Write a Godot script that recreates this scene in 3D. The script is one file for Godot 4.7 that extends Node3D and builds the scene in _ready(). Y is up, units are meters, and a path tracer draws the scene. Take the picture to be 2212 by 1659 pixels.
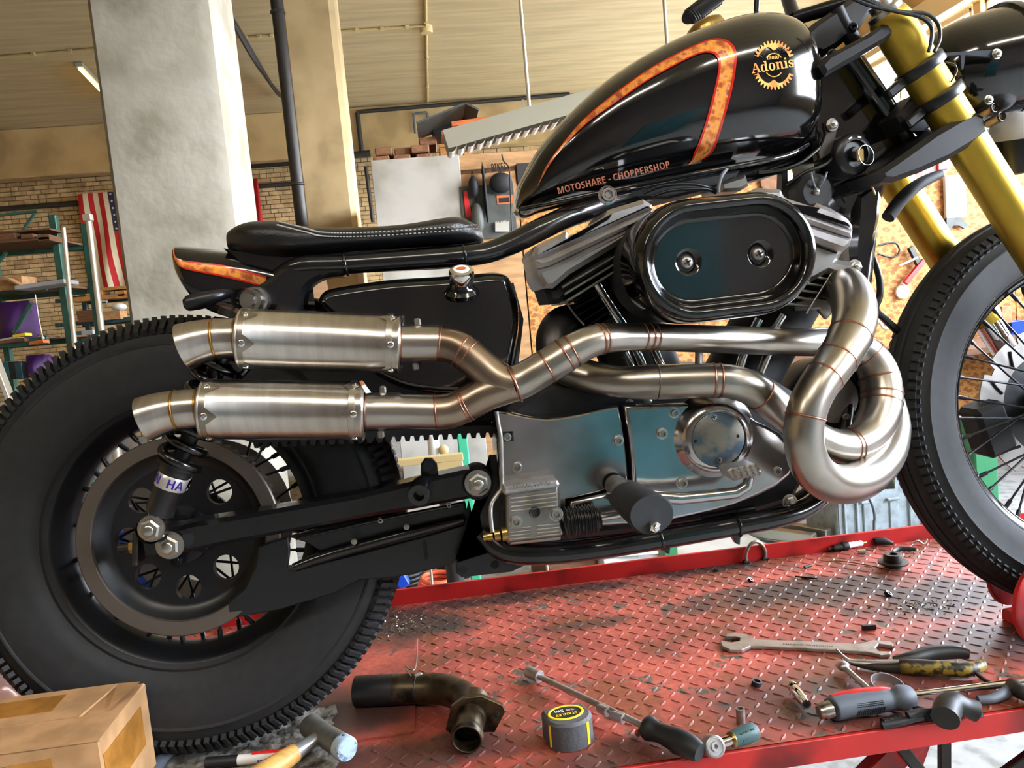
extends Node3D
# A custom motorcycle on a red workshop lift. World: x along the bike (front = +x), y up (lift deck = 0), z towards the camera.

const F := 1662.0
const EYE := Vector3(0, 0.66, 1.29)
const FLOOR := -0.72
const CEIL := 4.0
var view: Basis
var M := {}
var rng := RandomNumberGenerator.new()

# ---------------------------------------------------------------- pixels of the photograph to places
func ray(x: float, y: float) -> Vector3:
	return view * Vector3((x - 1106.0) / F, (829.5 - y) / F, -1.0)
func pz(x: float, y: float, z: float) -> Vector3:
	var d := ray(x, y)
	return EYE + d * ((z - EYE.z) / d.z)
func py(x: float, y: float, h: float) -> Vector3:
	var d := ray(x, y)
	return EYE + d * ((h - EYE.y) / d.y)
func mpp(p: Vector3) -> float:
	return (p - EYE).dot(-view.z) / F
func outline(a: Array, z: float) -> PackedVector2Array:
	var r := PackedVector2Array()
	for i in range(0, a.size(), 2):
		var p := pz(a[i], a[i + 1], z)
		r.append(Vector2(p.x, p.y))
	return r

# ---------------------------------------------------------------- mesh builder
class MB:
	var v := PackedVector3Array()
	var n := PackedVector3Array()
	var uv := PackedVector2Array()
	var ix := PackedInt32Array()
	func tri(a: Vector3, b: Vector3, c: Vector3) -> void:
		var m := (c - a).cross(b - a).normalized()
		var k := v.size()
		v.append_array([a, b, c])
		n.append_array([m, m, m])
		uv.append_array([Vector2(a.x, a.y), Vector2(b.x, b.y), Vector2(c.x, c.y)])
		ix.append_array([k, k + 1, k + 2])
	func quad(a: Vector3, b: Vector3, c: Vector3, d: Vector3) -> void:
		tri(a, b, c)
		tri(a, c, d)
	func grid(rows: Array, wrap := false, us := 1.0, vs := 1.0) -> void:
		var nr := rows.size()
		var nc: int = rows[0].size()
		var k := v.size()
		var cen := Vector3.ZERO
		for r in rows:
			for p in r: cen += p
		cen /= float(nr * nc)
		var nn := PackedVector3Array()
		var s := 0.0
		for i in nr:
			var up: PackedVector3Array = rows[maxi(i - 1, 0)]
			var dn: PackedVector3Array = rows[mini(i + 1, nr - 1)]
			var here: PackedVector3Array = rows[i]
			for j in nc:
				var j0 := j - 1
				var j1 := j + 1
				if wrap:
					j0 = posmod(j0, nc)
					j1 = posmod(j1, nc)
				else:
					j0 = maxi(j0, 0)
					j1 = mini(j1, nc - 1)
				var du := dn[j] - up[j]
				var dv := here[j1] - here[j0]
				if dv.length() < 1e-7: dv = dn[j1] + up[j1] - dn[j0] - up[j0]
				var m := du.cross(dv).normalized()
				nn.append(m)
				s += m.dot(here[j] - cen)
		var flip := s < 0.0
		for i in nr:
			for j in nc:
				v.append(rows[i][j])
				n.append(-nn[i * nc + j] if flip else nn[i * nc + j])
				uv.append(Vector2(us * j / float(maxi(1, nc if wrap else nc - 1)), vs * i / float(maxi(1, nr - 1))))
		for i in nr - 1:
			for j in (nc if wrap else nc - 1):
				var j1 := (j + 1) % nc
				var a := k + i * nc + j
				var b := k + i * nc + j1
				var c := k + (i + 1) * nc + j1
				var d := k + (i + 1) * nc + j
				if flip: ix.append_array([a, c, b, a, d, c])
				else: ix.append_array([a, b, c, a, c, d])
	func fan(loop: PackedVector3Array, m: Vector3) -> void:
		# a planar (possibly concave) face with the normal m
		var ax := m.cross(Vector3.UP if absf(m.y) < 0.9 else Vector3.RIGHT).normalized()
		var ay := m.cross(ax)
		var p2 := PackedVector2Array()
		for p in loop: p2.append(Vector2(p.dot(ax), p.dot(ay)))
		var t := Geometry2D.triangulate_polygon(p2)
		if t.is_empty():
			for i in range(1, loop.size() - 1): t.append_array([0, i, i + 1])
		for i in range(0, t.size(), 3):
			var a := loop[t[i]]
			var b := loop[t[i + 1]]
			var c := loop[t[i + 2]]
			if (c - a).cross(b - a).dot(m) > 0: tri(a, b, c)
			else: tri(a, c, b)
	func tube(path: Array, rad: Variant, sides := 14, caps := true, flat := 1.0) -> void:
		var rows := []
		var t := (path[1] - path[0] as Vector3).normalized()
		var u := t.cross(Vector3(0.13, 0.2, 0.97)).normalized()
		if u.length() < 0.5: u = t.cross(Vector3.UP).normalized()
		for i in path.size():
			var t2 := (path[mini(i + 1, path.size() - 1)] - path[maxi(i - 1, 0)] as Vector3).normalized()
			if t2.length() > 0.5: t = t2
			u = (u - t * u.dot(t)).normalized()
			var w := t.cross(u)
			var r: float = rad if rad is float else rad[i]
			var row := PackedVector3Array()
			for j in sides:
				var a := TAU * j / sides
				row.append(path[i] + (u * cos(a) + w * sin(a) * flat) * r)
			rows.append(row)
		grid(rows, true, 1.0, path.size() * 0.2)
		if caps:
			fan(rows[0], (path[0] - path[1] as Vector3).normalized())
			fan(rows[-1], (path[-1] - path[-2] as Vector3).normalized())
	func ring(c: Vector3, axis: Vector3, r: float, tr: float, sides := 28, ts := 8) -> void:
		var q := Basis(Quaternion(Vector3.UP, axis.normalized())) if axis.normalized().dot(Vector3.UP) > -0.999 else Basis.IDENTITY
		var rows := []
		for i in sides + 1:
			var a := TAU * i / sides
			var d := q * Vector3(cos(a), 0, sin(a))
			var row := PackedVector3Array()
			for j in ts:
				var b := TAU * j / ts
				row.append(c + d * (r + cos(b) * tr) + q.y * sin(b) * tr)
			rows.append(row)
		grid(rows, true)
	func lathe(prof: Array, xf: Transform3D, sides := 32, arc := TAU) -> void:
		# prof: Vector2(radius, height along the local y axis)
		var nseg := prof.size() - 1
		var sn := []
		for i in nseg:
			var d: Vector2 = prof[i + 1] - prof[i]
			sn.append(Vector2(d.y, -d.x).normalized())
		for i in nseg:
			var na: Vector2 = sn[i]
			var nb: Vector2 = sn[i]
			if i > 0 and sn[i - 1].dot(sn[i]) > 0.72: na = (sn[i - 1] + sn[i]).normalized()
			if i < nseg - 1 and sn[i + 1].dot(sn[i]) > 0.72: nb = (sn[i + 1] + sn[i]).normalized()
			var k := v.size()
			if sides <= 8:
				for j in sides:
					var e0 := Vector3(cos(arc * j / sides), 0, sin(arc * j / sides))
					var e1 := Vector3(cos(arc * (j + 1) / sides), 0, sin(arc * (j + 1) / sides))
					var qa: Vector3 = xf * (e0 * prof[i].x + Vector3(0, prof[i].y, 0))
					var qb: Vector3 = xf * (e0 * prof[i + 1].x + Vector3(0, prof[i + 1].y, 0))
					var qc: Vector3 = xf * (e1 * prof[i + 1].x + Vector3(0, prof[i + 1].y, 0))
					var qd: Vector3 = xf * (e1 * prof[i].x + Vector3(0, prof[i].y, 0))
					var out: Vector3 = xf.basis * ((e0 + e1) * sn[i].x + Vector3(0, 2.0 * sn[i].y, 0))
					if (qc - qa).cross(qb - qa).dot(out) > 0: quad(qa, qb, qc, qd)
					else: quad(qa, qd, qc, qb)
				continue
			for j in sides + 1:
				var a := arc * j / sides
				var e := Vector3(cos(a), 0, sin(a))
				for q in 2:
					var p: Vector2 = prof[i + q]
					var m: Vector2 = na if q == 0 else nb
					v.append(xf * (e * p.x + Vector3(0, p.y, 0)))
					n.append((xf.basis * (e * m.x + Vector3(0, m.y, 0))).normalized())
					uv.append(Vector2(j / float(sides), (i + q) / float(nseg)))
			for j in sides:
				var a := k + j * 2
				var f := (v[a + 3] - v[a]).cross(v[a + 1] - v[a])
				if f.length() < 1e-12: f = (v[a + 2] - v[a]).cross(v[a + 3] - v[a])
				if f.dot(n[a] + n[a + 3]) > 0: ix.append_array([a, a + 1, a + 3, a, a + 3, a + 2])
				else: ix.append_array([a, a + 3, a + 1, a, a + 2, a + 3])
	func prism(poly: PackedVector2Array, z0: float, z1: float, bevel := 0.0, xf := Transform3D.IDENTITY, back := true) -> void:
		# polygon in the local xy plane, front face at z1, back face at z0
		var p := poly.duplicate()
		if Geometry2D.is_polygon_clockwise(p): p.reverse()
		var m := p.size()
		var ins := PackedVector2Array()
		var nrm := PackedVector2Array()
		for i in m:
			var e := (p[(i + 1) % m] - p[i]).normalized()
			nrm.append(Vector2(e.y, -e.x))
		for i in m:
			var a := nrm[posmod(i - 1, m)]
			var b := nrm[i]
			var h := (a + b).normalized()
			var c := maxf(0.45, h.dot(b))
			ins.append(p[i] - h * (bevel / c))
		var lev := [[p, z0], [p, z1 - bevel]]
		if bevel > 0.0: lev.append([ins, z1])
		for l in lev.size() - 1:
			for i in m:
				var j := (i + 1) % m
				var a: Vector3 = xf * Vector3(lev[l][0][i].x, lev[l][0][i].y, lev[l][1])
				var b: Vector3 = xf * Vector3(lev[l][0][j].x, lev[l][0][j].y, lev[l][1])
				var c: Vector3 = xf * Vector3(lev[l + 1][0][j].x, lev[l + 1][0][j].y, lev[l + 1][1])
				var d: Vector3 = xf * Vector3(lev[l + 1][0][i].x, lev[l + 1][0][i].y, lev[l + 1][1])
				var na := nrm[i]
				var nb := nrm[i]
				if nrm[posmod(i - 1, m)].dot(nrm[i]) > 0.8: na = (nrm[posmod(i - 1, m)] + nrm[i]).normalized()
				if nrm[j].dot(nrm[i]) > 0.8: nb = (nrm[j] + nrm[i]).normalized()
				var kz := 0.0 if l == 0 else 1.0
				var wa := (xf.basis * Vector3(na.x, na.y, kz)).normalized()
				var wb := (xf.basis * Vector3(nb.x, nb.y, kz)).normalized()
				var k := v.size()
				v.append_array([a, b, c, d])
				n.append_array([wa, wb, wb, wa])
				uv.append_array([Vector2(a.x, a.y), Vector2(b.x, b.y), Vector2(c.x, c.y), Vector2(d.x, d.y)])
				if (c - a).cross(b - a).dot(wa + wb) > 0: ix.append_array([k, k + 1, k + 2, k, k + 2, k + 3])
				else: ix.append_array([k, k + 2, k + 1, k, k + 3, k + 2])
		var top := PackedVector3Array()
		var bot := PackedVector3Array()
		for i in m:
			var q := ins[i] if bevel > 0.0 else p[i]
			top.append(xf * Vector3(q.x, q.y, z1))
			bot.append(xf * Vector3(p[i].x, p[i].y, z0))
		fan(top, (xf.basis * Vector3(0, 0, 1)).normalized())
		if back: fan(bot, (xf.basis * Vector3(0, 0, -1)).normalized())
	func box(c: Vector3, s: Vector3, bas := Basis.IDENTITY, bevel := 0.0) -> void:
		var h := s / 2
		var b := minf(bevel, minf(h.x, minf(h.y, h.z)) * 0.9)
		if b <= 0.0:
			var q := PackedVector2Array([Vector2(-h.x, -h.y), Vector2(h.x, -h.y), Vector2(h.x, h.y), Vector2(-h.x, h.y)])
			prism(q, -h.z, h.z, 0.0, Transform3D(bas, c))
			return
		# chamfered box: six faces, twelve edges, eight corners
		var xf := Transform3D(bas, c)
		for ax in 3:
			for sg in [-1.0, 1.0]:
				var e1 := (ax + 1) % 3
				var e2 := (ax + 2) % 3
				var o := Vector3.ZERO
				o[ax] = sg * h[ax]
				var u := Vector3.ZERO
				u[e1] = h[e1] - b
				var w := Vector3.ZERO
				w[e2] = h[e2] - b
				var m := Vector3.ZERO
				m[ax] = sg
				fan(PackedVector3Array([xf * (o - u - w), xf * (o + u - w), xf * (o + u + w), xf * (o - u + w)]), (bas * m).normalized())
				for s2 in [-1.0, 1.0]:
					var r1 := Vector3.ZERO
					r1[ax] = sg * h[ax]
					r1[e1] = s2 * (h[e1] - b)
					var r2 := Vector3.ZERO
					r2[ax] = sg * (h[ax] - b)
					r2[e1] = s2 * h[e1]
					var m2 := Vector3.ZERO
					m2[ax] = sg
					m2[e1] = s2
					fan(PackedVector3Array([xf * (r1 - w), xf * (r1 + w), xf * (r2 + w), xf * (r2 - w)]), (bas * m2).normalized())
		for sx in [-1.0, 1.0]:
			for sy in [-1.0, 1.0]:
				for sz in [-1.0, 1.0]:
					var g := Vector3(sx, sy, sz)
					var p1 := g * Vector3(h.x, h.y - b, h.z - b)
					var p2 := g * Vector3(h.x - b, h.y, h.z - b)
					var p3 := g * Vector3(h.x - b, h.y - b, h.z)
					fan(PackedVector3Array([xf * p1, xf * p2, xf * p3]), (bas * g).normalized())
	func text(s: String, size: float, xf: Transform3D, bold := true, warp: Variant = null, depth := 0.0, serif := false, width := 0.0) -> void:
		# the lettering stands centred on the local xy plane; warp moves each corner onto a curved surface
		var f := SystemFont.new()
		f.font_names = PackedStringArray(["Droid Serif" if serif else "Droid Sans"])
		f.font_weight = 700 if bold else 400
		f.font_italic = serif
		var t := TextMesh.new()
		t.font = f
		t.text = s
		t.font_size = 64
		t.pixel_size = size / 46.0
		t.depth = depth
		t.curve_step = 2.0
		var a := t.surface_get_arrays(0) if t.get_surface_count() else []
		if a.is_empty(): return
		var k := v.size()
		var sx := 1.0
		if width > 0.0: sx = width / t.get_aabb().size.x
		for i in a[0].size():
			var p: Vector3 = xf * (a[0][i] * Vector3(sx, 1, 1))
			var m: Vector3 = (xf.basis * a[1][i]).normalized()
			if warp != null: p = warp.call(p)
			v.append(p)
			n.append(m)
			uv.append(Vector2(p.x, p.y))
		for i in a[12]: ix.append(k + i)
	func add(o: MB, xf: Transform3D) -> void:
		var k := v.size()
		for i in o.v.size():
			v.append(xf * o.v[i])
			n.append((xf.basis * o.n[i]).normalized())
		uv.append_array(o.uv)
		for i in o.ix: ix.append(k + i)
	func mesh(shift := Vector3.ZERO) -> ArrayMesh:
		var a := []
		a.resize(Mesh.ARRAY_MAX)
		var w := v
		if shift != Vector3.ZERO:
			w = PackedVector3Array()
			for p in v: w.append(p - shift)
		a[Mesh.ARRAY_VERTEX] = w
		a[Mesh.ARRAY_NORMAL] = n
		a[Mesh.ARRAY_TEX_UV] = uv
		a[Mesh.ARRAY_INDEX] = ix
		var r := ArrayMesh.new()
		r.add_surface_from_arrays(Mesh.PRIMITIVE_TRIANGLES, a)
		return r
	func centre() -> Vector3:
		var b := AABB(v[0], Vector3.ZERO)
		for p in v: b = b.expand(p)
		return b.get_center()

# ---------------------------------------------------------------- nodes
func origin_of(o: Node) -> Vector3:
	return o.get_meta("at_") if o.has_meta("at_") else Vector3.ZERO
func keep(o: Node3D, parent: Node, at: Vector3) -> void:
	o.position = at - origin_of(parent)
	parent.add_child(o, true)
	o.set_meta("at_", at)
func part(called: String, mb: MB, m: Material, parent: Node, label := "") -> MeshInstance3D:
	var o := MeshInstance3D.new()
	o.name = called
	var c := mb.centre()
	o.mesh = mb.mesh(c)
	o.material_override = m
	keep(o, parent, c)
	if label: o.set_meta("label", label)
	return o
func copy_of(called: String, mesh: Mesh, m: Material, parent: Node, xf: Transform3D) -> MeshInstance3D:
	var o := MeshInstance3D.new()
	o.name = called
	o.mesh = mesh
	o.material_override = m
	o.transform.basis = xf.basis
	keep(o, parent, xf.origin)
	return o
var taken := {}
func numbered(called: String) -> String:
	taken[called] = taken.get(called, -1) + 1
	return called if taken[called] == 0 else "%s_%03d" % [called, taken[called]]
func tag(o: Node, label: String, category: String, group := "", kind := "") -> Node:
	if label: o.set_meta("label", label)
	if category: o.set_meta("category", category)
	if group: o.set_meta("group", group)
	if kind: o.set_meta("kind", kind)
	return o
func thing(called: String, at: Vector3, label: String, category: String, group := "") -> Node3D:
	var o := Node3D.new()
	o.name = numbered(called)
	keep(o, self, at)
	tag(o, label, category, group)
	return o
func single(called: String, mb: MB, m: Material, label: String, category: String, group := "") -> MeshInstance3D:
	var o := part(numbered(called), mb, m, self)
	tag(o, label, category, group)
	return o
func struct(called: String, mb: MB, m: Material, parent: Node = self) -> MeshInstance3D:
	var o := part(called, mb, m, parent)
	if parent == self: o.set_meta("kind", "structure")
	return o

# ---------------------------------------------------------------- curves and common shapes
func smooth(pts: Array, n := 6, closed := false) -> Array:
	# Catmull-Rom through Vector2, Vector3 or Vector4 points
	var r := []
	var m := pts.size()
	for i in (m if closed else m - 1):
		var a = pts[posmod(i - 1, m)] if closed else pts[maxi(i - 1, 0)]
		var b = pts[i]
		var c = pts[(i + 1) % m]
		var d = pts[(i + 2) % m] if closed else pts[mini(i + 2, m - 1)]
		for k in n:
			var t := k / float(n)
			r.append(0.5 * ((2.0 * b) + (c - a) * t + (2.0 * a - 5.0 * b + 4.0 * c - d) * t * t + (3.0 * b - a - 3.0 * c + d) * t * t * t))
	if not closed: r.append(pts[m - 1])
	return r
func curved(a: Array, z: float, n := 4, closed := true) -> PackedVector2Array:
	return PackedVector2Array(smooth(Array(outline(a, z)), n, closed))
func pipe(mb: MB, a: Array, n := 6, sides := 20, caps := true) -> Array:
	# a: [x px, y px, z, radius px] rows; returns the path
	var q := []
	for r in a:
		var p := pz(r[0], r[1], r[2])
		q.append(Vector4(p.x, p.y, p.z, r[3] * mpp(p)))
	if n > 1: q = smooth(q, n)
	var path := []
	var rad := []
	for w in q:
		path.append(Vector3(w.x, w.y, w.z))
		rad.append(w.w)
	mb.tube(path, rad, sides, caps)
	return [path, rad]
func aim(at: Vector3, axis: Vector3, roll := 0.0) -> Transform3D:
	# local y along axis
	var y := axis.normalized()
	var x := y.cross(Vector3(0.02, 0.05, 1) if absf(y.z) < 0.9 else Vector3.UP).normalized()
	var b := Basis(x, y, x.cross(y))
	return Transform3D(b * Basis(Vector3.UP, roll), at)
func stadium(c: Vector2, ang: float, half: float, r: float, n := 18) -> PackedVector2Array:
	var p := PackedVector2Array()
	for s in 2:
		for i in n + 1:
			var a := -PI / 2 + PI * i / n + PI * s
			p.append(c + (Vector2(half * (1 if s == 0 else -1), 0) + Vector2(cos(a), sin(a)) * r).rotated(ang))
	return p
func circle2(c: Vector2, r: float, n := 24) -> PackedVector2Array:
	var p := PackedVector2Array()
	for i in n: p.append(c + Vector2.from_angle(TAU * i / n) * r)
	return p
func arr3(p: PackedVector2Array, z: float) -> PackedVector3Array:
	var r := PackedVector3Array()
	for q in p: r.append(Vector3(q.x, q.y, z))
	return r
func hex_bolt(mb: MB, at: Vector3, axis: Vector3, r: float, h: float, roll := 0.3, washer := 1.25) -> void:
	var x := aim(at, axis, roll)
	if washer > 0: mb.lathe([Vector2(0, 0), Vector2(r * washer, 0), Vector2(r * washer, h * 0.22), Vector2(0, h * 0.22)], x, 24)
	mb.lathe([Vector2(r, h * 0.2), Vector2(r, h * 0.85), Vector2(r * 0.8, h), Vector2(0, h)], x, 6)
	mb.lathe([Vector2(r * 0.5, h), Vector2(r * 0.5, h * 1.25), Vector2(r * 0.4, h * 1.35), Vector2(0, h * 1.35)], x, 16)
func allen_bolt(mb: MB, at: Vector3, axis: Vector3, r: float, h: float) -> void:
	var x := aim(at, axis)
	mb.lathe([Vector2(r * 1.3, 0), Vector2(r * 1.3, h * 0.15), Vector2(r, h * 0.2), Vector2(r, h * 0.85), Vector2(r * 0.88, h), Vector2(r * 0.55, h)], x, 20)
	mb.lathe([Vector2(r * 0.55, h), Vector2(r * 0.5, h * 0.3), Vector2(0, h * 0.3)], x, 6)
func ball(mb: MB, c: Vector3, r: Vector3, n := 10, bas := Basis.IDENTITY) -> void:
	var rows := []
	for i in n + 1:
		var a := PI * i / n
		var row := PackedVector3Array()
		for j in n * 2:
			var b := TAU * j / (n * 2)
			row.append(c + bas * (Vector3(sin(a) * cos(b), cos(a), sin(a) * sin(b)) * r))
		rows.append(row)
	mb.grid(rows, true)

# ---------------------------------------------------------------- materials
func noise_tex(freq: float, seed_: int, ramp: Array, size := 512, kind := FastNoiseLite.TYPE_SIMPLEX_SMOOTH, oct := 4, normal := false, sy := 0) -> NoiseTexture2D:
	var f := FastNoiseLite.new()
	f.noise_type = kind
	f.frequency = freq
	f.seed = seed_
	f.fractal_octaves = oct
	var t := NoiseTexture2D.new()
	t.width = size
	t.height = sy if sy else size
	t.seamless = true
	t.noise = f
	t.generate_mipmaps = false
	if normal:
		t.as_normal_map = true
		t.bump_strength = 6.0
	if ramp:
		var g := Gradient.new()
		g.offsets = PackedFloat32Array()
		var offs := PackedFloat32Array()
		var cols := PackedColorArray()
		for r in ramp:
			offs.append(r[0])
			cols.append(r[1])
		g.offsets = offs
		g.colors = cols
		t.color_ramp = g
	return t
func mat(called: String, c: Color, rough: float, metal := 0.0, o := {}) -> StandardMaterial3D:
	var m := StandardMaterial3D.new()
	m.resource_name = called
	m.albedo_color = c
	m.roughness = rough
	m.metallic = metal
	m.cull_mode = BaseMaterial3D.CULL_DISABLED
	for k in o:
		match k:
			"tri":
				m.uv1_triplanar = true
				m.uv1_world_triplanar = true
				m.uv1_scale = o[k] if o[k] is Vector3 else Vector3.ONE * o[k]
				m.uv1_triplanar_sharpness = 4.0
			"tex": m.albedo_texture = o[k]
			"rtex":
				m.roughness_texture = o[k]
			"nrm":
				m.normal_enabled = true
				m.normal_texture = o[k]
			"nstr": m.normal_scale = o[k]
			"coat":
				m.clearcoat_enabled = true
				m.clearcoat = o[k]
				m.clearcoat_roughness = 0.03
			"emit":
				m.emission_enabled = true
				m.emission = o[k][0]
				m.emission_energy_multiplier = o[k][1]
			"alpha":
				m.transparency = BaseMaterial3D.TRANSPARENCY_ALPHA
				m.albedo_color.a = o[k]
			"aniso":
				m.anisotropy_enabled = true
				m.anisotropy = o[k]
			"spec": m.metallic_specular = o[k]
			"back":
				m.backlight_enabled = true
				m.backlight = o[k]
	M[called] = m
	return m
func grey(x: float) -> Color:
	return Color(x, x, x)
func speckle(lo: float, hi: float, freq: float, seed_: int, oct := 4) -> NoiseTexture2D:
	return noise_tex(freq, seed_, [[0.2, grey(lo)], [0.8, grey(hi)]], 512, FastNoiseLite.TYPE_SIMPLEX_SMOOTH, oct)
func make_materials() -> void:
	var fine := speckle(0.8, 1.0, 0.02, 3)
	var blotch := noise_tex(0.008, 5, [[0.15, Color(0.80, 0.78, 0.74)], [0.5, Color(0.95, 0.94, 0.92)], [0.85, Color(1, 1, 1)]], 512)
	var streak := noise_tex(0.012, 8, [[0.2, Color(0.84, 0.83, 0.8)], [0.8, Color.WHITE]], 512)
	var smear := speckle(0.55, 1.0, 0.01, 21)
	var grain := noise_tex(0.03, 9, [], 512, FastNoiseLite.TYPE_SIMPLEX_SMOOTH, 3, true)
	var leather := noise_tex(0.06, 12, [], 512, FastNoiseLite.TYPE_CELLULAR, 2, true)
	mat("gloss_black", Color(0.035, 0.036, 0.04), 0.12, 0.0, {"coat": 0.6})
	mat("frame_black", Color(0.045, 0.047, 0.053), 0.2, 0.0, {"coat": 0.3})
	mat("satin_black", Color(0.055, 0.058, 0.068), 0.36, 0.0)
	mat("matt_black", Color(0.07, 0.07, 0.075), 0.65, 0.0, {"tex": fine, "tri": 3.0})
	mat("black_metal", Color(0.13, 0.14, 0.16), 0.3, 0.6)
	mat("rubber", Color(0.095, 0.097, 0.104), 0.7, 0.0, {"tex": fine, "tri": 4.0})
	mat("leather", Color(0.075, 0.075, 0.08), 0.38, 0.0, {"nrm": leather, "nstr": 0.22, "tri": 9.0})
	mat("thread", Color(0.62, 0.6, 0.57), 0.7)
	var brush := noise_tex(0.02, 30, [[0.2, Color(0.92, 0.915, 0.91)], [0.8, Color.WHITE]], 512)
	mat("brushed_steel", Color(0.82, 0.8, 0.77), 0.3, 1.0, {"aniso": -0.75, "tex": brush, "tri": Vector3(6.0, 0.6, 0.6)})
	mat("stainless", Color(0.7, 0.68, 0.65), 0.29, 1.0, {"tex": blotch, "tri": 1.3})
	mat("heat_stainless", Color(0.62, 0.56, 0.5), 0.3, 1.0, {"tex": blotch, "tri": 1.6})
	mat("weld", Color(0.6, 0.45, 0.38), 0.34, 1.0)
	mat("weld_gold", Color(0.66, 0.52, 0.3), 0.28, 1.0)
	mat("chrome", Color(0.88, 0.88, 0.88), 0.06, 1.0)
	mat("zinc", Color(0.7, 0.69, 0.66), 0.28, 1.0)
	mat("polished_alu", Color(0.78, 0.78, 0.8), 0.17, 1.0, {"tex": smear, "tri": 1.2})
	M.polished_alu.albedo_texture = blotch
	mat("rocker_alu", Color(0.78, 0.77, 0.78), 0.36, 1.0, {"tex": blotch, "tri": 2.0})
	mat("cast_alu", Color(0.62, 0.61, 0.6), 0.34, 1.0, {"tex": blotch, "tri": 3.0})
	mat("dull_disc", Color(0.55, 0.57, 0.58), 0.45, 0.8, {"tex": noise_tex(0.012, 44, [[0.3, Color(0.62, 0.72, 0.8)], [0.5, Color(0.86, 0.85, 0.8)], [0.7, Color(0.95, 0.9, 0.82)]], 256), "tri": 8.0})
	mat("ring_steel", Color(0.46, 0.43, 0.4), 0.42, 0.85)
	mat("brass", Color(0.66, 0.55, 0.32), 0.3, 1.0)
	mat("gold_fork", Color(0.72, 0.6, 0.22), 0.36, 0.85)
	mat("stripe_orange", Color(1, 1, 1), 0.25, 0.2, {"coat": 0.6, "tri": Vector3(4, 4, 4), "tex": noise_tex(0.02, 61, [[0.15, Color(0.6, 0.3, 0.14)], [0.4, Color(0.82, 0.48, 0.22)], [0.55, Color(0.93, 0.62, 0.18)], [0.7, Color(0.8, 0.5, 0.36)], [0.85, Color(0.55, 0.27, 0.14)]], 512)})
	mat("stripe_red", Color(0.68, 0.1, 0.06), 0.2, 0.0, {"coat": 0.6})
	mat("copper_leaf", Color(0.75, 0.46, 0.35), 0.3, 0.6)
	mat("emblem_leaf", Color(1.0, 0.8, 0.56), 0.3, 0.25, {"tri": 12.0, "tex": noise_tex(0.012, 66, [[0.3, Color(1, 0.75, 0.6)], [0.6, Color(1, 0.95, 0.75)]], 256)})
	mat("band_silver", Color(0.8, 0.78, 0.76), 0.3, 0.7)
	mat("purple_ink", Color(0.16, 0.08, 0.5), 0.5)
	mat("white_paint", Color(0.86, 0.86, 0.84), 0.5)
	mat("cover_grey", Color(0.6, 0.6, 0.6), 0.5)
	mat("lens_smoke", Color(0.1, 0.1, 0.11), 0.1, 0.0, {"coat": 0.8})
	mat("glass", Color(0.95, 0.97, 1.0), 0.02, 0.0, {"alpha": 0.12})
	mat("disc_steel", Color(0.6, 0.58, 0.56), 0.42, 0.85)
	# the lift and what lies on it
	mat("lift_red", Color(0.72, 0.13, 0.12), 0.35, 0.0, {"tex": noise_tex(0.006, 71, [[0.1, Color(0.55, 0.45, 0.45)], [0.5, Color(0.95, 0.9, 0.9)], [0.9, Color(1, 1, 1)]], 512), "tri": 1.4})
	mat("dark_steel", Color(0.2, 0.17, 0.15), 0.5, 0.4, {"tex": blotch, "tri": 2.0})
	mat("tool_steel", Color(0.68, 0.67, 0.67), 0.36, 0.75, {"tex": blotch, "tri": 5.0})
	mat("rusty_pipe", Color(0.4, 0.375, 0.35), 0.36, 0.85, {"tex": noise_tex(0.01, 77, [[0.2, Color(0.45, 0.42, 0.4)], [0.5, Color(0.9, 0.85, 0.7)], [0.8, Color(0.7, 0.6, 0.5)]], 512), "tri": 3.0})
	mat("sooty_pipe", Color(0.27, 0.26, 0.26), 0.4, 0.85)
	mat("soot_and_hole_shade", Color(0.03, 0.03, 0.03), 0.9)  # real soot in exhaust bores; elsewhere the painted shade of holes and slots
	mat("grip_black", Color(0.09, 0.1, 0.11), 0.5)
	mat("grip_green", Color(0.2, 0.31, 0.31), 0.5)
	mat("tape_grey", Color(0.28, 0.28, 0.29), 0.62, 0.0, {"nrm": grain, "nstr": 0.3, "tri": 6.0})
	mat("tape_yellow", Color(0.95, 0.78, 0.08), 0.45)
	mat("grip_grey", Color(0.3, 0.32, 0.35), 0.6)
	mat("grip_red", Color(0.7, 0.1, 0.1), 0.4)
	mat("plier_black", Color(0.12, 0.115, 0.1), 0.5, 0.0, {"tex": noise_tex(0.02, 80, [[0.3, Color(0.8, 0.8, 0.8)], [0.6, Color.WHITE]], 256), "tri": 5.0})
	mat("plier_yellow", Color(0.5, 0.42, 0.12), 0.5, 0.0, {"tex": noise_tex(0.02, 81, [[0.4, Color(0.15, 0.13, 0.12)], [0.6, Color.WHITE]], 256), "tri": 9.0})
	mat("ash_wood", Color(0.8, 0.6, 0.32), 0.5, 0.0, {"tex": streak, "tri": Vector3(4, 20, 20)})
	mat("hammer_grey", Color(0.42, 0.43, 0.41), 0.45, 0.4, {"tex": blotch, "tri": 6.0})
	mat("nylon", Color(0.62, 0.7, 0.76), 0.4, 0.0, {"tex": noise_tex(0.03, 83, [[0.25, Color(0.2, 0.2, 0.22)], [0.36, Color(0.95, 0.95, 0.95)], [0.9, Color.WHITE]], 256), "tri": 6.0})
	mat("rag", Color(0.55, 0.53, 0.5), 0.95, 0.0, {"tex": noise_tex(0.02, 85, [[0.25, Color(0.4, 0.38, 0.34)], [0.55, Color(0.85, 0.84, 0.82)], [0.8, Color.WHITE]], 512), "tri": 2.5, "nrm": grain, "nstr": 0.8})
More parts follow.
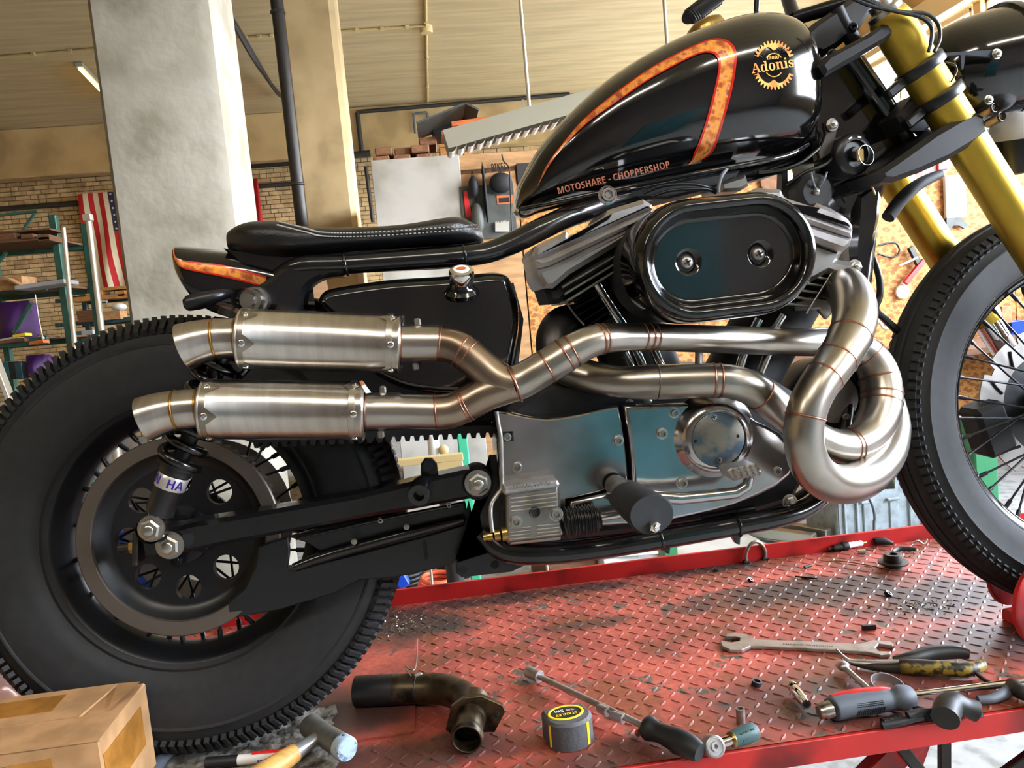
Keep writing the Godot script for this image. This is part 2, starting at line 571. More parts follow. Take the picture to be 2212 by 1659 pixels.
	mat("cardboard", Color(0.72, 0.55, 0.38), 0.8, 0.0, {"tex": streak, "tri": 2.0})
	mat("parcel_tape", Color(0.66, 0.45, 0.2), 0.25, 0.0, {"tex": streak, "tri": 3.0})
	mat("porcelain", Color(0.92, 0.92, 0.9), 0.25)
	mat("wire_brown", Color(0.5, 0.38, 0.18), 0.4, 0.5)
	mat("cling_film", Color(0.86, 0.86, 0.9), 0.15, 0.0, {"alpha": 0.35})
	# the room
	var plaster := noise_tex(0.006, 91, [[0.15, Color(0.84, 0.83, 0.80)], [0.4, Color(0.93, 0.925, 0.91)], [0.75, Color(1, 1, 1)]], 512)
	mat("concrete_pillar", Color(0.6, 0.575, 0.52), 0.85, 0.0, {"tex": plaster, "tri": 0.8, "nrm": grain, "nstr": 0.15})
	mat("cream_pillar", Color(0.80, 0.70, 0.52), 0.8, 0.0, {"tex": plaster, "tri": 0.5})
	mat("ceiling_paint", Color(0.74, 0.66, 0.5), 0.85, 0.0, {"tex": noise_tex(0.01, 93, [[0.2, Color(0.91, 0.91, 0.9)], [0.8, Color.WHITE]], 512), "tri": Vector3(0.12, 1.0, 1.4)})
	mat("wall_paint", Color(0.77, 0.65, 0.45), 0.85, 0.0, {"tex": plaster, "tri": 0.35})
	mat("mortar", Color(0.45, 0.36, 0.24), 0.95)
	for i in 4: mat("brick_%d" % i, [Color(0.77, 0.66, 0.48), Color(0.72, 0.6, 0.43), Color(0.80, 0.69, 0.52), Color(0.68, 0.56, 0.4)][i], 0.85, 0.0, {"tex": plaster, "tri": 2.0})
	mat("floor_concrete", Color(0.6, 0.595, 0.58), 0.75, 0.0, {"tex": noise_tex(0.01, 95, [[0.2, Color(0.78, 0.77, 0.74)], [0.5, Color(0.95, 0.94, 0.92)], [0.8, Color.WHITE]], 1024, FastNoiseLite.TYPE_SIMPLEX_SMOOTH, 5), "tri": 0.9})
	mat("wall_dark", Color(0.4, 0.36, 0.33), 0.8, 0.0, {"tex": plaster, "tri": 0.35})
	mat("yard", Color(0.62, 0.62, 0.6), 0.9)
	mat("pipe_dark", Color(0.2, 0.19, 0.18), 0.5, 0.3)
	mat("pipe_cream", Color(0.75, 0.66, 0.45), 0.5)
	mat("cable_grey", Color(0.36, 0.37, 0.4), 0.6)
	mat("osb", Color(0.83, 0.61, 0.36), 0.75, 0.0, {"tex": noise_tex(0.03, 97, [[0.3, Color(0.7, 0.6, 0.5)], [0.45, Color(0.9, 0.82, 0.72)], [0.6, Color(1, 0.97, 0.9)], [0.75, Color(0.82, 0.72, 0.6)]], 512, FastNoiseLite.TYPE_CELLULAR, 3), "tri": Vector3(1.1, 1.6, 1.1)})
	mat("plywood", Color(0.74, 0.56, 0.38), 0.75, 0.0, {"tex": streak, "tri": Vector3(0.6, 3, 3)})
	mat("board_white", Color(0.72, 0.7, 0.66), 0.55, 0.0, {"tex": plaster, "tri": 0.7})
	mat("tile_clay", Color(0.55, 0.38, 0.26), 0.8, 0.0, {"tex": streak, "tri": 3.0})
	mat("plank_orange", Color(0.82, 0.42, 0.2), 0.6, 0.0, {"tex": streak, "tri": Vector3(1, 6, 6)})
	mat("pallet_wood", Color(0.72, 0.5, 0.26), 0.75, 0.0, {"tex": streak, "tri": Vector3(1.5, 6, 6)})
	mat("old_wood", Color(0.42, 0.27, 0.16), 0.8, 0.0, {"tex": streak, "tri": Vector3(1.5, 6, 6)})
	mat("rack_green", Color(0.18, 0.36, 0.31), 0.45, 0.1, {"tex": plaster, "tri": 1.5})
	mat("rack_blue", Color(0.16, 0.3, 0.34), 0.45, 0.1, {"tex": plaster, "tri": 1.5})
	mat("alu_pole", Color(0.8, 0.76, 0.68), 0.4, 0.7)
	mat("flag_red", Color(0.66, 0.07, 0.08), 0.8, 0.0, {"back": Color(0.15, 0.02, 0.02)})
	mat("flag_white", Color(0.8, 0.74, 0.62), 0.8)
	mat("flag_blue", Color(0.09, 0.08, 0.2), 0.8)
	mat("purple_sheet", Color(0.26, 0.1, 0.34), 0.6)
	mat("crate_grey", Color(0.60, 0.64, 0.66), 0.5, 0.0, {"tex": plaster, "tri": 4.0})
	mat("mint_paint", Color(0.25, 0.66, 0.5), 0.4)
	mat("mint_dark", Color(0.18, 0.5, 0.32), 0.45)
	mat("bag_yellow", Color(0.9, 0.78, 0.12), 0.35)
	mat("bottle_green", Color(0.45, 0.7, 0.1), 0.3)
	mat("plastic_blue", Color(0.06, 0.25, 0.7), 0.35)
	mat("cable_orange", Color(0.85, 0.36, 0.22), 0.5)
	mat("cloth_black", Color(0.08, 0.08, 0.09), 0.7, 0.0, {"tex": fine, "tri": 3.0})
	mat("slate", Color(0.3, 0.31, 0.29), 0.6, 0.0, {"tex": plaster, "tri": 2.0})
	mat("lamp_housing", Color(0.62, 0.60, 0.53), 0.5, 0.2)
	mat("louvre_white", Color(0.93, 0.92, 0.9), 0.4, 0.0)
	mat("teal_cabinet", Color(0.02, 0.32, 0.34), 0.4, 0.1)
	mat("window_frame", Color(0.82, 0.74, 0.58), 0.6)
	mat("window_glass", Color(0.96, 0.98, 1.0), 0.01, 0.0, {"alpha": 0.06})
	mat("door_dark", Color(0.16, 0.14, 0.13), 0.7)
	mat("tube_glow", Color(1, 0.95, 0.8), 0.5, 0.0, {"emit": [Color(1.0, 0.86, 0.55), 6.0]})
	mat("lamp_glow", Color(1, 0.98, 0.94), 0.5, 0.0, {"emit": [Color(1.0, 0.96, 0.9), 8.0]})
	mat("red_plastic", Color(0.85, 0.12, 0.12), 0.4)
	mat("ink_black", Color(0.04, 0.04, 0.04), 0.7)

# ---------------------------------------------------------------- the scene
func shot(p: Vector3) -> Vector2:
	var q := p - EYE
	var d := q.dot(-view.z)
	return Vector2(1106.0 + F * q.dot(view.x) / d, 829.5 - F * q.dot(view.y) / d)

func _ready() -> void:
	rng.seed = 7
	# camera
	var yaw := deg_to_rad(5.366)
	var pitch := deg_to_rad(5.18)
	var roll := deg_to_rad(5.206)
	var fw := Vector3(sin(yaw) * cos(pitch), -sin(pitch), -cos(yaw) * cos(pitch))
	var rt := Vector3(cos(yaw), 0, sin(yaw))
	var up := rt.cross(fw)
	rt = rt * cos(roll) - up * sin(roll)
	up = rt.cross(fw)
	view = Basis(rt, up, -fw)
	var cam := Camera3D.new()
	cam.name = "camera"
	cam.transform = Transform3D(view, EYE)
	cam.fov = rad_to_deg(2.0 * atan(829.5 / F))
	cam.near = 0.05
	cam.far = 200.0
	add_child(cam)
	cam.current = true
	# overcast sky, seen through the window band on the right 
	var sm := ProceduralSkyMaterial.new()
	sm.sky_top_color = Color(0.80, 0.86, 0.94)
	sm.sky_horizon_color = Color(0.97, 0.98, 1.0)
	sm.ground_horizon_color = Color(0.7, 0.7, 0.7)
	sm.ground_bottom_color = Color(0.4, 0.4, 0.4)
	sm.sky_energy_multiplier = 6.0
	sm.ground_energy_multiplier = 2.0
	var sky := Sky.new()
	sky.sky_material = sm
	var e := Environment.new()
	e.background_mode = Environment.BG_SKY
	e.sky = sky
	e.ambient_light_source = Environment.AMBIENT_SOURCE_DISABLED
	e.tonemap_mode = Environment.TONE_MAPPER_LINEAR
	e.tonemap_exposure = 1.0
	e.sdfgi_enabled = true
	e.ssao_enabled = true
	e.ssil_enabled = true
	var we := WorldEnvironment.new()
	we.name = "environment"
	we.environment = e
	add_child(we)

	make_materials()
	build_room()
	build_lift()
	build_motorcycle()
	build_tools()
	build_background()

# ---------------------------------------------------------------- room
func slab(called: String, lo: Vector3, hi: Vector3, m: Material, parent: Node = self) -> MeshInstance3D:
	var b := MB.new()
	b.box((lo + hi) / 2, hi - lo)
	return struct(called, b, m, parent)
func joined(called: String, boxes: Array, m: Material, parent: Node = self) -> MeshInstance3D:
	var b := MB.new()
	for q in boxes: b.box((q[0] + q[1]) / 2, q[1] - q[0])
	return struct(called, b, m, parent)

const XL := -9.0
const XR := 5.5
const ZB := -11.2
const ZF := 6.0
func build_room() -> void:
	slab("floor", Vector3(XL - 0.3, FLOOR - 0.2, ZB - 0.3), Vector3(XR + 0.3, FLOOR, ZF + 0.3), M.floor_concrete)
	slab("ceiling", Vector3(XL - 0.3, CEIL, ZB - 0.3), Vector3(XR + 0.3, CEIL + 0.25, ZF + 0.3), M.ceiling_paint)
	slab("wall_left", Vector3(XL - 0.3, FLOOR, ZB - 0.3), Vector3(XL, CEIL, ZF + 0.3), M.wall_paint)
	var yard := MB.new()
	yard.box(Vector3(0, FLOOR - 0.35, 0), Vector3(120, 0.2, 120))
	struct("ground_yard", yard, M.yard)
	# dark wall behind the camera
	slab("wall_front", Vector3(XL, FLOOR, ZF), Vector3(XR, CEIL, ZF + 0.3), M.wall_dark)
	# window wall on the right
	var edges := [-11.2, -8.6, -6.0, -3.4, -0.8, 1.8, 4.4]
	var bx := [[Vector3(XR, FLOOR, ZB), Vector3(XR + 0.15, 0.9, ZF)], [Vector3(XR, 3.27, ZB), Vector3(XR + 0.15, CEIL, ZF)], [Vector3(XR, 0.9, 4.4), Vector3(XR + 0.15, 3.27, ZF)]]
	for z in edges: bx.append([Vector3(XR + 0.06, 0.9, z - 0.05), Vector3(XR + 0.12, 3.27, z + 0.05)])
	joined("wall_right", bx, M.wall_paint)
	for i in edges.size() - 1:
		var z0: float = edges[i] + 0.08
		var z1: float = edges[i + 1] - 0.08
		var g := MB.new()
		g.box(Vector3(XR + 0.1, 2.085, (z0 + z1) / 2), Vector3(0.008, 2.3, z1 - z0 - 0.06))
		var w := struct("window_%d" % (i + 1), g, M.window_glass)
		var fr := MB.new()
		for y in [0.93, 2.3, 3.24]: fr.box(Vector3(XR + 0.1, y, (z0 + z1) / 2), Vector3(0.05, 0.04, z1 - z0), Basis.IDENTITY, 0.006)
		for z in [z0 + 0.03, (z0 + z1) / 2, z1 - 0.03]: fr.box(Vector3(XR + 0.1, 2.085, z), Vector3(0.05, 2.35, 0.035), Basis.IDENTITY, 0.006)
		struct("window_frame", fr, M.window_frame, w)
	slab("trim_1", Vector3(XR - 0.12, 3.27, ZB), Vector3(XR, 3.5, ZF), M.window_frame)
	back_wall()
	pillars()
	# row of fluorescent lamps over the working side of the lift, mirrored in the pipes and the tank
	for k in 3:
		var c := Vector3(-1.9 + k * 1.75, 2.55, 2.1)
		var lp := thing("workshop_lamp", Vector3(c.x, c.y, c.z), ["twin tube lamp hung over the rear wheel side of the lift", "twin tube lamp hung over the middle of the lift", "twin tube lamp hung over the front wheel side of the lift"][k], "ceiling lamp", "lamps over the lift")
		var hs := MB.new()
		hs.box(c + Vector3(0, 0.05, 0), Vector3(1.26, 0.05, 0.2), Basis.IDENTITY, 0.008)
		part("housing", hs, M.lamp_housing, lp)
		for s in [-1, 1]:
			var tb := MB.new()
			tb.tube([c + Vector3(-0.59, 0.005, s * 0.05), c + Vector3(0.59, 0.005, s * 0.05)], 0.013, 12)
			part("lamp_tube", tb, M.lamp_glow, lp)
			var rd := MB.new()
			rd.tube([c + Vector3(s * 0.5, 0.07, 0), Vector3(c.x + s * 0.5, CEIL, c.z)], 0.006, 8)
			part("rod", rd, M.alu_pole, lp)
		var l := AreaLight3D.new()
		l.name = "lamp_light"
		l.light_color = Color(1.0, 0.96, 0.9)
		l.light_energy = 2.8
		l.area_size = Vector2(1.2, 0.16)
		l.shadow_enabled = true
		l.basis = Basis(Vector3.RIGHT, -PI / 2)
		lp.add_child(l)
		l.position = Vector3(0, -0.012, 0)
	# teal steel cabinet behind the camera, mirrored in the polished covers
	for k in 1:
		var cb := thing("steel_cabinet", Vector3(1.25, FLOOR, 3.9), "tall teal steel cabinet standing by the dark wall", "cabinet")
		var c := MB.new()
		c.box(origin_of(cb) + Vector3(0, 0.95, 0), Vector3(0.94, 1.9, 0.45), Basis.IDENTITY, 0.01)
		part("body", c, M.teal_cabinet, cb)
		for s in [-1, 1]:
			var d := MB.new()
			d.box(origin_of(cb) + Vector3(s * 0.233, 0.97, -0.233), Vector3(0.455, 1.78, 0.018), Basis.IDENTITY, 0.005)
			var dd := part("door", d, M.teal_cabinet, cb)
			var h := MB.new()
			h.box(origin_of(cb) + Vector3(s * 0.05, 1.0, -0.25), Vector3(0.02, 0.14, 0.02), Basis.IDENTITY, 0.004)
			part("handle", h, M.zinc, dd)

func back_wall() -> void:
	var w := slab("wall_back", Vector3(XL, FLOOR, ZB - 0.3), Vector3(XR, CEIL, ZB), M.mortar)
	# painted concrete beam over the bricks
	var bm := MB.new()
	bm.box(Vector3((XL + XR) / 2, 3.65, ZB + 0.15), Vector3(XR - XL, 0.7, 0.3), Basis.IDENTITY, 0.015)
	struct("trim_2", bm, M.wall_paint)
	var bms := []
	for i in 2:
		var q := MB.new()
		q.box(Vector3.ZERO, Vector3([0.205, 0.098][i], 0.057, 0.03), Basis.IDENTITY, 0.004)
		bms.append(q.mesh())
	var rest := MB.new()
	var one := MB.new()
	one.box(Vector3.ZERO, Vector3(0.205, 0.057, 0.03))
	var half := MB.new()
	half.box(Vector3.ZERO, Vector3(0.098, 0.057, 0.03))
	var count := 0
	var y := FLOOR + 0.04
	var row := 0
	while y < 3.28:
		var x: float = XL + 0.1 + [0.0, 0.11, 0.055, 0.16][row % 4]
		while x < XR - 0.15:
			var sh := rng.randf() < 0.28
			var wd := 0.108 if sh else 0.215
			var c := Vector3(x + wd / 2, y, ZB + 0.006 + rng.randf() * 0.004)
			var s := shot(c)
			var seen := s.x > -5 and s.y > 380 and s.y < 660 and (s.x < 235 or (s.x > 535 and s.x < 640 and s.y < 485))
			if seen and s.x > 172 and s.x < 280 and s.y > 415 and s.y < 620: seen = false
			if seen and count < 296:
				copy_of("brick", bms[1 if sh else 0], M["brick_%d" % (rng.randi() % 4)], w, Transform3D(Basis(), c))
				count += 1
			else: rest.add(half if sh else one, Transform3D(Basis(), c))
			x += wd
		y += 0.068
		row += 1
	var r := part("bricks", rest, M.brick_0, w)
	r.set_meta("kind", "stuff")
	# steel rail and conduit along the wall
	for q in [[[-80, 458, 300, 424], 0.035, "pipe_dark", "dark rail fixed along the bricks behind the striped flag"], [[520, 405, 680, 390], 0.035, "pipe_dark", "lower dark rail on the bricks behind the drainpipe"], [[520, 360, 690, 342], 0.04, "pipe_dark", "upper dark rail under the beam behind the drainpipe"]]:
		var t := MB.new()
		var p0 := pz(q[0][0], q[0][1], ZB + 0.06)
		var p1 := pz(q[0][2], q[0][3], ZB + 0.06)
		p1.y = p0.y
		t.tube([p0, p1], q[1], 12)
		single("wall_rail", t, M[q[2]], q[3], "rail")

func prism_y(mb: MB, p: PackedVector2Array, y0: float, y1: float) -> void:
	# polygon in x,z (as x,y) extruded upwards
	var b := Basis(Vector3(1, 0, 0), Vector3(0, 0, 1), Vector3(0, -1, 0))
	mb.prism(p, -y1, -y0, 0.0, Transform3D(b, Vector3.ZERO))

func pillars() -> void:
	var q := MB.new()
	var z := -2.25
	var a := -1.305
	var b := -0.873
	var c := 0.045
	prism_y(q, PackedVector2Array([Vector2(a - 0.022, z - 0.03), Vector2(a, z), Vector2(b, z), Vector2(b + c, z - c * 0.6), Vector2(b + c, z - 0.5), Vector2(b, z - 0.55), Vector2(a, z - 0.55), Vector2(a - 0.022, z - 0.5)]), FLOOR, CEIL)
	var p := struct("pillar", q, M.concrete_pillar)
	tag(p, "broad bare concrete pillar with chamfered edges behind the seat tail", "pillar")
	var q2 := MB.new()
	z = -6.0
	a = -1.045
	b = -0.655
	prism_y(q2, PackedVector2Array([Vector2(a - 0.03, z - 0.03), Vector2(a, z), Vector2(b, z), Vector2(b + 0.05, z - 0.04), Vector2(b + 0.05, z - 0.45), Vector2(a - 0.03, z - 0.45)]), FLOOR, CEIL)
	var p2 := struct("pillar_001", q2, M.cream_pillar)
	tag(p2, "narrow cream painted pillar beside the dark drainpipe", "pillar")
	var t := MB.new()
	var b0 := pz(652, 484, -5.7)
	t.tube([Vector3(b0.x, FLOOR, -5.7), Vector3(b0.x, CEIL, -5.7)], 0.052, 16)
	for yy in [0.4, 1.95, 3.4]: t.ring(Vector3(b0.x, yy, -5.7), Vector3.UP, 0.053, 0.012)
	single("drainpipe", t, M.pipe_dark, "dark grey vertical drainpipe beside the narrow cream pillar", "pipe")

# ---------------------------------------------------------------- lift table
const DX0 := -1.25
const DX1 := 1.75
const DZ0 := -0.5
const DZ1 := 0.252
func deck_image() -> ImageTexture:
	var W := 1500
	var H := 376
	var im := Image.create(W, H, false, Image.FORMAT_RGB8)
	var n1 := FastNoiseLite.new()
	n1.seed = 4
	n1.frequency = 0.012
	n1.fractal_octaves = 4
	var n2 := FastNoiseLite.new()
	n2.seed = 9
	n2.frequency = 0.045
	n2.noise_type = FastNoiseLite.TYPE_CELLULAR
	n2.cellular_return_type = FastNoiseLite.RETURN_CELL_VALUE
	n2.domain_warp_enabled = true
	n2.domain_warp_amplitude = 12.0
	n2.domain_warp_frequency = 0.05
	var n3 := FastNoiseLite.new()
	n3.seed = 13
	n3.frequency = 0.14
	n3.fractal_octaves = 3
	# worn and oily patches of the photograph: x px, y px, radius along x, radius along z, strength
	var spots := []
	for s in [[880, 1350, 0.14, 0.10, 0.9], [1560, 1225, 0.16, 0.05, 1.0], [1120, 1290, 0.3, 0.035, 0.8], [1750, 1280, 0.26, 0.075, 0.85], [2050, 1290, 0.2, 0.1, 0.85], [1800, 1500, 0.22, 0.1, 0.55], [1400, 1640, 0.2, 0.06, 0.6], [850, 1640, 0.25, 0.05, 0.6], [2130, 1390, 0.12, 0.08, 0.7], [1250, 1350, 0.1, 0.03, 0.6], [600, 1560, 0.3, 0.1, 0.8]]:
		var p := py(s[0], s[1], 0.0)
		spots.append([p.x, p.z, s[2], s[3], s[4]])
	var red := Color(0.63, 0.28, 0.24)
	var bare := Color(0.33, 0.32, 0.28)
	var oil := Color(0.17, 0.14, 0.13)
	for j in H:
		var z := DZ0 + (DZ1 - DZ0) * j / (H - 1.0)
		for i in W:
			var x := DX0 + (DX1 - DX0) * i / (W - 1.0)
			var a := n1.get_noise_2d(i, j)
			var f := n3.get_noise_2d(i, j)
			var c := red.lerp(Color(0.78, 0.37, 0.3), clampf(a * 1.2 + 0.3, 0, 1))
			if a < -0.1: c = c.lerp(Color(0.45, 0.27, 0.14), clampf((-0.1 - a) * 2.0, 0, 0.5))
			if n2.get_noise_2d(i, j) > 0.5 and f + a > -0.12: c = bare
			var g := 0.0
			for s in spots:
				var dx: float = (x - s[0]) / s[2]
				var dz: float = (z - s[1]) / s[3]
				var d := dx * dx + dz * dz
				if d < 2.2: g = maxf(g, s[4] * clampf(1.35 - d + a * 1.3 + f * 0.35, 0, 1))
			c = c.lerp(oil, clampf(g, 0, 0.86))
			c = c * (0.92 + f * 0.16)
			im.set_pixel(i, j, c)
	return ImageTexture.create_from_image(im)

func build_lift() -> void:
	var t := thing("lift_table", Vector3(0.25, FLOOR, -0.12), "red motorcycle lift table with worn diamond plate deck", "lift table")
	var dm := mat("deck_red", Color.WHITE, 0.46, 0.0, {"tex": deck_image(), "spec": 0.5})
	var d := MB.new()
	var rows := []
	for j in 9:
		var r := PackedVector3Array()
		for i in 33: r.append(Vector3(lerpf(DX0, DX1, i / 32.0), 0, lerpf(DZ0, DZ1, j / 8.0)))
		rows.append(r)
	d.grid(rows)
	var deck := part("deck", d, dm, t)
	# raised lozenges of the plate, two directions in turn
	var lo := MB.new()
	var l := 0.0108
	var w := 0.0030
	var hh := 0.0013
	var pts := [Vector3(-l, 0, 0), Vector3(-l * 0.4, 0, w), Vector3(l * 0.4, 0, w), Vector3(l, 0, 0), Vector3(l * 0.4, 0, -w), Vector3(-l * 0.4, 0, -w)]
	var a := Vector3(-l * 0.55, hh, 0)
	var b := Vector3(l * 0.55, hh, 0)
	lo.tri(pts[0], a, pts[1])
	lo.quad(pts[1], a, b, pts[2])
	lo.tri(pts[2], b, pts[3])
	lo.tri(pts[3], b, pts[4])
	lo.quad(pts[4], b, a, pts[5])
	lo.tri(pts[5], a, pts[0])
	for i in lo.n.size():
		if lo.n[i].y < 0: lo.n[i] = -lo.n[i]
	var tr := MB.new()
	var pit := 0.0235
	for i in int((DX1 - DX0) / pit):
		for j in int((DZ1 - DZ0) / pit):
			var p := Vector3(DX0 + (i + 0.5) * pit, 0.0002, DZ0 + (j + 0.5) * pit)
			if p.x > -0.75 and p.x < -0.16 and p.z > -0.17 and p.z < 0.2: continue
			tr.add(lo, Transform3D(Basis(Vector3.UP, deg_to_rad(48.0 if (i + j) % 2 else -48.0)), p))
	# colour of the treads follows the deck by its place on the plate
	for i in tr.v.size(): tr.uv[i] = Vector2((tr.v[i].x - DX0) / (DX1 - DX0), (tr.v[i].z - DZ0) / (DZ1 - DZ0))
	part("tread_pattern", tr, dm, deck).set_meta("kind", "stuff")
	var lip := MB.new()
	lip.box(Vector3((DX0 + DX1) / 2, 0.012, DZ0 - 0.006), Vector3(DX1 - DX0, 0.05, 0.008), Basis.IDENTITY, 0.001)
	part("rear_lip", lip, M.lift_red, t)
	var fr := MB.new()
	fr.box(Vector3((DX0 + DX1) / 2, -0.019, DZ1 + 0.003), Vector3(DX1 - DX0, 0.036, 0.006), Basis.IDENTITY, 0.001)
	fr.box(Vector3((DX0 + DX1) / 2, -0.012, (DZ0 + DZ1) / 2), Vector3(DX1 - DX0, 0.02, DZ1 - DZ0))
	for x in [DX0, DX1]: fr.box(Vector3(x, -0.019, (DZ0 + DZ1) / 2), Vector3(0.006, 0.036, DZ1 - DZ0))
	part("frame_rail", fr, M.lift_red, t)
	# drop-out hatch under the rear wheel
	var ht := MB.new()
	var hp := PackedVector2Array()
	for q in [[903, 1378], [896, 1584], [700, 1612], [300, 1672], [330, 1478]]:
		var p := py(q[0], q[1], 0.0)
		hp.append(Vector2(p.x, p.z))
	prism_y(ht, hp, 0.0005, 0.0035)
	part("hatch_panel", ht, dm, t)
	for i in ht.v.size(): ht.uv[i] = Vector2((ht.v[i].x - DX0) / (DX1 - DX0), (ht.v[i].z - DZ0) / (DZ1 - DZ0))
	t.get_child(t.get_child_count() - 1).mesh = ht.mesh(ht.centre())
	# legs and braces under the deck
	var z := 0.19
	var base_y := FLOOR + 0.03
	var bars := [
		[[1650, 1640, 1890, 1590], 17, "lift_red", "brace", 0.2], [[1940, 1620, 1860, 1700], 30, "lift_red", "brace", 0.18],
		[[2040, 1570, 2040, 1760], 13, "dark_steel", "leg", 0.12], [[1935, 1600, 2030, 1720], 13, "dark_steel", "brace", 0.21],
		[[2110, 1720, 2260, 1610], 16, "dark_steel", "brace", 0.14]]
	for q in bars:
		var m := MB.new()
		var p0 := pz(q[0][0], q[0][1], q[4])
		var p1 := pz(q[0][2], q[0][3], q[4])
		var dir := (p1 - p0).normalized()
		if dir.y > 0: dir = -dir
		var top: Vector3 = p0 if p0.y > p1.y else p1
		top -= dir * ((-0.035 - top.y) / dir.y * -1.0)
		var bot: Vector3 = top + dir * ((base_y - top.y) / dir.y)
		var s: float = 2.0 * q[1] * mpp(p0)
		var x := aim((top + bot) / 2, dir)
		m.box(x.origin, Vector3(s, (top - bot).length(), s * 0.55), x.basis, 0.002)
		part(q[3], m, M[q[2]], t)
	var gus := MB.new()
	gus.prism(outline([1935, 1598, 2022, 1584, 1990, 1675, 1960, 1640], 0.16), 0.15, 0.158, 0.001)
	part("gusset", gus, M.lift_red, t)
	var bs := MB.new()
	for zz in [-0.4, 0.2]: bs.box(Vector3(0.25, FLOOR + 0.025, zz), Vector3(2.6, 0.05, 0.06), Basis.IDENTITY, 0.004)
	for x in [-0.9, 1.4]: bs.box(Vector3(x, FLOOR + 0.025, -0.1), Vector3(0.06, 0.05, 0.6), Basis.IDENTITY, 0.004)
	part("base_frame", bs, M.lift_red, t)
	for x in [-0.85, -0.2]:
		var lg := MB.new()
		lg.box(Vector3(x, (FLOOR + 0.05 - 0.04) / 2, -0.3), Vector3(0.05, -FLOOR - 0.07, 0.05), Basis(Vector3.FORWARD, 0.2), 0.003)
		part("leg", lg, M.dark_steel, t)
	# wheel chock at the front wheel: two round red cheeks and a cradle
	var ck := thing("wheel_chock", py(2240, 1370, 0.0), "red wheel chock with round cheeks holding the front tyre", "wheel chock")
	var c0 := pz(2246, 1300, 0.118)
	for zz in [0.118, -0.035]:
		c0.x += 0.07 if zz < 0 else 0.0
		var m := MB.new()
		m.lathe([Vector2(0, 0.006), Vector2(0.066, 0.006), Vector2(0.07, 0.003), Vector2(0.07, -0.003), Vector2(0.066, -0.006), Vector2(0, -0.006)], aim(Vector3(c0.x, maxf(c0.y, 0.07), zz), Vector3(0.35, 0, 1)), 40)
		var cheek := part("cheek", m, M.lift_red, ck)
		var hb := MB.new()
		for a2 in 3: hex_bolt(hb, Vector3(c0.x, c0.y, zz) + Vector3(cos(a2 * 2.1 + 0.8), sin(a2 * 2.1 + 0.8), 0) * 0.045 + Vector3(0.002, 0, 0.006), Vector3(0.35, 0, 1), 0.003, 0.003)
		part("bolt", hb, M.dark_steel, cheek)
	var cr := MB.new()
	cr.box(Vector3(c0.x + 0.03, 0.012, 0.042), Vector3(0.12, 0.024, 0.14), Basis.IDENTITY, 0.004)
	part("cradle", cr, M.lift_red, ck)

# ---------------------------------------------------------------- motorcycle helpers
class Loft:
	# a body of rounded sections along x: centre height, half height, half width
	var x := []
	var cy := []
	var hy := []
	var w := []
	var e := 2.6
	func at(px: float) -> Vector3:
		var n := x.size()
		if px <= x[0]: return Vector3(cy[0], hy[0], w[0])
		for i in n - 1:
			if px <= x[i + 1]:
				var t: float = (px - x[i]) / maxf(1e-6, x[i + 1] - x[i])
				return Vector3(lerpf(cy[i], cy[i + 1], t), lerpf(hy[i], hy[i + 1], t), lerpf(w[i], w[i + 1], t))
		return Vector3(cy[n - 1], hy[n - 1], w[n - 1])
	func z_at(px: float, y: float) -> float:
		var s := at(px)
		var k := pow(minf(1.0, absf(y - s.x) / s.y), e)
		return s.z * pow(maxf(0.0, 1.0 - k), 1.0 / e)
	func build(mb: MB, sides := 36) -> void:
		var rows := []
		for i in x.size():
			var r := PackedVector3Array()
			for j in sides:
				var a := TAU * j / sides
				var c := cos(a)
				var s := sin(a)
				r.append(Vector3(x[i], cy[i] + hy[i] * signf(s) * pow(absf(s), 2.0 / e), w[i] * signf(c) * pow(absf(c), 2.0 / e)))
			rows.append(r)
		mb.grid(rows, true)
		mb.fan(rows[0], Vector3.LEFT)
		mb.fan(rows[-1], Vector3.RIGHT)
func loft(secs: Array, zs: float, e: float, n := 5) -> Loft:
	# secs: [x px, top px, bottom px, half width]
	var q := []
	for s in secs:
		var t := pz(s[0], s[1], zs)
		var b := pz(s[0], s[2], zs)
		q.append(Vector4((t.x + b.x) / 2, (t.y + b.y) / 2, (t.y - b.y) / 2, s[3]))
	q = smooth(q, n)
	var l := Loft.new()
	l.e = e
	for v in q:
		l.x.append(v.x)
		l.cy.append(v.y)
		l.hy.append(maxf(0.001, v.z))
		l.w.append(maxf(0.001, v.w))
	return l
func on_loft(l: Loft, x: float, y: float, lift := 0.0008) -> Vector3:
	var z := 0.08
	for i in 8:
		var p := pz(x, y, z)
		z = lerpf(z, l.z_at(p.x, p.y), 0.7)
	return pz(x, y, z) + Vector3(0, 0, lift) - ray(x, y).normalized() * lift
func band(mb: MB, l: Loft, a: Array, b: Array, t0: float, t1: float, lift := 0.0008, n := 4) -> void:
	# a strip on the body between two lines of pixels
	var pa := []
	var pb := []
	for i in range(0, a.size(), 2):
		pa.append(Vector2(a[i], a[i + 1]))
		pb.append(Vector2(b[i], b[i + 1]))
	pa = smooth(pa, n)
	pb = smooth(pb, n)
	var rows := []
	for i in pa.size():
		var r := PackedVector3Array()
		for k in 5:
			var p: Vector2 = pa[i].lerp(pb[i], lerpf(t0, t1, k / 4.0))
			r.append(on_loft(l, p.x, p.y, lift))
		rows.append(r)
	mb.grid(rows)
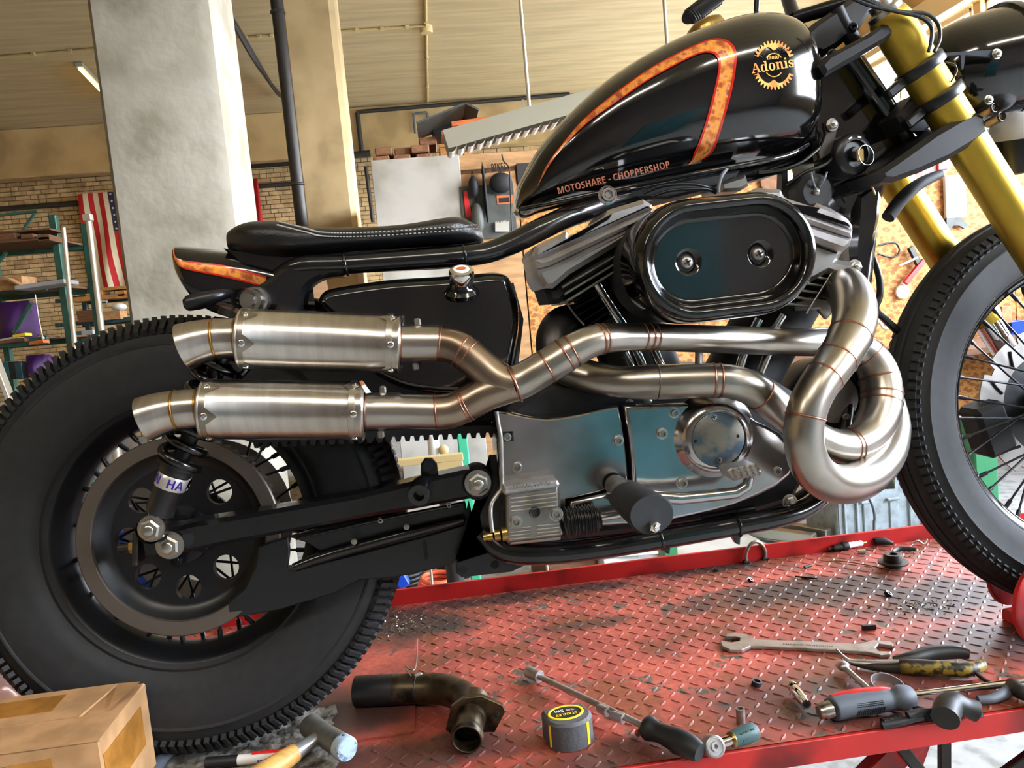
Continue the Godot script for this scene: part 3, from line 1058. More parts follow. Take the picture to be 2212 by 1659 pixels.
func pillow(mb: MB, p: PackedVector2Array, levels: Array, close := true) -> void:
	# rounded slab: levels [inset, z] from back to front
	var q := p.duplicate()
	if Geometry2D.is_polygon_clockwise(q): q.reverse()
	var m := q.size()
	var off := PackedVector2Array()
	for i in m:
		var e0 := (q[i] - q[posmod(i - 1, m)]).normalized()
		var e1 := (q[(i + 1) % m] - q[i]).normalized()
		var h := (Vector2(e0.y, -e0.x) + Vector2(e1.y, -e1.x)).normalized()
		off.append(h / maxf(0.5, h.dot(Vector2(e1.y, -e1.x))))
	var rows := []
	for l in levels:
		var r := PackedVector3Array()
		for i in m:
			var s: Vector2 = q[i] - off[i] * l[0]
			r.append(Vector3(s.x, s.y, l[1]))
		rows.append(r)
	mb.grid(rows, true)
	if close: mb.fan(rows[-1], Vector3(0, 0, 1))
func plate(called: String, a: Array, z0: float, z1: float, bev: float, m: Material, parent: Node, curve := 0) -> MeshInstance3D:
	var b := MB.new()
	b.prism(curved(a, z1, curve) if curve else outline(a, z1), z0, z1, bev)
	return part(called, b, m, parent)
func pipe_part(called: String, a: Array, m: Material, parent: Node, n := 6, sides := 20) -> MeshInstance3D:
	var b := MB.new()
	pipe(b, a, n, sides)
	return part(called, b, m, parent)
func bolts(called: String, kind: String, list: Array, m: Material, parent: Node) -> void:
	# list: [x px, y px, z, radius px]
	for q in list:
		var b := MB.new()
		var p := pz(q[0], q[1], q[2])
		var r: float = q[3] * mpp(p)
		if kind == "hex": hex_bolt(b, p, Vector3(0.02, 0.02, 1), r, r * 0.9, q[0])
		else: allen_bolt(b, p, Vector3(0, 0, 1), r, r * 0.9)
		part(called, b, m, parent)

const WA := Vector3(0, 0.1219, 0.9925)
func wheel_frame(c: Vector3) -> Transform3D:
	var y := WA.normalized()
	var x := Vector3(1, 0, 0)
	return Transform3D(Basis(x, y, x.cross(y)), c)
func mirror(p: Array) -> Array:
	var r := p.duplicate()
	for i in range(p.size() - 2, -1, -1): r.append(Vector2(p[i].x, -p[i].y))
	return r
func lug(mb: MB, xf: Transform3D, a: float, r: float, h: float, s: Vector3, tilt: float, skew := 0.0) -> void:
	var b := Basis(Vector3.UP, -a) * Basis(Vector3.FORWARD, tilt) * Basis(Vector3.RIGHT, skew)
	mb.box(xf * (Basis(Vector3.UP, -a) * Vector3(r, h, 0)), s, xf.basis * b)
func spokes(mesh_r: float, rim: Node, xf: Transform3D, n: int, r0: float, h0: float, r1: float) -> void:
	for i in n:
		var s := 1.0 if i % 2 else -1.0
		var lean := (1.0 if (i / 2) % 2 else -1.0) * 0.75
		var a1 := TAU * i / n
		var a0 := a1 + lean
		var p0 := xf * Vector3(cos(a0) * r0, h0 * s, sin(a0) * r0)
		var p1 := xf * Vector3(cos(a1) * r1, 0.006 * s, sin(a1) * r1)
		var b := MB.new()
		var d := (p1 - p0).normalized()
		b.tube([p0, p1 - d * 0.018, p1 - d * 0.0175, p1], [mesh_r, mesh_r, mesh_r * 1.9, mesh_r * 1.9], 7)
		part("spoke", b, M.black_metal, rim)

func holed_web(mb: MB, xf: Transform3D, n: int, r0: float, r1: float, rc: float, hr: float, h: float, th: float, a_off: float) -> void:
	for k in n:
		var ac := a_off + TAU * k / n
		var c := Vector2(rc, 0)
		var out := []
		var da := PI / n
		for i in 12: out.append(Vector2.from_angle(-da + 2 * da * i / 12.0) * r1)
		for i in 6: out.append(Vector2.from_angle(da) * lerpf(r1, r0, i / 6.0))
		for i in 6: out.append(Vector2.from_angle(da - 2 * da * i / 6.0) * r0)
		for i in 6: out.append(Vector2.from_angle(-da) * lerpf(r0, r1, i / 6.0))
		var fl := PackedVector3Array()
		var ho := PackedVector3Array()
		var hb := PackedVector3Array()
		for q in out:
			var e: Vector2 = c + (q - c).normalized() * hr
			var qq: Vector2 = q.rotated(ac)
			e = e.rotated(ac)
			fl.append(xf * Vector3(qq.x, h, qq.y))
			ho.append(xf * Vector3(e.x, h, e.y))
			hb.append(xf * Vector3(e.x, h - th, e.y))
		for i in out.size():
			var j := (i + 1) % out.size()
			mb.quad(fl[i], ho[i], ho[j], fl[j])
		mb.grid([ho, hb], true)
	for i in mb.n.size(): pass

func build_motorcycle() -> void:
	var bike := thing("motorcycle", Vector3(0.36, 0.0, 0.0), "black custom motorcycle with gold fork and twin stainless mufflers on red lift", "motorcycle")
	rear_wheel(bike)
	front_end(bike)
	swingarm_and_shock(bike)
	body_and_frame(bike)
	engine(bike)
	exhaust(bike)

func rear_wheel(bike: Node) -> void:
	var xf := wheel_frame(Vector3(-0.425, 0.3575, 0.0))
	var t := MB.new()
	t.lathe(mirror([Vector2(0.206, 0.045), Vector2(0.214, 0.053), Vector2(0.222, 0.056), Vector2(0.226, 0.061), Vector2(0.242, 0.064), Vector2(0.262, 0.0685), Vector2(0.286, 0.0695), Vector2(0.297, 0.068), Vector2(0.299, 0.0695), Vector2(0.302, 0.0695), Vector2(0.304, 0.067), Vector2(0.314, 0.0635), Vector2(0.326, 0.056), Vector2(0.335, 0.046), Vector2(0.340, 0.03), Vector2(0.3415, 0.0)]), xf, 96)
	var tyre := part("rear_tyre", t, M.rubber, bike, "black vintage pattern rear tyre")
	var l := MB.new()
	for k in 156:
		var a := TAU * k / 156.0
		for s in [-1.0, 1.0]:
			lug(l, xf, a, 0.3295, 0.0572 * s, Vector3(0.029, 0.009, 0.0072), 0.85 * s, 0.12 * s)
			lug(l, xf, a + 0.5 * TAU / 156.0, 0.3405, 0.0335 * s, Vector3(0.011, 0.017, 0.0085), 0.28 * s, 0.3 * s)
		lug(l, xf, a, 0.343, 0.0, Vector3(0.009, 0.034, 0.0085), 0.0, 0.4)
	part("tread", l, M.rubber, tyre)
	var r := MB.new()
	r.lathe(mirror([Vector2(0.212, 0.054), Vector2(0.216, 0.054), Vector2(0.2165, 0.050), Vector2(0.208, 0.046), Vector2(0.201, 0.042), Vector2(0.196, 0.03), Vector2(0.186, 0.022), Vector2(0.183, 0.0)]), xf, 80)
	var rim := part("rear_rim", r, M.satin_black, bike)
	spokes(0.0022, rim, xf, 40, 0.05, 0.036, 0.186)
	var h := MB.new()
	h.lathe(mirror([Vector2(0.0, 0.085), Vector2(0.034, 0.085), Vector2(0.036, 0.05), Vector2(0.056, 0.042), Vector2(0.056, 0.034), Vector2(0.034, 0.03), Vector2(0.03, 0.0)]), xf, 32)
	part("rear_hub", h, M.satin_black, bike)
	# far-side brake disc, seen through the pulley
	var bd := MB.new()
	bd.lathe([Vector2(0.105, -0.085), Vector2(0.145, -0.085), Vector2(0.145, -0.09), Vector2(0.105, -0.09), Vector2(0.105, -0.085)], xf, 48)
	part("rear_brake_disc", bd, M.disc_steel, bike)
	# belt pulley
	var px := wheel_frame(Vector3(-0.4155, 0.3705, 0.096))
	var pr := MB.new()
	pr.lathe([Vector2(0.1275, -0.014), Vector2(0.1275, 0.0), Vector2(0.129, 0.002), Vector2(0.149, 0.002), Vector2(0.151, 0.0), Vector2(0.151, -0.005), Vector2(0.146, -0.006), Vector2(0.146, -0.03), Vector2(0.128, -0.03)], px, 96)
	var pul := part("pulley", pr, M.ring_steel, bike, "bare steel outer ring of the black belt pulley")
	var te := MB.new()
	for k in 61: lug(te, px, TAU * k / 61.0, 0.148, -0.018, Vector3(0.005, 0.024, 0.007), 0.0)
	part("pulley_teeth", te, M.satin_black, pul)
	var wb := MB.new()
	wb.lathe([Vector2(0.1277, -0.004), Vector2(0.123, -0.009), Vector2(0.113, -0.019), Vector2(0.108, -0.02)], px, 64)
	holed_web(wb, px, 8, 0.045, 0.108, 0.083, 0.0195, -0.02, 0.012, 0.0)
	wb.lathe([Vector2(0.045, -0.02), Vector2(0.043, -0.014), Vector2(0.03, -0.012), Vector2(0.0, -0.012)], px, 40)
	part("pulley_web", wb, M.satin_black, pul)
	for k in 5:
		var b := MB.new()
		var a := TAU * k / 5.0 + 0.55
		hex_bolt(b, px * Vector3(cos(a) * 0.037, -0.012, sin(a) * 0.037), WA, 0.009, 0.009, 0.2, 1.35)
		part("pulley_bolt", b, M.black_metal, pul)
	# toothed belt, upper run
	var bt := PackedVector2Array(outline([520, 948, 800, 931, 1090, 917], 0.096))
	var lo := []
	for k in 27:
		var x := 1085.0 - k * 20.4
		var y0 := 932.0 + (1085.0 - x) * 0.045
		lo.append_array([x + 6, y0 + 1, x + 4, y0 + 12, x - 5, y0 + 12, x - 8, y0 + 1])
	bt.append_array(outline(lo, 0.096))
	var bm := MB.new()
	bm.prism(bt, 0.067, 0.096, 0.0)
	part("drive_belt", bm, M.rubber, bike)

func swingarm_and_shock(bike: Node) -> void:
	var arm := plate("swingarm", [300, 1172, 308, 1148, 330, 1140, 380, 1140, 411, 1131, 500, 1117, 598, 1100, 765, 1071, 909, 1037, 1000, 1017, 1040, 1012, 1062, 1030, 1062, 1060, 1040, 1076, 1013, 1079, 900, 1100, 760, 1124, 610, 1154, 480, 1178, 419, 1192, 330, 1208, 305, 1200], 0.125, 0.165, 0.006, M.frame_black, bike)
	plate("axle_slot", [388, 1160, 398, 1152, 414, 1152, 420, 1162, 416, 1176, 404, 1182, 390, 1180], 0.15, 0.1655, 0.0, M.soot_and_hole_shade, arm)  # dark plate on the solid arm, slot shade put into its colour
	plate("swingarm_far", [305, 1165, 600, 1115, 1010, 1040, 1030, 1070, 600, 1160, 305, 1200], -0.165, -0.13, 0.004, M.frame_black, bike)
	var cr := MB.new()
	cr.tube([pz(1030, 1045, -0.16), pz(1030, 1045, 0.16)], 0.024, 20)
	part("swingarm_pivot", cr, M.frame_black, bike)
	# end plate and adjuster
	var ad := MB.new()
	ad.box(pz(300, 1180, 0.145), Vector3(0.008, 0.05, 0.034), Basis(Vector3.FORWARD, 0.15), 0.002)
	ad.tube([pz(300, 1180, 0.145), pz(256, 1184, 0.145)], 0.0055, 12)
	part("axle_adjuster", ad, M.dark_steel, arm)
	var an := MB.new()
	hex_bolt(an, pz(297, 1180, 0.145), Vector3(-1, 0.05, 0), 0.01, 0.011)
	part("adjuster_nut", an, M.brass, arm)
	bolts("axle_nut", "hex", [[368, 1177, 0.168, 24]], M.zinc, arm)
	bolts("shock_bolt", "hex", [[328, 1141, 0.196, 23]], M.zinc, arm)
	# gussets, tab and bush on the arm
	var tab := plate("tab", [908, 1042, 909, 1003, 918, 991, 934, 991, 944, 1002, 948, 1036], 0.14, 0.15, 0.002, M.frame_black, arm)
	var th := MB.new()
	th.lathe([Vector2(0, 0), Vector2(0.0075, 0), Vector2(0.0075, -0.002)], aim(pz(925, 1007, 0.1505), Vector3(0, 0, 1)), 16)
	part("tab_hole", th, M.soot_and_hole_shade, tab)  # flat dark disc on the tab; the shade of a hole is painted
	var bush := MB.new()
	var bc := pz(905, 1071, 0.205)
	bush.lathe([Vector2(0.008, -0.005), Vector2(0.008, 0.0), Vector2(0.0155, 0.0), Vector2(0.0165, -0.002), Vector2(0.0165, -0.042)], aim(bc, Vector3(-0.12, -0.1, 1)), 28)
	bush.lathe([Vector2(0, -0.012), Vector2(0.008, -0.012), Vector2(0.008, 0)], aim(bc, Vector3(-0.12, -0.1, 1)), 20)
	part("passenger_peg_boss", bush, M.frame_black, arm)
	bolts("pivot_nut", "hex", [[1032, 1043, 0.172, 23]], M.zinc, bike)
	var bo := MB.new()
	bo.lathe([Vector2(0, 0.172), Vector2(0.021, 0.172), Vector2(0.023, 0.168), Vector2(0.023, 0.12)], Transform3D(Basis(Vector3(1, 0, 0), Vector3(0, 0, 1), Vector3(0, -1, 0)), Vector3(pz(1032, 1043, 0.165).x, pz(1032, 1043, 0.165).y, 0)), 32)
	part("pivot_boss", bo, M.satin_black, bike)
	# lower belt guard with its rolled rib
	var gd := plate("belt_guard", [494, 1338, 492, 1303, 529, 1271, 552, 1225, 557, 1181, 622, 1160, 626, 1190, 622, 1226, 640, 1232, 700, 1214, 760, 1200, 900, 1165, 1000, 1135, 1013, 1082, 1022, 1120, 1032, 1172, 975, 1222, 858, 1247, 775, 1254, 724, 1281, 602, 1318], 0.106, 0.113, 0.002, M.satin_black, bike)
	var up := plate("guard_upper", [622, 1160, 700, 1138, 900, 1106, 1005, 1084, 1012, 1120, 1000, 1140, 900, 1166, 700, 1215, 640, 1232, 690, 1190, 660, 1172], 0.1, 0.108, 0.002, M.satin_black, gd)
	pipe_part("guard_rib", [[634, 1226, 0.113, 9], [700, 1202, 0.113, 12], [850, 1160, 0.113, 12], [1002, 1122, 0.113, 9]], M.frame_black, gd, 4, 14)
	pipe_part("guard_lip", [[640, 1164, 0.113, 3], [780, 1131, 0.114, 4], [1000, 1087, 0.114, 4]], M.frame_black, gd, 4, 10)
	plate("guard_slot", [913, 1168, 921, 1166, 925, 1206, 917, 1210], 0.1, 0.1136, 0.0, M.soot_and_hole_shade, gd)  # dark patch over the guard, shade of the slot given as colour
	bolts("guard_bolt", "allen", [[822, 1124, 0.114, 5], [970, 1091, 0.114, 5], [765, 1170, 0.125, 5], [878, 1138, 0.125, 5]], M.zinc, gd)
	# shock absorber
	var p0 := pz(330, 1141, 0.185)
	var p1 := pz(530, 648, 0.175)
	var ax := (p1 - p0).normalized()
	var x := aim(p0, ax)
	var ln := (p1 - p0).length()
	var b := MB.new()
	b.lathe([Vector2(0.0, 0.022), Vector2(0.017, 0.022), Vector2(0.0195, 0.03), Vector2(0.0205, 0.082), Vector2(0.0225, 0.084), Vector2(0.0225, 0.093), Vector2(0.028, 0.094), Vector2(0.028, 0.099), Vector2(0.012, 0.1), Vector2(0.012, ln - 0.03), Vector2(0.028, ln - 0.03), Vector2(0.028, ln - 0.02), Vector2(0.012, ln - 0.015), Vector2(0.0, ln - 0.015)], x, 32)
	var e := MB.new()
	var sh := part("shock_absorber", b, M.satin_black, bike)
	e.lathe([Vector2(0.019, -0.013), Vector2(0.02, -0.01), Vector2(0.02, 0.01), Vector2(0.019, 0.013)], aim(p0, Vector3(0, 0, 1)), 24)
	e.tube([p0, p0 + ax * 0.03], 0.014, 16)
	part("shock_eye", e, M.frame_black, sh)
	var e2 := MB.new()
	e2.lathe([Vector2(0.016, -0.013), Vector2(0.017, 0.0), Vector2(0.016, 0.013)], aim(p1, Vector3(0, 0, 1)), 24)
	part("shock_eye", e2, M.frame_black, sh)
	var sp := []
	for i in 180:
		var q := i / 179.0
		var a := q * TAU * 9.0
		sp.append(x * Vector3(cos(a) * 0.0275, lerpf(0.1, ln - 0.032, q), sin(a) * 0.0275))
	var s := MB.new()
	s.tube(sp, 0.0062, 10)
	part("coil_spring", s, M.frame_black, sh)
	var bn := MB.new()
	bn.lathe([Vector2(0.0208, 0.062), Vector2(0.0212, 0.0625), Vector2(0.0212, 0.081), Vector2(0.0208, 0.0815)], x, 40)
	var bnd := part("sticker_band", bn, M.band_silver, sh, "silver band with purple capitals")
	var tx := MB.new()
	var warp := func(p: Vector3) -> Vector3:
		var a := PI / 2 - p.x / 0.0216 + 0.02
		return x * Vector3(cos(a) * 0.0216, 0.0718 + p.y, sin(a) * 0.0216)
	# the print runs round the band; the middle of it faces the camera
	var side := 1.0 if (x.basis * Vector3(0, 0, 1)).z > 0 else -1.0
	if side < 0:
		warp = func(p: Vector3) -> Vector3:
			var a := -PI / 2 - p.x / 0.0216
			return x * Vector3(cos(a) * 0.0216, 0.0718 + p.y, sin(a) * 0.0216)
	tx.text("N  HA", 0.0125, Transform3D.IDENTITY, true, warp, 0.0, false, 0.046)
	part("band_print", tx, M.purple_ink, bnd)
	var ub := MB.new()
	ub.lathe([Vector2(0.0, 0.02), Vector2(0.009, 0.02), Vector2(0.0095, 0.016), Vector2(0.0095, 0.012), Vector2(0.0155, 0.012), Vector2(0.0165, 0.004), Vector2(0.0165, -0.004), Vector2(0.019, -0.004), Vector2(0.019, -0.012), Vector2(0.014, -0.03)], aim(pz(548, 648, 0.17), Vector3(-0.18, 0, 1)), 28)
	part("upper_shock_bolt", ub, M.zinc, sh)

func body_and_frame(bike: Node) -> void:
	# ---- fuel tank
	var tl := loft([[1117, 432, 448, 0.03], [1125, 398, 459, 0.055], [1143, 364, 461, 0.075], [1175, 311, 449, 0.095], [1240, 239, 431, 0.115], [1333, 159, 411, 0.13], [1460, 85, 385, 0.138], [1586, 36, 361, 0.138], [1660, 25, 348, 0.132], [1713, 36, 333, 0.12], [1742, 62, 306, 0.1], [1756, 110, 252, 0.066], [1760, 150, 215, 0.03]], 0.05, 2.7, 5)
	var tm := MB.new()
	tl.build(tm, 56)
	var tank := part("fuel_tank", tm, M.gloss_black, bike, "glossy black peanut style fuel tank")
	var so := [1161, 402, 1178, 362, 1207, 320, 1257, 260, 1317, 209, 1396, 152, 1460, 116, 1523, 88, 1555, 83, 1577, 91, 1589, 108, 1591, 130, 1582, 190, 1566, 250, 1548, 310, 1536, 332, 1517, 345, 1483, 358]
	var si := [1162, 402, 1184, 362, 1215, 320, 1266, 268, 1330, 222, 1396, 176, 1460, 140, 1506, 118, 1530, 114, 1545, 120, 1552, 137, 1548, 170, 1536, 220, 1522, 270, 1508, 310, 1499, 330, 1494, 345, 1484, 358]
	var st := MB.new()
	band(st, tl, so, si, 0.12, 0.88)
	var stripe := part("marbled_stripe", st, M.stripe_orange, tank, "orange marbled scallop stripe")
	var sr := MB.new()
	band(sr, tl, so, si, 0.0, 0.13, 0.001)
	band(sr, tl, so, si, 0.87, 1.0, 0.001)
	part("pinstripe", sr, M.stripe_red, stripe)
	var put := func(p: Vector3) -> Vector3: return on_loft(tl, p.x, p.y, 0.0011)
	var pxf := func(x: float, y: float, ang: float) -> Transform3D:
		return Transform3D(Basis(Vector3(cos(ang), sin(ang), 0), Vector3(sin(ang), -cos(ang), 0), Vector3(0, 0, 1)), Vector3(x, y, 0))
	var le := MB.new()
	le.text("MOTOSHARE - CHOPPERSHOP", 14.5, pxf.call(1325, 384, -0.234), true, put, 0.0, false, 248)
	part("tank_lettering", le, M.copper_leaf, tank)
	var em := MB.new()
	for s in [-1.0, 1.0]:
		var gp := PackedVector2Array()
		var n := 13
		for i in n * 4 + 1:
			var a: float = lerpf(0.42, PI - 0.42, i / float(n * 4))
			gp.append(Vector2(1.0 if i % 4 < 2 else 0.87, a))
		for i in 25:
			var a: float = lerpf(PI - 0.42, 0.42, i / 24.0)
			var dip := 0.78 - 0.2 * exp(-pow((a - PI / 2) / 0.22, 2.0))
			gp.append(Vector2(dip, a))
		var q := PackedVector3Array()
		for g in gp: q.append(Vector3(1671 + cos(g.y) * g.x * 47, 141 + s * sin(g.y) * g.x * 54, 0))
		var f := MB.new()
		f.fan(q, Vector3(0, 0, 1))
		for i in f.v.size(): f.v[i] = on_loft(tl, f.v[i].x, f.v[i].y, 0.001)
		f.ix.reverse()
		em.add(f, Transform3D.IDENTITY)
		var arc := []
		for i in 17:
			var a: float = lerpf(0.7, PI - 0.7, i / 16.0)
			arc.append(on_loft(tl, 1671 + cos(a) * 21, 141 + s * sin(a) * 25, 0.0008))
		em.tube(arc, 0.0008, 6)
	em.text("Adonis", 21, pxf.call(1668, 142, -0.16), true, put, 0.0, true, 92)
	em.text("moto", 9, pxf.call(1669, 124, -0.1), true, put, 0.0, true, 26)
	var emb := part("tank_emblem", em, M.emblem_leaf, tank, "copper gear emblem with script lettering")
	var et := MB.new()
	var put2 := func(p: Vector3) -> Vector3: return on_loft(tl, p.x, p.y, 0.0018)
	et.text("EST", 8, pxf.call(1648, 116, -0.75), true, put2, 0.0, false, 18)
	et.text("2012", 8, pxf.call(1690, 107, 0.42), true, put2, 0.0, false, 22)
	part("emblem_date", et, M.ink_black, emb)
	var sw := MB.new()
	pipe(sw, [[1125, 452, 0.085, 5], [1240, 428, 0.105, 6], [1460, 384, 0.12, 6], [1600, 357, 0.12, 6], [1700, 336, 0.105, 6], [1745, 312, 0.08, 5]], 5, 10)
	part("tank_seam", sw, M.gloss_black, tank)
	var gc := MB.new()
	gc.lathe([Vector2(0.0, 0.008), Vector2(0.024, 0.007), Vector2(0.031, 0.003), Vector2(0.034, -0.006), Vector2(0.034, -0.03)], aim(pz(1522, 58, -0.05), Vector3(-0.32, 1, -0.1)), 28)
	part("fuel_cap", gc, M.brass, tank)
	# ---- seat
	var sl := loft([[479, 512, 535, 0.03], [486, 499, 546, 0.06], [499, 489, 552, 0.085], [543, 475, 560, 0.115], [607, 475, 564, 0.13], [657, 486, 562, 0.135], [733, 491, 553, 0.135], [860, 485, 541, 0.125], [955, 469, 536, 0.12], [993, 465, 533, 0.11], [1024, 477, 530, 0.092], [1042, 492, 525, 0.066], [1048, 504, 516, 0.03]], 0.07, 2.8, 5)
	var se := MB.new()
	sl.build(se, 44)
	var seat := part("seat", se, M.leather, bike, "black stitched leather solo seat")
	var sti := MB.new()
	var line := smooth([Vector2(600, 482), Vector2(660, 497), Vector2(701, 506), Vector2(796, 506), Vector2(923, 498), Vector2(1034, 489)], 14)
	for i in line.size() - 1:
		for k in 2:
			var c: Vector2 = line[i] + Vector2(0, -4 + k * 8)
			var p := on_loft(sl, c.x, c.y, 0.0006)
			sti.box(p, Vector3(0.0032, 0.0016, 0.0012), Basis(Vector3(0, 0, 1), -0.05))
	part("stitching", sti, M.thread, seat).set_meta("kind", "stuff")
	var seam := []
	for c in line: seam.append(on_loft(sl, c.x, c.y, 0.0))
	var sem := MB.new()
	sem.tube(seam, 0.0012, 6)
	part("seat_seam", sem, M.leather, seat)
	plate("seat_pan", [481, 536, 520, 574, 575, 604, 612, 596, 660, 566, 800, 552, 1040, 528, 1040, 520, 800, 535, 600, 545], -0.09, 0.09, 0.004, M.frame_black, bike, 0)
	# ---- rear fender
	var fl := loft([[367, 530, 545, 0.05], [370, 527, 580, 0.075], [378, 526, 605, 0.088], [392, 526, 634, 0.094], [412, 527, 662, 0.097], [440, 529, 678, 0.098], [480, 533, 690, 0.098], [540, 540, 700, 0.098], [620, 560, 705, 0.095], [680, 580, 700, 0.09]], 0.08, 3.2, 4)
	var fm := MB.new()
	fl.build(fm, 44)
	var fen := part("rear_fender", fm, M.gloss_black, bike, "bobbed black rear fender with orange stripe")
	var fo := [379, 533, 377, 543, 381, 555, 395, 562, 430, 566, 481, 572, 532, 585, 575, 597]
	var fi := [375, 534, 374, 547, 380, 567, 395, 580, 430, 588, 481, 598, 532, 610, 575, 622]
	var fs := MB.new()
	band(fs, fl, fo, fi, 0.14, 0.86)
	var fst := part("marbled_stripe", fs, M.stripe_orange, fen)
	var fr := MB.new()
	band(fr, fl, fo, fi, 0.0, 0.16, 0.001)
	band(fr, fl, fo, fi, 0.85, 1.0, 0.001)
	part("pinstripe", fr, M.stripe_red, fst)
	var ind := MB.new()
	pipe(ind, [[402, 656, 0.13, 13], [408, 655, 0.13, 17], [440, 648, 0.13, 18], [474, 638, 0.125, 13], [500, 634, 0.1, 8]], 4, 20)
	var indicator := part("indicator", ind, M.satin_black, bike)
	var il := MB.new()
	il.lathe([Vector2(0, 0.004), Vector2(0.007, 0.003), Vector2(0.009, 0.0)], aim(pz(402, 656, 0.13), Vector3(-1, -0.1, 0.1)), 20)
	part("indicator_lens", il, M.lens_smoke, indicator)
	# ---- frame
	var fb := plate("frame_forging", [627, 566, 700, 556, 748, 553, 748, 592, 700, 600, 668, 618, 655, 645, 652, 690, 605, 692, 592, 668, 562, 670, 532, 656, 528, 632, 575, 605], 0.1, 0.142, 0.007, M.frame_black, bike, 3)
	pipe_part("seat_rail", [[600, 596, 0.12, 16], [650, 575, 0.13, 21], [745, 571, 0.13, 21], [880, 562, 0.13, 21], [1000, 553, 0.13, 22], [1055, 545, 0.12, 23], [1110, 524, 0.11, 24], [1170, 494, 0.1, 24], [1240, 462, 0.08, 23], [1330, 432, 0.05, 22], [1460, 402, 0.03, 20], [1620, 375, 0.01, 20], [1760, 320, 0.0, 24]], M.frame_black, bike, 5, 22)
	pipe_part("seat_rail_far", [[600, 600, -0.12, 14], [745, 575, -0.13, 17], [1000, 560, -0.13, 18], [1110, 530, -0.11, 18], [1240, 470, -0.08, 18], [1460, 405, -0.03, 17]], M.frame_black, bike, 4, 14)
	for q in [[747, 571, 0.13, 1, -0.07], [1004, 553, 0.13, 1, -0.09]]:
		var c := pz(q[0], q[1], q[2])
		var cl := MB.new()
		cl.ring(c, Vector3(1, 0.1, 0), 22 * mpp(c), 0.0025)
		part("rail_collar", cl, M.frame_black, bike)
	# oil tank with its filler
	var ot := curved([684, 660, 692, 630, 731, 617, 842, 602, 938, 596, 1020, 590, 1070, 586, 1100, 594, 1114, 625, 1124, 660, 1126, 700, 1118, 760, 1104, 815, 1070, 850, 960, 856, 860, 840, 780, 790, 720, 700], 0.16, 4)
	var om := MB.new()
	pillow(om, ot, [[0.0, 0.02], [0.0, 0.128], [0.0015, 0.141], [0.005, 0.150], [0.009, 0.155], [0.0125, 0.157], [0.014, 0.1573]])
	var oil := part("oil_tank", om, M.gloss_black, bike, "glossy black oil tank under the seat")
	var neck := MB.new()
	var nc := pz(996, 622, 0.165)
	neck.lathe([Vector2(0.024, -0.012), Vector2(0.0255, -0.006), Vector2(0.022, -0.002), Vector2(0.017, 0.004), Vector2(0.0155, 0.02)], aim(nc, Vector3(0.03, 1, 0.42)), 32)
	part("filler_neck", neck, M.gloss_black, oil)
	var fc := MB.new()
	var cc := pz(997, 593, 0.182)
	var cx := aim(cc, Vector3(0.03, 1, 0.62))
	fc.lathe([Vector2(0.0135, -0.012), Vector2(0.0165, -0.011), Vector2(0.0182, -0.004), Vector2(0.0182, 0.004), Vector2(0.0165, 0.0075), Vector2(0.0135, 0.0085), Vector2(0.0, 0.0085)], cx, 40)
	var cap := part("filler_cap", fc, M.chrome, oil, "chrome filler cap with orange and white badge")
	var b1 := MB.new()
	b1.lathe([Vector2(0.0, 0.0097), Vector2(0.011, 0.0095), Vector2(0.0115, 0.0085)], cx, 32)
	part("cap_badge", b1, M.white_paint, cap)
	var b2 := MB.new()
	b2.prism(PackedVector2Array([Vector2(-0.008, 0), Vector2(-0.004, 0.0045), Vector2(0.004, 0.0045), Vector2(0.008, 0), Vector2(0.004, -0.0045), Vector2(-0.004, -0.0045)]), 0.0097, 0.0101, 0.0, Transform3D(cx.basis * Basis(Vector3.RIGHT, -PI / 2), cx.origin))
	part("cap_shield", b2, M.plank_orange, cap)
	plate("battery_box", [640, 700, 700, 640, 1110, 610, 1132, 690, 1110, 880, 1060, 915, 880, 930, 700, 880, 640, 800], -0.09, 0.05, 0.006, M.matt_black, bike)
	# lower cradle
	pipe_part("cradle_tube", [[1040, 1150, 0.14, 18], [1090, 1190, 0.15, 24], [1180, 1196, 0.16, 24], [1300, 1184, 0.165, 23], [1430, 1162, 0.17, 24], [1580, 1136, 0.17, 23], [1680, 1118, 0.165, 22], [1745, 1094, 0.15, 21], [1790, 1050, 0.12, 21], [1815, 980, 0.09, 20], [1835, 800, 0.05, 20], [1862, 600, 0.03, 20], [1880, 430, 0.02, 20], [1886, 340, 0.02, 18]], M.frame_black, bike, 5, 20)
	pipe_part("cradle_tube_far", [[1090, 1170, -0.14, 17], [1300, 1160, -0.15, 17], [1600, 1115, -0.15, 16], [1740, 1070, -0.13, 16], [1800, 960, -0.08, 16], [1850, 620, -0.03, 16]], M.frame_black, bike, 4, 14)
	var tb := MB.new()
	for q in [[1425, 1163], [1592, 1134]]:
		var c := pz(q[0], q[1], 0.17)
		tb.ring(c, Vector3(1, 0.1, 0), 24 * mpp(c), 0.0025)
	tb.prism(outline([1432, 1180, 1450, 1178, 1448, 1198, 1440, 1196], 0.18), 0.165, 0.178, 0.001)
	tb.prism(outline([1582, 1158, 1602, 1154, 1600, 1178, 1592, 1176], 0.18), 0.165, 0.178, 0.001)
	part("cradle_lug", tb, M.frame_black, bike)
	var sp := plate("side_plate", [984, 1214, 985, 1238, 998, 1248, 1050, 1242, 1105, 1236, 1135, 1222, 1150, 1206, 1135, 1186, 1090, 1176, 1050, 1166, 1040, 1120, 1040, 1085, 1060, 1070, 1066, 1030, 1060, 985, 1085, 985, 1100, 1100, 1090, 1180, 1020, 1192], 0.13, 0.14, 0.002, M.satin_black, bike)
	var shm := MB.new()
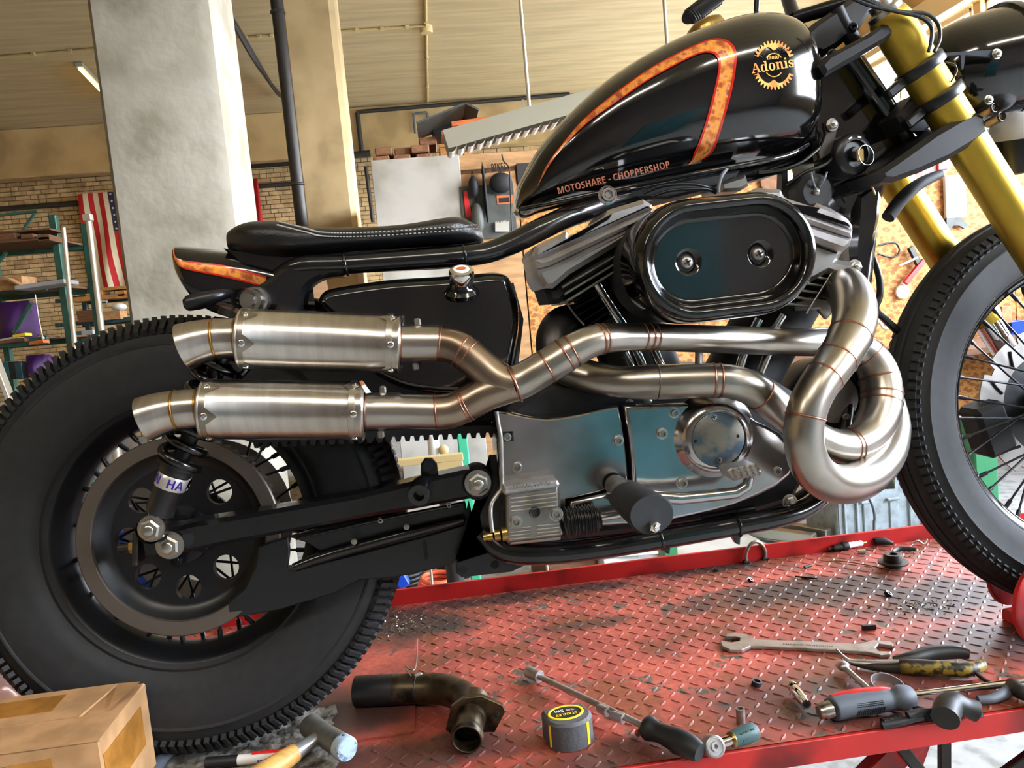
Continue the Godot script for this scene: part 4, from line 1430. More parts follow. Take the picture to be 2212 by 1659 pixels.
	for q in [[1000, 1231], [1069, 1220]]: shm.lathe([Vector2(0, 0), Vector2(0.006, 0), Vector2(0.008, -0.002)], aim(pz(q[0], q[1], 0.1406), Vector3(0, 0, 1)), 16)
	part("plate_hole", shm, M.soot_and_hole_shade, sp)  # dark discs laid on the plate, their hole shade is painted
	# steering head, neck gusset and downtube
	plate("neck_gusset", [1745, 210, 1775, 150, 1840, 128, 1870, 150, 1960, 300, 1975, 330, 1920, 395, 1908, 430, 1860, 430, 1842, 470, 1800, 450, 1770, 400, 1760, 330], -0.04, 0.045, 0.008, M.gloss_black, bike, 0)
	pipe_part("steering_head", [[1838, 128, 0.04, 24], [1905, 225, 0.04, 24], [1975, 328, 0.04, 24]], M.gloss_black, bike, 2, 24)
	plate("downtube_gusset", [1850, 420, 1905, 380, 1910, 420, 1905, 470, 1888, 560, 1880, 640, 1850, 640, 1840, 540, 1846, 470], -0.02, 0.05, 0.01, M.gloss_black, bike, 0)
	# ignition switch with key and ring, coil bracket, horn
	var ig := MB.new()
	var ic := pz(1848, 332, 0.09)
	ig.lathe([Vector2(0.034, -0.05), Vector2(0.034, -0.006), Vector2(0.030, 0.0), Vector2(0.022, 0.002), Vector2(0.02, -0.004), Vector2(0.012, -0.004), Vector2(0.01, 0.004), Vector2(0, 0.004)], aim(ic, Vector3(0.1, 0, 1)), 36)
	var igs := part("ignition_switch", ig, M.satin_black, bike)
	var im := MB.new()
	for a in [1.9, 2.5, 1.3]: im.box(ic + Vector3(cos(a) * 0.026, sin(a) * 0.026, 0.0022), Vector3(0.006, 0.0025, 0.0005), Basis(Vector3(0, 0, 1), a - PI / 2))
	part("switch_mark", im, M.white_paint, igs)
	var kr := MB.new()
	kr.ring(pz(1871, 335, 0.105), Vector3(0.3, 0.1, 1), 0.016, 0.0009, 32, 6)
	part("key_ring", kr, M.chrome, igs)
	var ky := MB.new()
	ky.box(pz(1858, 335, 0.1), Vector3(0.012, 0.02, 0.003), Basis.IDENTITY, 0.001)
	ky.tube([pz(1872, 372, 0.1), pz(1890, 420, 0.09)], 0.0018, 8)
	part("key", ky, M.brass, igs)
	var br := plate("coil_bracket", [1780, 265, 1800, 254, 1812, 270, 1806, 292, 1796, 330, 1772, 345, 1768, 330, 1784, 290], 0.07, 0.078, 0.001, M.dark_steel, bike)
	bolts("bracket_bolt", "hex", [[1797, 270, 0.08, 11]], M.zinc, br)
	var coil := plate("coil_cover", [1738, 256, 1770, 252, 1768, 302, 1732, 306], 0.03, 0.075, 0.006, M.gloss_black, bike)
	var ho := MB.new()
	var hc := pz(1764, 414, 0.1)
	ho.lathe([Vector2(0.02, -0.07), Vector2(0.028, -0.03), Vector2(0.03, -0.008), Vector2(0.022, 0.0), Vector2(0.006, 0.0), Vector2(0, 0.0)], aim(hc, Vector3(0, 0, 1)), 32)
	var horn := part("horn", ho, M.matt_black, bike)
	bolts("horn_nut", "hex", [[1764, 414, 0.1, 6]], M.zinc, horn)
	plate("horn_body", [1700, 430, 1730, 380, 1790, 375, 1808, 410, 1790, 440], 0.0, 0.06, 0.005, M.matt_black, horn)
	for q in [[[1752, 372], [1756, 392], [1762, 408]], [[1786, 372], [1780, 388], [1770, 404]]]:
		pipe_part("horn_wire", [[q[0][0], q[0][1], 0.1, 2.5], [q[1][0], q[1][1], 0.105, 2.5], [q[2][0], q[2][1], 0.1, 2.5]], M.cable_grey, horn, 4, 8)
	# under-tank clutter: intake, cables, tank bolt
	plate("intake_casting", [1556, 394, 1612, 376, 1620, 400, 1600, 412, 1560, 414], 0.0, 0.09, 0.005, M.cast_alu, bike)
	plate("under_tank_tray", [1300, 425, 1400, 402, 1560, 372, 1600, 366, 1590, 385, 1545, 405, 1440, 430, 1400, 428], -0.02, 0.06, 0.004, M.matt_black, bike)
	bolts("tank_mount", "allen", [[1312, 422, 0.12, 16]], M.chrome, bike)
	pipe_part("vent_hose", [[1575, 360, 0.12, 3], [1560, 378, 0.13, 4], [1553, 398, 0.13, 4], [1552, 416, 0.13, 4]], M.cable_grey, bike, 4, 10)
	for q in [[[1390, 418], [1430, 402], [1500, 398], [1550, 412]], [[1410, 424], [1450, 412], [1520, 408], [1545, 416]], [[1640, 372], [1690, 366], [1740, 345], [1790, 300]], [[1700, 400], [1740, 372], [1790, 350], [1830, 300]]]:
		pipe_part("control_cable", [[q[0][0], q[0][1], 0.07, 4], [q[1][0], q[1][1], 0.08, 4], [q[2][0], q[2][1], 0.08, 4], [q[3][0], q[3][1], 0.07, 4]], M.satin_black, bike, 5, 8)
	plate("rear_tank_stay", [1690, 365, 1702, 364, 1704, 440, 1688, 440], 0.0, 0.02, 0.001, M.satin_black, bike)

func front_end(bike: Node) -> void:
	var xf := wheel_frame(Vector3(1.155, 0.402, 0.0))
	var t := MB.new()
	t.lathe(mirror([Vector2(0.258, 0.032), Vector2(0.264, 0.037), Vector2(0.272, 0.041), Vector2(0.292, 0.0475), Vector2(0.316, 0.0498), Vector2(0.319, 0.0512), Vector2(0.321, 0.0505), Vector2(0.322, 0.0492), Vector2(0.336, 0.0465), Vector2(0.350, 0.038), Vector2(0.359, 0.026), Vector2(0.361, 0.0225), Vector2(0.3565, 0.0218), Vector2(0.3565, 0.0188), Vector2(0.365, 0.0175), Vector2(0.3675, 0.0095), Vector2(0.3635, 0.009), Vector2(0.3635, 0.0062), Vector2(0.3685, 0.0055), Vector2(0.3685, 0.0)]), xf, 110)
	var tyre := part("front_tyre", t, M.rubber, bike, "ribbed vintage pattern front tyre")
	var l := MB.new()
	for k in 132:
		var a := TAU * k / 132.0
		for s in [-1.0, 1.0]:
			lug(l, xf, a, 0.3475, 0.0418 * s, Vector3(0.013, 0.0065, 0.011), 0.75 * s)
			lug(l, xf, a + 0.02, 0.337, 0.0468 * s, Vector3(0.006, 0.003, 0.008), 1.2 * s)
	part("tread", l, M.rubber, tyre)
	var r := MB.new()
	r.lathe(mirror([Vector2(0.262, 0.036), Vector2(0.2655, 0.036), Vector2(0.266, 0.033), Vector2(0.259, 0.030), Vector2(0.253, 0.028), Vector2(0.249, 0.018), Vector2(0.241, 0.013), Vector2(0.239, 0.0)]), xf, 96)
	var rim := part("front_rim", r, M.gloss_black, bike)
	spokes(0.002, rim, xf, 40, 0.035, 0.034, 0.241)
	var h := MB.new()
	h.lathe(mirror([Vector2(0.0, 0.06), Vector2(0.022, 0.06), Vector2(0.024, 0.04), Vector2(0.04, 0.037), Vector2(0.04, 0.031), Vector2(0.024, 0.028), Vector2(0.021, 0.0)]), xf, 28)
	part("front_hub", h, M.satin_black, bike)
	for hh in [-0.062]:
		var d := MB.new()
		var o := []
		for f in 2:
			var ra := PackedVector3Array()
			var rb := PackedVector3Array()
			for i in 240:
				var a := TAU * i / 240.0
				var nt := 0.014 if (i % 20) < 5 else 0.0
				ra.append(xf * Vector3(cos(a) * (0.148 - nt), hh + f * 0.004, sin(a) * (0.148 - nt)))
				rb.append(xf * Vector3(cos(a) * 0.1, hh + f * 0.004, sin(a) * 0.1))
			o.append([ra, rb])
			for i in 240:
				var j := (i + 1) % 240
				d.quad(ra[i], ra[j], rb[j], rb[i])
		d.grid([o[0][0], o[1][0]], true)
		d.grid([o[0][1], o[1][1]], true)
		var disc := part("front_brake_disc", d, M.disc_steel, bike)
		for i in 12:
			var a := TAU * i / 12.0 + 0.3
			var sl := []
			for k in 7: sl.append(xf * Vector3(cos(a + k * 0.025) * (0.105 + k * 0.0045), hh + 0.0045, sin(a + k * 0.025) * (0.105 + k * 0.0045)))
			var sm := MB.new()
			sm.tube(sl, 0.0028, 6)
			part("disc_slot", sm, M.soot_and_hole_shade, disc)  # dark tubes on the disc surface; slot shade painted, nothing cut
		var ca := MB.new()
		ca.lathe([Vector2(0.0, hh), Vector2(0.1, hh), Vector2(0.1, hh - 0.004), Vector2(0.0, hh - 0.004)], xf, 40)
		part("disc_carrier", ca, M.satin_black, disc)
		var cal := MB.new()
		cal.box(xf * Vector3(-0.135, hh, 0.03), Vector3(0.06, 0.1, 0.06), Basis(Vector3(0, 0, 1), 0.3), 0.008)
		part("brake_caliper", cal, M.matt_black, bike)
	# fork legs
	for s in [1.0, -1.0]:
		var a := pz(1915, 33, 0.108)
		var b := pz(2330, 694, 0.108)
		a.z *= s
		b.z *= s
		var d := (b - a).normalized()
		var rr := 0.0315
		var m := MB.new()
		m.tube([a, a + d * 0.012, b - d * 0.012, b], [rr * 0.9, rr, rr, rr * 0.92], 40)
		var leg := part("fork_leg", m, M.gold_fork, bike, "gold anodised fork leg")
		var lo := MB.new()
		lo.tube([b, b + d * 0.16], 0.0235, 28)
		lo.box(b + d * 0.17, Vector3(0.06, 0.07, 0.04), Basis(Vector3(0, 0, 1), -0.6), 0.008)
		part("fork_slider", lo, M.chrome, leg)
		var cp := MB.new()
		cp.lathe([Vector2(0.0275, -0.004), Vector2(0.0275, 0.008), Vector2(0.018, 0.012), Vector2(0.018, 0.022), Vector2(0.0, 0.022)], aim(a, -d), 24)
		part("fork_cap", cp, M.zinc, leg)
		for q in [[0.175], [0.315]]:
			var c: Vector3 = a + d * ((pz(1987, 148, 0.108) - pz(1915, 33, 0.108)).length() if q[0] == 0.175 else (pz(2028, 212, 0.108) - pz(1915, 33, 0.108)).length())
			var cm := MB.new()
			cm.lathe([Vector2(rr, -0.0085), Vector2(rr + 0.006, -0.0085), Vector2(rr + 0.007, -0.007), Vector2(rr + 0.007, 0.007), Vector2(rr + 0.006, 0.0085), Vector2(rr, 0.0085)], aim(c, d), 36)
			cm.box(c - Vector3(0.042, 0.028, 0.0) * 1.0, Vector3(0.04, 0.016, 0.02), Basis(Vector3(0, 0, 1), 0.62), 0.003)
			part("fork_clamp", cm, M.satin_black, leg)
	plate("upper_triple_clamp", [1771, 141, 1790, 118, 1879, 71, 1963, 12, 1985, 22, 1976, 40, 1915, 88, 1786, 163], -0.13, 0.13, 0.006, M.satin_black, bike)
	plate("lower_triple_clamp", [1896, 372, 1940, 342, 2023, 283, 2080, 250, 2109, 238, 2132, 250, 2139, 283, 2122, 302, 2054, 343, 1990, 372, 1932, 393, 1910, 392], -0.14, 0.14, 0.008, M.satin_black, bike)
	plate("clamp_web", [1940, 250, 1975, 205, 2003, 190, 2025, 222, 2008, 250, 1960, 282], 0.02, 0.1, 0.006, M.matt_black, bike)
	plate("lamp_mount", [1950, 236, 2010, 236, 2020, 262, 2000, 290, 1968, 292, 1940, 272], -0.03, 0.06, 0.006, M.matt_black, bike)
	# headlamp
	var hm := MB.new()
	var hx := aim(pz(2170, 138, 0.0), Vector3(1, 0.16, 0.06))
	hm.lathe([Vector2(0.0, -0.155), Vector2(0.03, -0.153), Vector2(0.058, -0.142), Vector2(0.08, -0.115), Vector2(0.091, -0.07), Vector2(0.094, -0.02), Vector2(0.095, -0.008), Vector2(0.100, -0.006), Vector2(0.1015, 0.002), Vector2(0.1, 0.01), Vector2(0.092, 0.014)], hx, 56)
	var hl := part("headlamp", hm, M.gloss_black, bike, "large black bucket headlamp")
	var hg := MB.new()
	hg.lathe([Vector2(0.092, 0.012), Vector2(0.07, 0.022), Vector2(0.035, 0.029), Vector2(0.0, 0.031)], hx, 40)
	part("lamp_lens", hg, M.chrome, hl)
	var hb := plate("lamp_bracket", [2036, 114, 2150, 106, 2164, 116, 2160, 126, 2086, 120, 2082, 150, 2076, 150, 2074, 120, 2036, 122], 0.1, 0.104, 0.001, M.black_metal, hl)
	bolts("lamp_bolt", "hex", [[2152, 117, 0.104, 9], [2135, 216, 0.085, 8]], M.zinc, hb)
	for q in [[2147, 233], [2162, 252]]:
		var m := MB.new()
		m.tube([pz(q[0] - 26, q[1] + 14, 0.09), pz(q[0], q[1], 0.15)], 0.0075, 16, false)
		m.ring(pz(q[0], q[1], 0.15), Vector3(0.3, 0.1, 1), 0.0065, 0.0016, 24, 8)
		part("bracket_tube", m, M.black_metal, bike)
	# round-backed front indicator hanging beside the lamp
	var fi := MB.new()
	fi.lathe([Vector2(0.0, 0.042), Vector2(0.02, 0.038), Vector2(0.036, 0.022), Vector2(0.042, 0.0), Vector2(0.042, -0.004)], aim(pz(2192, 297, 0.06), Vector3(-0.05, 1, 0.12)), 36)
	var ind := part("front_indicator", fi, M.cover_grey, bike, "grey dome of the front indicator")
	var f2 := MB.new()
	f2.lathe([Vector2(0.0405, -0.002), Vector2(0.0395, -0.03), Vector2(0.034, -0.058), Vector2(0.0, -0.062)], aim(pz(2192, 297, 0.06), Vector3(-0.05, 1, 0.12)), 36)
	part("indicator_body", f2, M.satin_black, ind)
	# bars, risers, controls and cables
	plate("riser", [1738, 70, 1765, 45, 1800, 22, 1850, -12, 1905, -40, 1925, -30, 1860, 60, 1812, 100, 1780, 118, 1748, 108], -0.03, 0.06, 0.008, M.satin_black, bike)
	pipe_part("riser_post", [[1845, 92, 0.05, 17], [1820, 50, 0.05, 17], [1806, 20, 0.05, 17]], M.satin_black, bike, 2, 16)
	bolts("pinch_bolt", "allen", [[1798, 118, 0.07, 9], [1840, 60, 0.075, 9]], M.black_metal, bike)
	var hbar := MB.new()
	pipe(hbar, [[1716, 40, -0.03, 15], [1700, -10, -0.08, 14], [1685, -70, -0.14, 14]], 4, 16)
	hbar.tube([pz(1716, 40, -0.03), pz(1850, 0, 0.02)], 0.012, 14)
	part("handlebar", hbar, M.black_metal, bike)
	var gr := MB.new()
	pipe(gr, [[1486, 42, -0.22, 13], [1490, 37, -0.22, 17], [1520, 14, -0.21, 17], [1556, -14, -0.2, 17], [1640, -70, -0.16, 12]], 3, 18)
	var grip := part("handlebar_grip", gr, M.grip_black, bike)
	var gi := MB.new()
	for k in 14:
		var c := pz(1492 + k * 4.2, 36.5 - k * 3.25, -0.218)
		gi.ring(c, Vector3(0.77, 0.62, 0.1), 0.0166, 0.0012, 20, 5)
	part("grip_rib", gi, M.grip_black, grip)
	pipe_part("mirror_stem", [[1634, 26, -0.12, 6], [1636, -30, -0.12, 6]], M.black_metal, bike, 1, 10)
	for q in [[[1820, -14], [1880, 12], [1950, 26], [2000, 30], [2026, 52], [2030, 84], [2018, 112]], [[1835, -18], [1900, 14], [1965, 30], [2006, 46], [2014, 78], [2006, 112]], [[1850, -16], [1920, 20], [1985, 36], [2012, 60], [2010, 96]]]:
		var a := []
		for p in q: a.append([p[0], p[1], 0.15, 4.2])
		pipe_part("control_cable", a, M.satin_black, bike, 5, 8)
	pipe_part("clamp_wire", [[2042, 134, 0.14, 2], [2062, 140, 0.14, 2], [2066, 156, 0.14, 2], [2055, 176, 0.14, 2]], M.satin_black, bike, 5, 6)
	pipe_part("brake_hose", [[1918, 470, 0.06, 14], [1948, 430, 0.05, 15], [1985, 398, 0.03, 13], [2030, 376, 0.0, 10]], M.matt_black, bike, 5, 12)
	pipe_part("oil_hose", [[1886, 555, 0.0, 6], [1899, 600, 0.0, 7], [1900, 640, 0.0, 7], [1892, 668, 0.0, 7], [1912, 690, -0.01, 8], [1938, 714, -0.02, 9]], M.satin_black, bike, 5, 10)

func engine(bike: Node) -> void:
	# dark crankcase and cylinder cores
	var cc := plate("crankcase", [1085, 890, 1180, 830, 1400, 800, 1640, 800, 1740, 860, 1760, 1000, 1715, 1085, 1580, 1125, 1400, 1150, 1120, 1180], -0.12, 0.135, 0.01, M.matt_black, bike, 0)
	var rc := MB.new()
	rc.tube([pz(1290, 560, 0.04), pz(1400, 830, 0.04)], 0.062, 28)
	var rcy := part("rear_cylinder", rc, M.matt_black, bike)
	var fcm := MB.new()
	fcm.tube([pz(1740, 560, 0.04), pz(1590, 830, 0.04)], 0.062, 28)
	var fcy := part("front_cylinder", fcm, M.matt_black, bike)
	# rocker boxes in three clamped layers, then the finned head
	var mats := [M.rocker_alu, M.rocker_alu, M.rocker_alu, M.cast_alu]
	var rear := [
		[1150, 548, 1158, 530, 1225, 498, 1231, 508, 1246, 503, 1308, 466, 1316, 452, 1392, 429, 1411, 441, 1412, 450, 1180, 556, 1158, 563],
		[1156, 562, 1180, 556, 1412, 450, 1413, 465, 1190, 573, 1162, 580],
		[1160, 580, 1190, 572, 1412, 464, 1408, 486, 1232, 592, 1197, 622, 1176, 622, 1163, 600],
		[1176, 622, 1200, 618, 1232, 590, 1402, 492, 1396, 530, 1240, 628, 1210, 655, 1188, 656]]
	for k in 4:
		var o := plate(["rocker_cover", "rocker_spacer", "rocker_base", "cylinder_head"][k], rear[k], 0.03, [0.168, 0.173, 0.17, 0.15][k], 0.007, mats[k] if k < 3 else M.matt_black, bike)
		if k == 3:
			for i in 3:
				var f := MB.new()
				var y := 12.0 + i * 15.0
				f.prism(outline([1214 + i * 5, 606 + y, 1396, 500 + y, 1397, 505 + y, 1215 + i * 5, 612 + y], 0.162), 0.02, 0.162, 0.001)
				part("head_fin", f, M.cast_alu, o)
	for i in 7:
		var f := MB.new()
		var a := Vector2(1222 + i * 7.5, 640 + i * 14.5)
		var b := Vector2(1286 + i * 4.0, 610 + i * 14.0)
		f.prism(outline([a.x, a.y - 2, b.x, b.y - 2, b.x + 110, b.y - 52, b.x + 111, b.y - 48, b.x, b.y + 2, a.x, a.y + 2], 0.12), -0.06, 0.12, 0.001)
		part("cylinder_fin", f, M.black_metal, rcy)
	pipe_part("fin_edge", [[1208, 612, 0.122, 3], [1222, 650, 0.122, 3], [1242, 680, 0.122, 3], [1262, 702, 0.122, 3]], M.cast_alu, rcy, 4, 8)
	var frt := [
		[1622, 415, 1640, 404, 1690, 408, 1698, 424, 1706, 428, 1762, 446, 1768, 437, 1800, 449, 1836, 472, 1846, 487, 1846, 497, 1700, 446, 1640, 440],
		[1640, 440, 1700, 446, 1846, 497, 1845, 513, 1700, 466, 1640, 456],
		[1640, 456, 1700, 466, 1845, 513, 1840, 530, 1825, 544, 1770, 524, 1650, 480]]
	for k in 3: plate(["rocker_cover", "rocker_spacer", "rocker_base"][k], frt[k], 0.03, [0.152, 0.157, 0.154][k], 0.007, M.rocker_alu, bike)
	var fh := plate("cylinder_head", [1650, 480, 1770, 524, 1825, 544, 1815, 560, 1848, 566, 1846, 590, 1812, 596, 1790, 590, 1700, 640, 1640, 600], 0.02, 0.135, 0.008, M.cast_alu, bike)
	bolts("head_bolt", "hex", [[1845, 577, 0.12, 13]], M.zinc, fh)
	for i in 7:
		var f := MB.new()
		var y := 572 + i * 15.0
		var x1 := 1806 - i * 9.5
		f.prism(outline([1640, y + 4, x1 - 40, y - 8, x1, y - 2, x1 + 3, y + 3, x1 - 40, y - 3, 1640, y + 9], 0.128), -0.06, 0.128, 0.001)
		part("cylinder_fin", f, M.cast_alu, fcy)
		pipe_part("fin_edge", [[x1 + 2, y, 0.128, 3], [x1 - 8, y + 16, 0.128, 3]], M.cast_alu, fcy, 1, 6)
	for q in [[[1288, 614], [1340, 700]], [[1303, 640], [1352, 712]], [[1372, 755], [1392, 800]], [[1412, 755], [1432, 800]], [[1350, 760], [1368, 800]], [[1640, 690], [1625, 720]], [[1690, 680], [1670, 712]], [[1608, 760], [1596, 800]], [[1660, 762], [1642, 805]]]:
		pipe_part("pushrod_tube", [[q[0][0], q[0][1], 0.12, 10], [q[1][0], q[1][1], 0.12, 10]], M.chrome, bike, 1, 18)
	plate("spark_bracket", [1716, 650, 1760, 640, 1800, 648, 1802, 672, 1788, 690, 1770, 668, 1720, 672], 0.1, 0.112, 0.003, M.cast_alu, bike)
	pipe_part("rear_header_port", [[1262, 690, 0.05, 34], [1215, 700, 0.09, 38], [1196, 730, 0.12, 38], [1200, 770, 0.13, 38], [1222, 798, 0.13, 36]], M.sooty_pipe, bike, 5, 24)
	# air cleaner
	var c0 := pz(1491.5, 565, 0.27)
	var c1 := pz(1648, 547, 0.27)
	var mid := Vector2((c0.x + c1.x) / 2, (c0.y + c1.y) / 2)
	mid += Vector2(-0.003, 0.0)
	var ang := Vector2(c1.x - c0.x, c1.y - c0.y).angle()
	var pm := mpp(c0)
	var hs := 70.0 * pm
	var R := 136.0 * pm
	var am := MB.new()
	var rows := []
	for lv in [[0.0, 0.205], [0.0, 0.25], [-1.0, 0.262], [-4.0, 0.274], [-9.0, 0.283], [-15.0, 0.2885], [-22.0, 0.290], [-29.0, 0.2885], [-35.0, 0.284], [-40.0, 0.276], [-43.5, 0.268], [-48.0, 0.2635], [-54.0, 0.263]]:
		rows.append(arr3(stadium(mid, ang, hs, R + lv[0] * pm, 26), lv[1]))
	am.grid(rows, true)
	# flat floor of the recess round the two dished screw seats
	var inner := stadium(mid, ang, hs, R - 54.0 * pm, 26)
	var hr := 30.0 * pm
	for s in 2:
		var c := c1 if s == 0 else c0
		var lp := []
		for i in 27: lp.append(inner[s * 27 + i])
		var top: Vector2 = inner[s * 27 + 26].lerp(inner[(s * 27 + 27) % 54], 0.5)
		var bot: Vector2 = inner[s * 27].lerp(inner[posmod(s * 27 - 1, 54)], 0.5)
		for i in 13: lp.append(top.lerp(bot, i / 12.0))
		var c2 := Vector2(c.x, c.y)
		for i in lp.size():
			var p: Vector2 = lp[i]
			var q: Vector2 = lp[(i + 1) % lp.size()]
			var hp := c2 + (p - c2).normalized() * hr
			var hq := c2 + (q - c2).normalized() * hr
			am.fan(PackedVector3Array([Vector3(p.x, p.y, 0.263), Vector3(q.x, q.y, 0.263), Vector3(hq.x, hq.y, 0.263), Vector3(hp.x, hp.y, 0.263)]), Vector3(0, 0, 1))
		am.lathe([Vector2(hr, 0.263), Vector2(hr * 0.9, 0.2622), Vector2(hr * 0.6, 0.2575), Vector2(hr * 0.45, 0.2545), Vector2(hr * 0.35, 0.2535), Vector2(0.0, 0.2535)], Transform3D(Basis(Vector3(1, 0, 0), Vector3(0, 0, 1), Vector3(0, -1, 0)), Vector3(c2.x, c2.y, 0)), 40)
	am.fan(arr3(stadium(mid, ang, hs, R, 26), 0.205), Vector3(0, 0, -1))
	var ac := part("air_cleaner", am, M.gloss_black, bike, "glossy black oval air cleaner cover")
	for c in [c0, c1]:
		var s := MB.new()
		var xx := aim(Vector3(c.x, c.y, 0.2525), Vector3(0, 0, 1))
		s.lathe([Vector2(0.0095, 0.0), Vector2(0.0093, 0.003), Vector2(0.007, 0.0055), Vector2(0.003, 0.0066), Vector2(0, 0.0068)], xx, 28)
		var sc := part("cover_screw", s, M.tool_steel, ac)
		var cr := MB.new()
		for a in [0.4, 0.4 + PI / 2]: cr.box(Vector3(c.x, c.y, 0.2592), Vector3(0.0105, 0.0024, 0.002), Basis(Vector3(0, 0, 1), a))
		part("screw_slot", cr, M.ink_black, sc)
	var be := MB.new()
	be.prism(stadium(mid + Vector2(-0.004, 0.0), ang, hs, R - 6.0 * pm, 20), 0.13, 0.206, 0.0)
	part("air_filter", be, M.matt_black, bike)
	# polished covers
	var spc := MB.new()
	pillow(spc, outline([1072, 886, 1110, 892, 1145, 899, 1181, 903, 1217, 900, 1253, 893, 1300, 882, 1338, 875, 1346, 920, 1352, 960, 1356, 1000, 1358, 1043, 1290, 1066, 1225, 1080, 1220, 1125, 1215, 1170, 1100, 1180, 1088, 1120, 1078, 1050, 1072, 960], 0.185), [[0.0, 0.10], [0.0, 0.178], [0.0015, 0.184], [0.004, 0.186]])
	var scv := part("sprocket_cover", spc, M.polished_alu, bike, "polished aluminium sprocket cover")
	var ccm := MB.new()
	pillow(ccm, outline([1346, 875, 1400, 873, 1443, 871, 1520, 868, 1570, 866, 1592, 872, 1612, 890, 1633, 907, 1658, 918, 1682, 932, 1703, 955, 1715, 980, 1718, 1002, 1708, 1028, 1680, 1052, 1640, 1072, 1588, 1094, 1540, 1107, 1497, 1117, 1425, 1132, 1300, 1140, 1228, 1148, 1230, 1082, 1300, 1066, 1365, 1046, 1363, 1000, 1359, 960, 1353, 920], 0.185), [[0.0, 0.10], [0.0, 0.176], [0.0015, 0.182], [0.004, 0.185], [0.007, 0.186]])
	var ccv := part("cam_cover", ccm, M.polished_alu, bike, "polished aluminium cam cover")
	var bc := pz(1549, 947, 0.2)
	var bx := Transform3D(Basis(Vector3(1, 0, 0), Vector3(0, 0, 1), Vector3(0, -1, 0)), Vector3(bc.x, bc.y, 0))
	var bo := MB.new()
	bo.lathe([Vector2(0.068, 0.180), Vector2(0.060, 0.187), Vector2(0.053, 0.198), Vector2(0.0475, 0.205), Vector2(0.0415, 0.206), Vector2(0.0408, 0.2035), Vector2(0.0, 0.2035)], bx, 64)
	part("timer_boss", bo, M.polished_alu, ccv)
	var dd := MB.new()
	dd.lathe([Vector2(0.0398, 0.203), Vector2(0.0398, 0.2055), Vector2(0.039, 0.2062), Vector2(0.0, 0.2062)], bx, 56)
	var tc := part("timer_cover", dd, M.dull_disc, ccv, "dull grey round timer cover")
	for q in [[1543, 901], [1554, 994]]:
		var s := MB.new()
		s.lathe([Vector2(0.0042, 0.2062), Vector2(0.004, 0.2075), Vector2(0, 0.208)], Transform3D(bx.basis, Vector3(pz(q[0], q[1], 0.206).x, pz(q[0], q[1], 0.206).y, 0)), 16)
		var sc := part("cover_screw", s, M.zinc, tc)
		var cr := MB.new()
		for a in [0.3, 0.3 + PI / 2]: cr.box(pz(q[0], q[1], 0.2081), Vector3(0.005, 0.0012, 0.0006), Basis(Vector3(0, 0, 1), a))
		part("screw_slot", cr, M.ink_black, sc)
	for q in [[1502, 953], [1594, 942]]:
		var s := MB.new()
		s.lathe([Vector2(0, 0.2066), Vector2(0.0022, 0.2066), Vector2(0.0025, 0.206)], Transform3D(bx.basis, Vector3(pz(q[0], q[1], 0.206).x, pz(q[0], q[1], 0.206).y, 0)), 14)
		part("cover_hole", s, M.soot_and_hole_shade, tc)  # painted dark dot for the shade in a small hole
	bolts("cover_bolt", "allen", [[1456.6, 892, 0.186, 9], [1430, 936, 0.187, 10], [1334.5, 951, 0.187, 10], [1116.6, 1008, 0.187, 10], [1473, 1043, 0.186, 10]], M.zinc, ccv)
	bolts("cover_bolt", "allen", [[1677, 1017, 0.183, 10]], M.cast_alu, ccv)
	bolts("crankcase_bolt", "hex", [[1705, 1083, 0.15, 13], [1360, 872, 0.14, 8], [1400, 868, 0.14, 8]], M.zinc, cc)
	# brake line with clip
	pipe_part("brake_line", [[1072, 889, 0.2, 5], [1077, 920, 0.2, 5], [1082, 952, 0.2, 5], [1084, 1047, 0.2, 5], [1076, 1066, 0.205, 5], [1062, 1088, 0.21, 5], [1060, 1115, 0.215, 5], [1064, 1150, 0.22, 5]], M.tool_steel, bike, 5, 12)
	var cp := plate("line_clip", [1074, 936, 1109, 933, 1111, 953, 1076, 956], 0.185, 0.192, 0.002, M.black_metal, bike)
	bolts("clip_screw", "allen", [[1096, 944, 0.192, 7]], M.zinc, cp)
	# rear brake master cylinder
	var mc := MB.new()
	pillow(mc, outline([1090, 1070, 1098, 1060, 1204, 1046, 1209, 1052, 1213, 1112, 1222, 1152, 1212, 1162, 1098, 1176, 1090, 1168], 0.22), [[0.0, 0.16], [0.0, 0.214], [0.003, 0.22], [0.006, 0.221]])
	var mcy := part("master_cylinder", mc, M.cast_alu, bike, "finned cast master cylinder")
	for i in 4:
		var y := 1069 + i * 9.0
		pipe_part("fin_rib", [[1104, y + 8, 0.221, 2.6], [1204, y - 4, 0.221, 2.6]], M.cast_alu, mcy, 1, 8)
	for i in 4:
		for xx in [[1102, 1146], [1160, 1208]]:
			var y := 1134 + i * 7.5
			pipe_part("fin_rib", [[xx[0], y + 9 - (xx[0] - 1102) * 0.11, 0.221, 2.2], [xx[1], y + 4 - (xx[0] - 1102) * 0.11, 0.221, 2.2]], M.cast_alu, mcy, 1, 8)
	var lid := plate("reservoir_lid", [1086, 1064, 1090, 1052, 1204, 1038, 1209, 1046, 1207, 1054, 1092, 1070], 0.15, 0.227, 0.003, M.tool_steel, mcy)
	var kn := MB.new()
	for i in 26:
		var p := pz(1101 + i * 3.5, 1053.5 - i * 0.44, 0.2275)
		kn.box(p, Vector3(0.0014, 0.005, 0.0014), Basis(Vector3(0, 0, 1), 0.5 if i % 2 else -0.5))
	part("lid_knurl", kn, M.chrome, lid)
	bolts("caliper_bolt", "allen", [[1114, 1126, 0.221, 12], [1201, 1110, 0.221, 12]], M.zinc, mcy)
	var plug := MB.new()
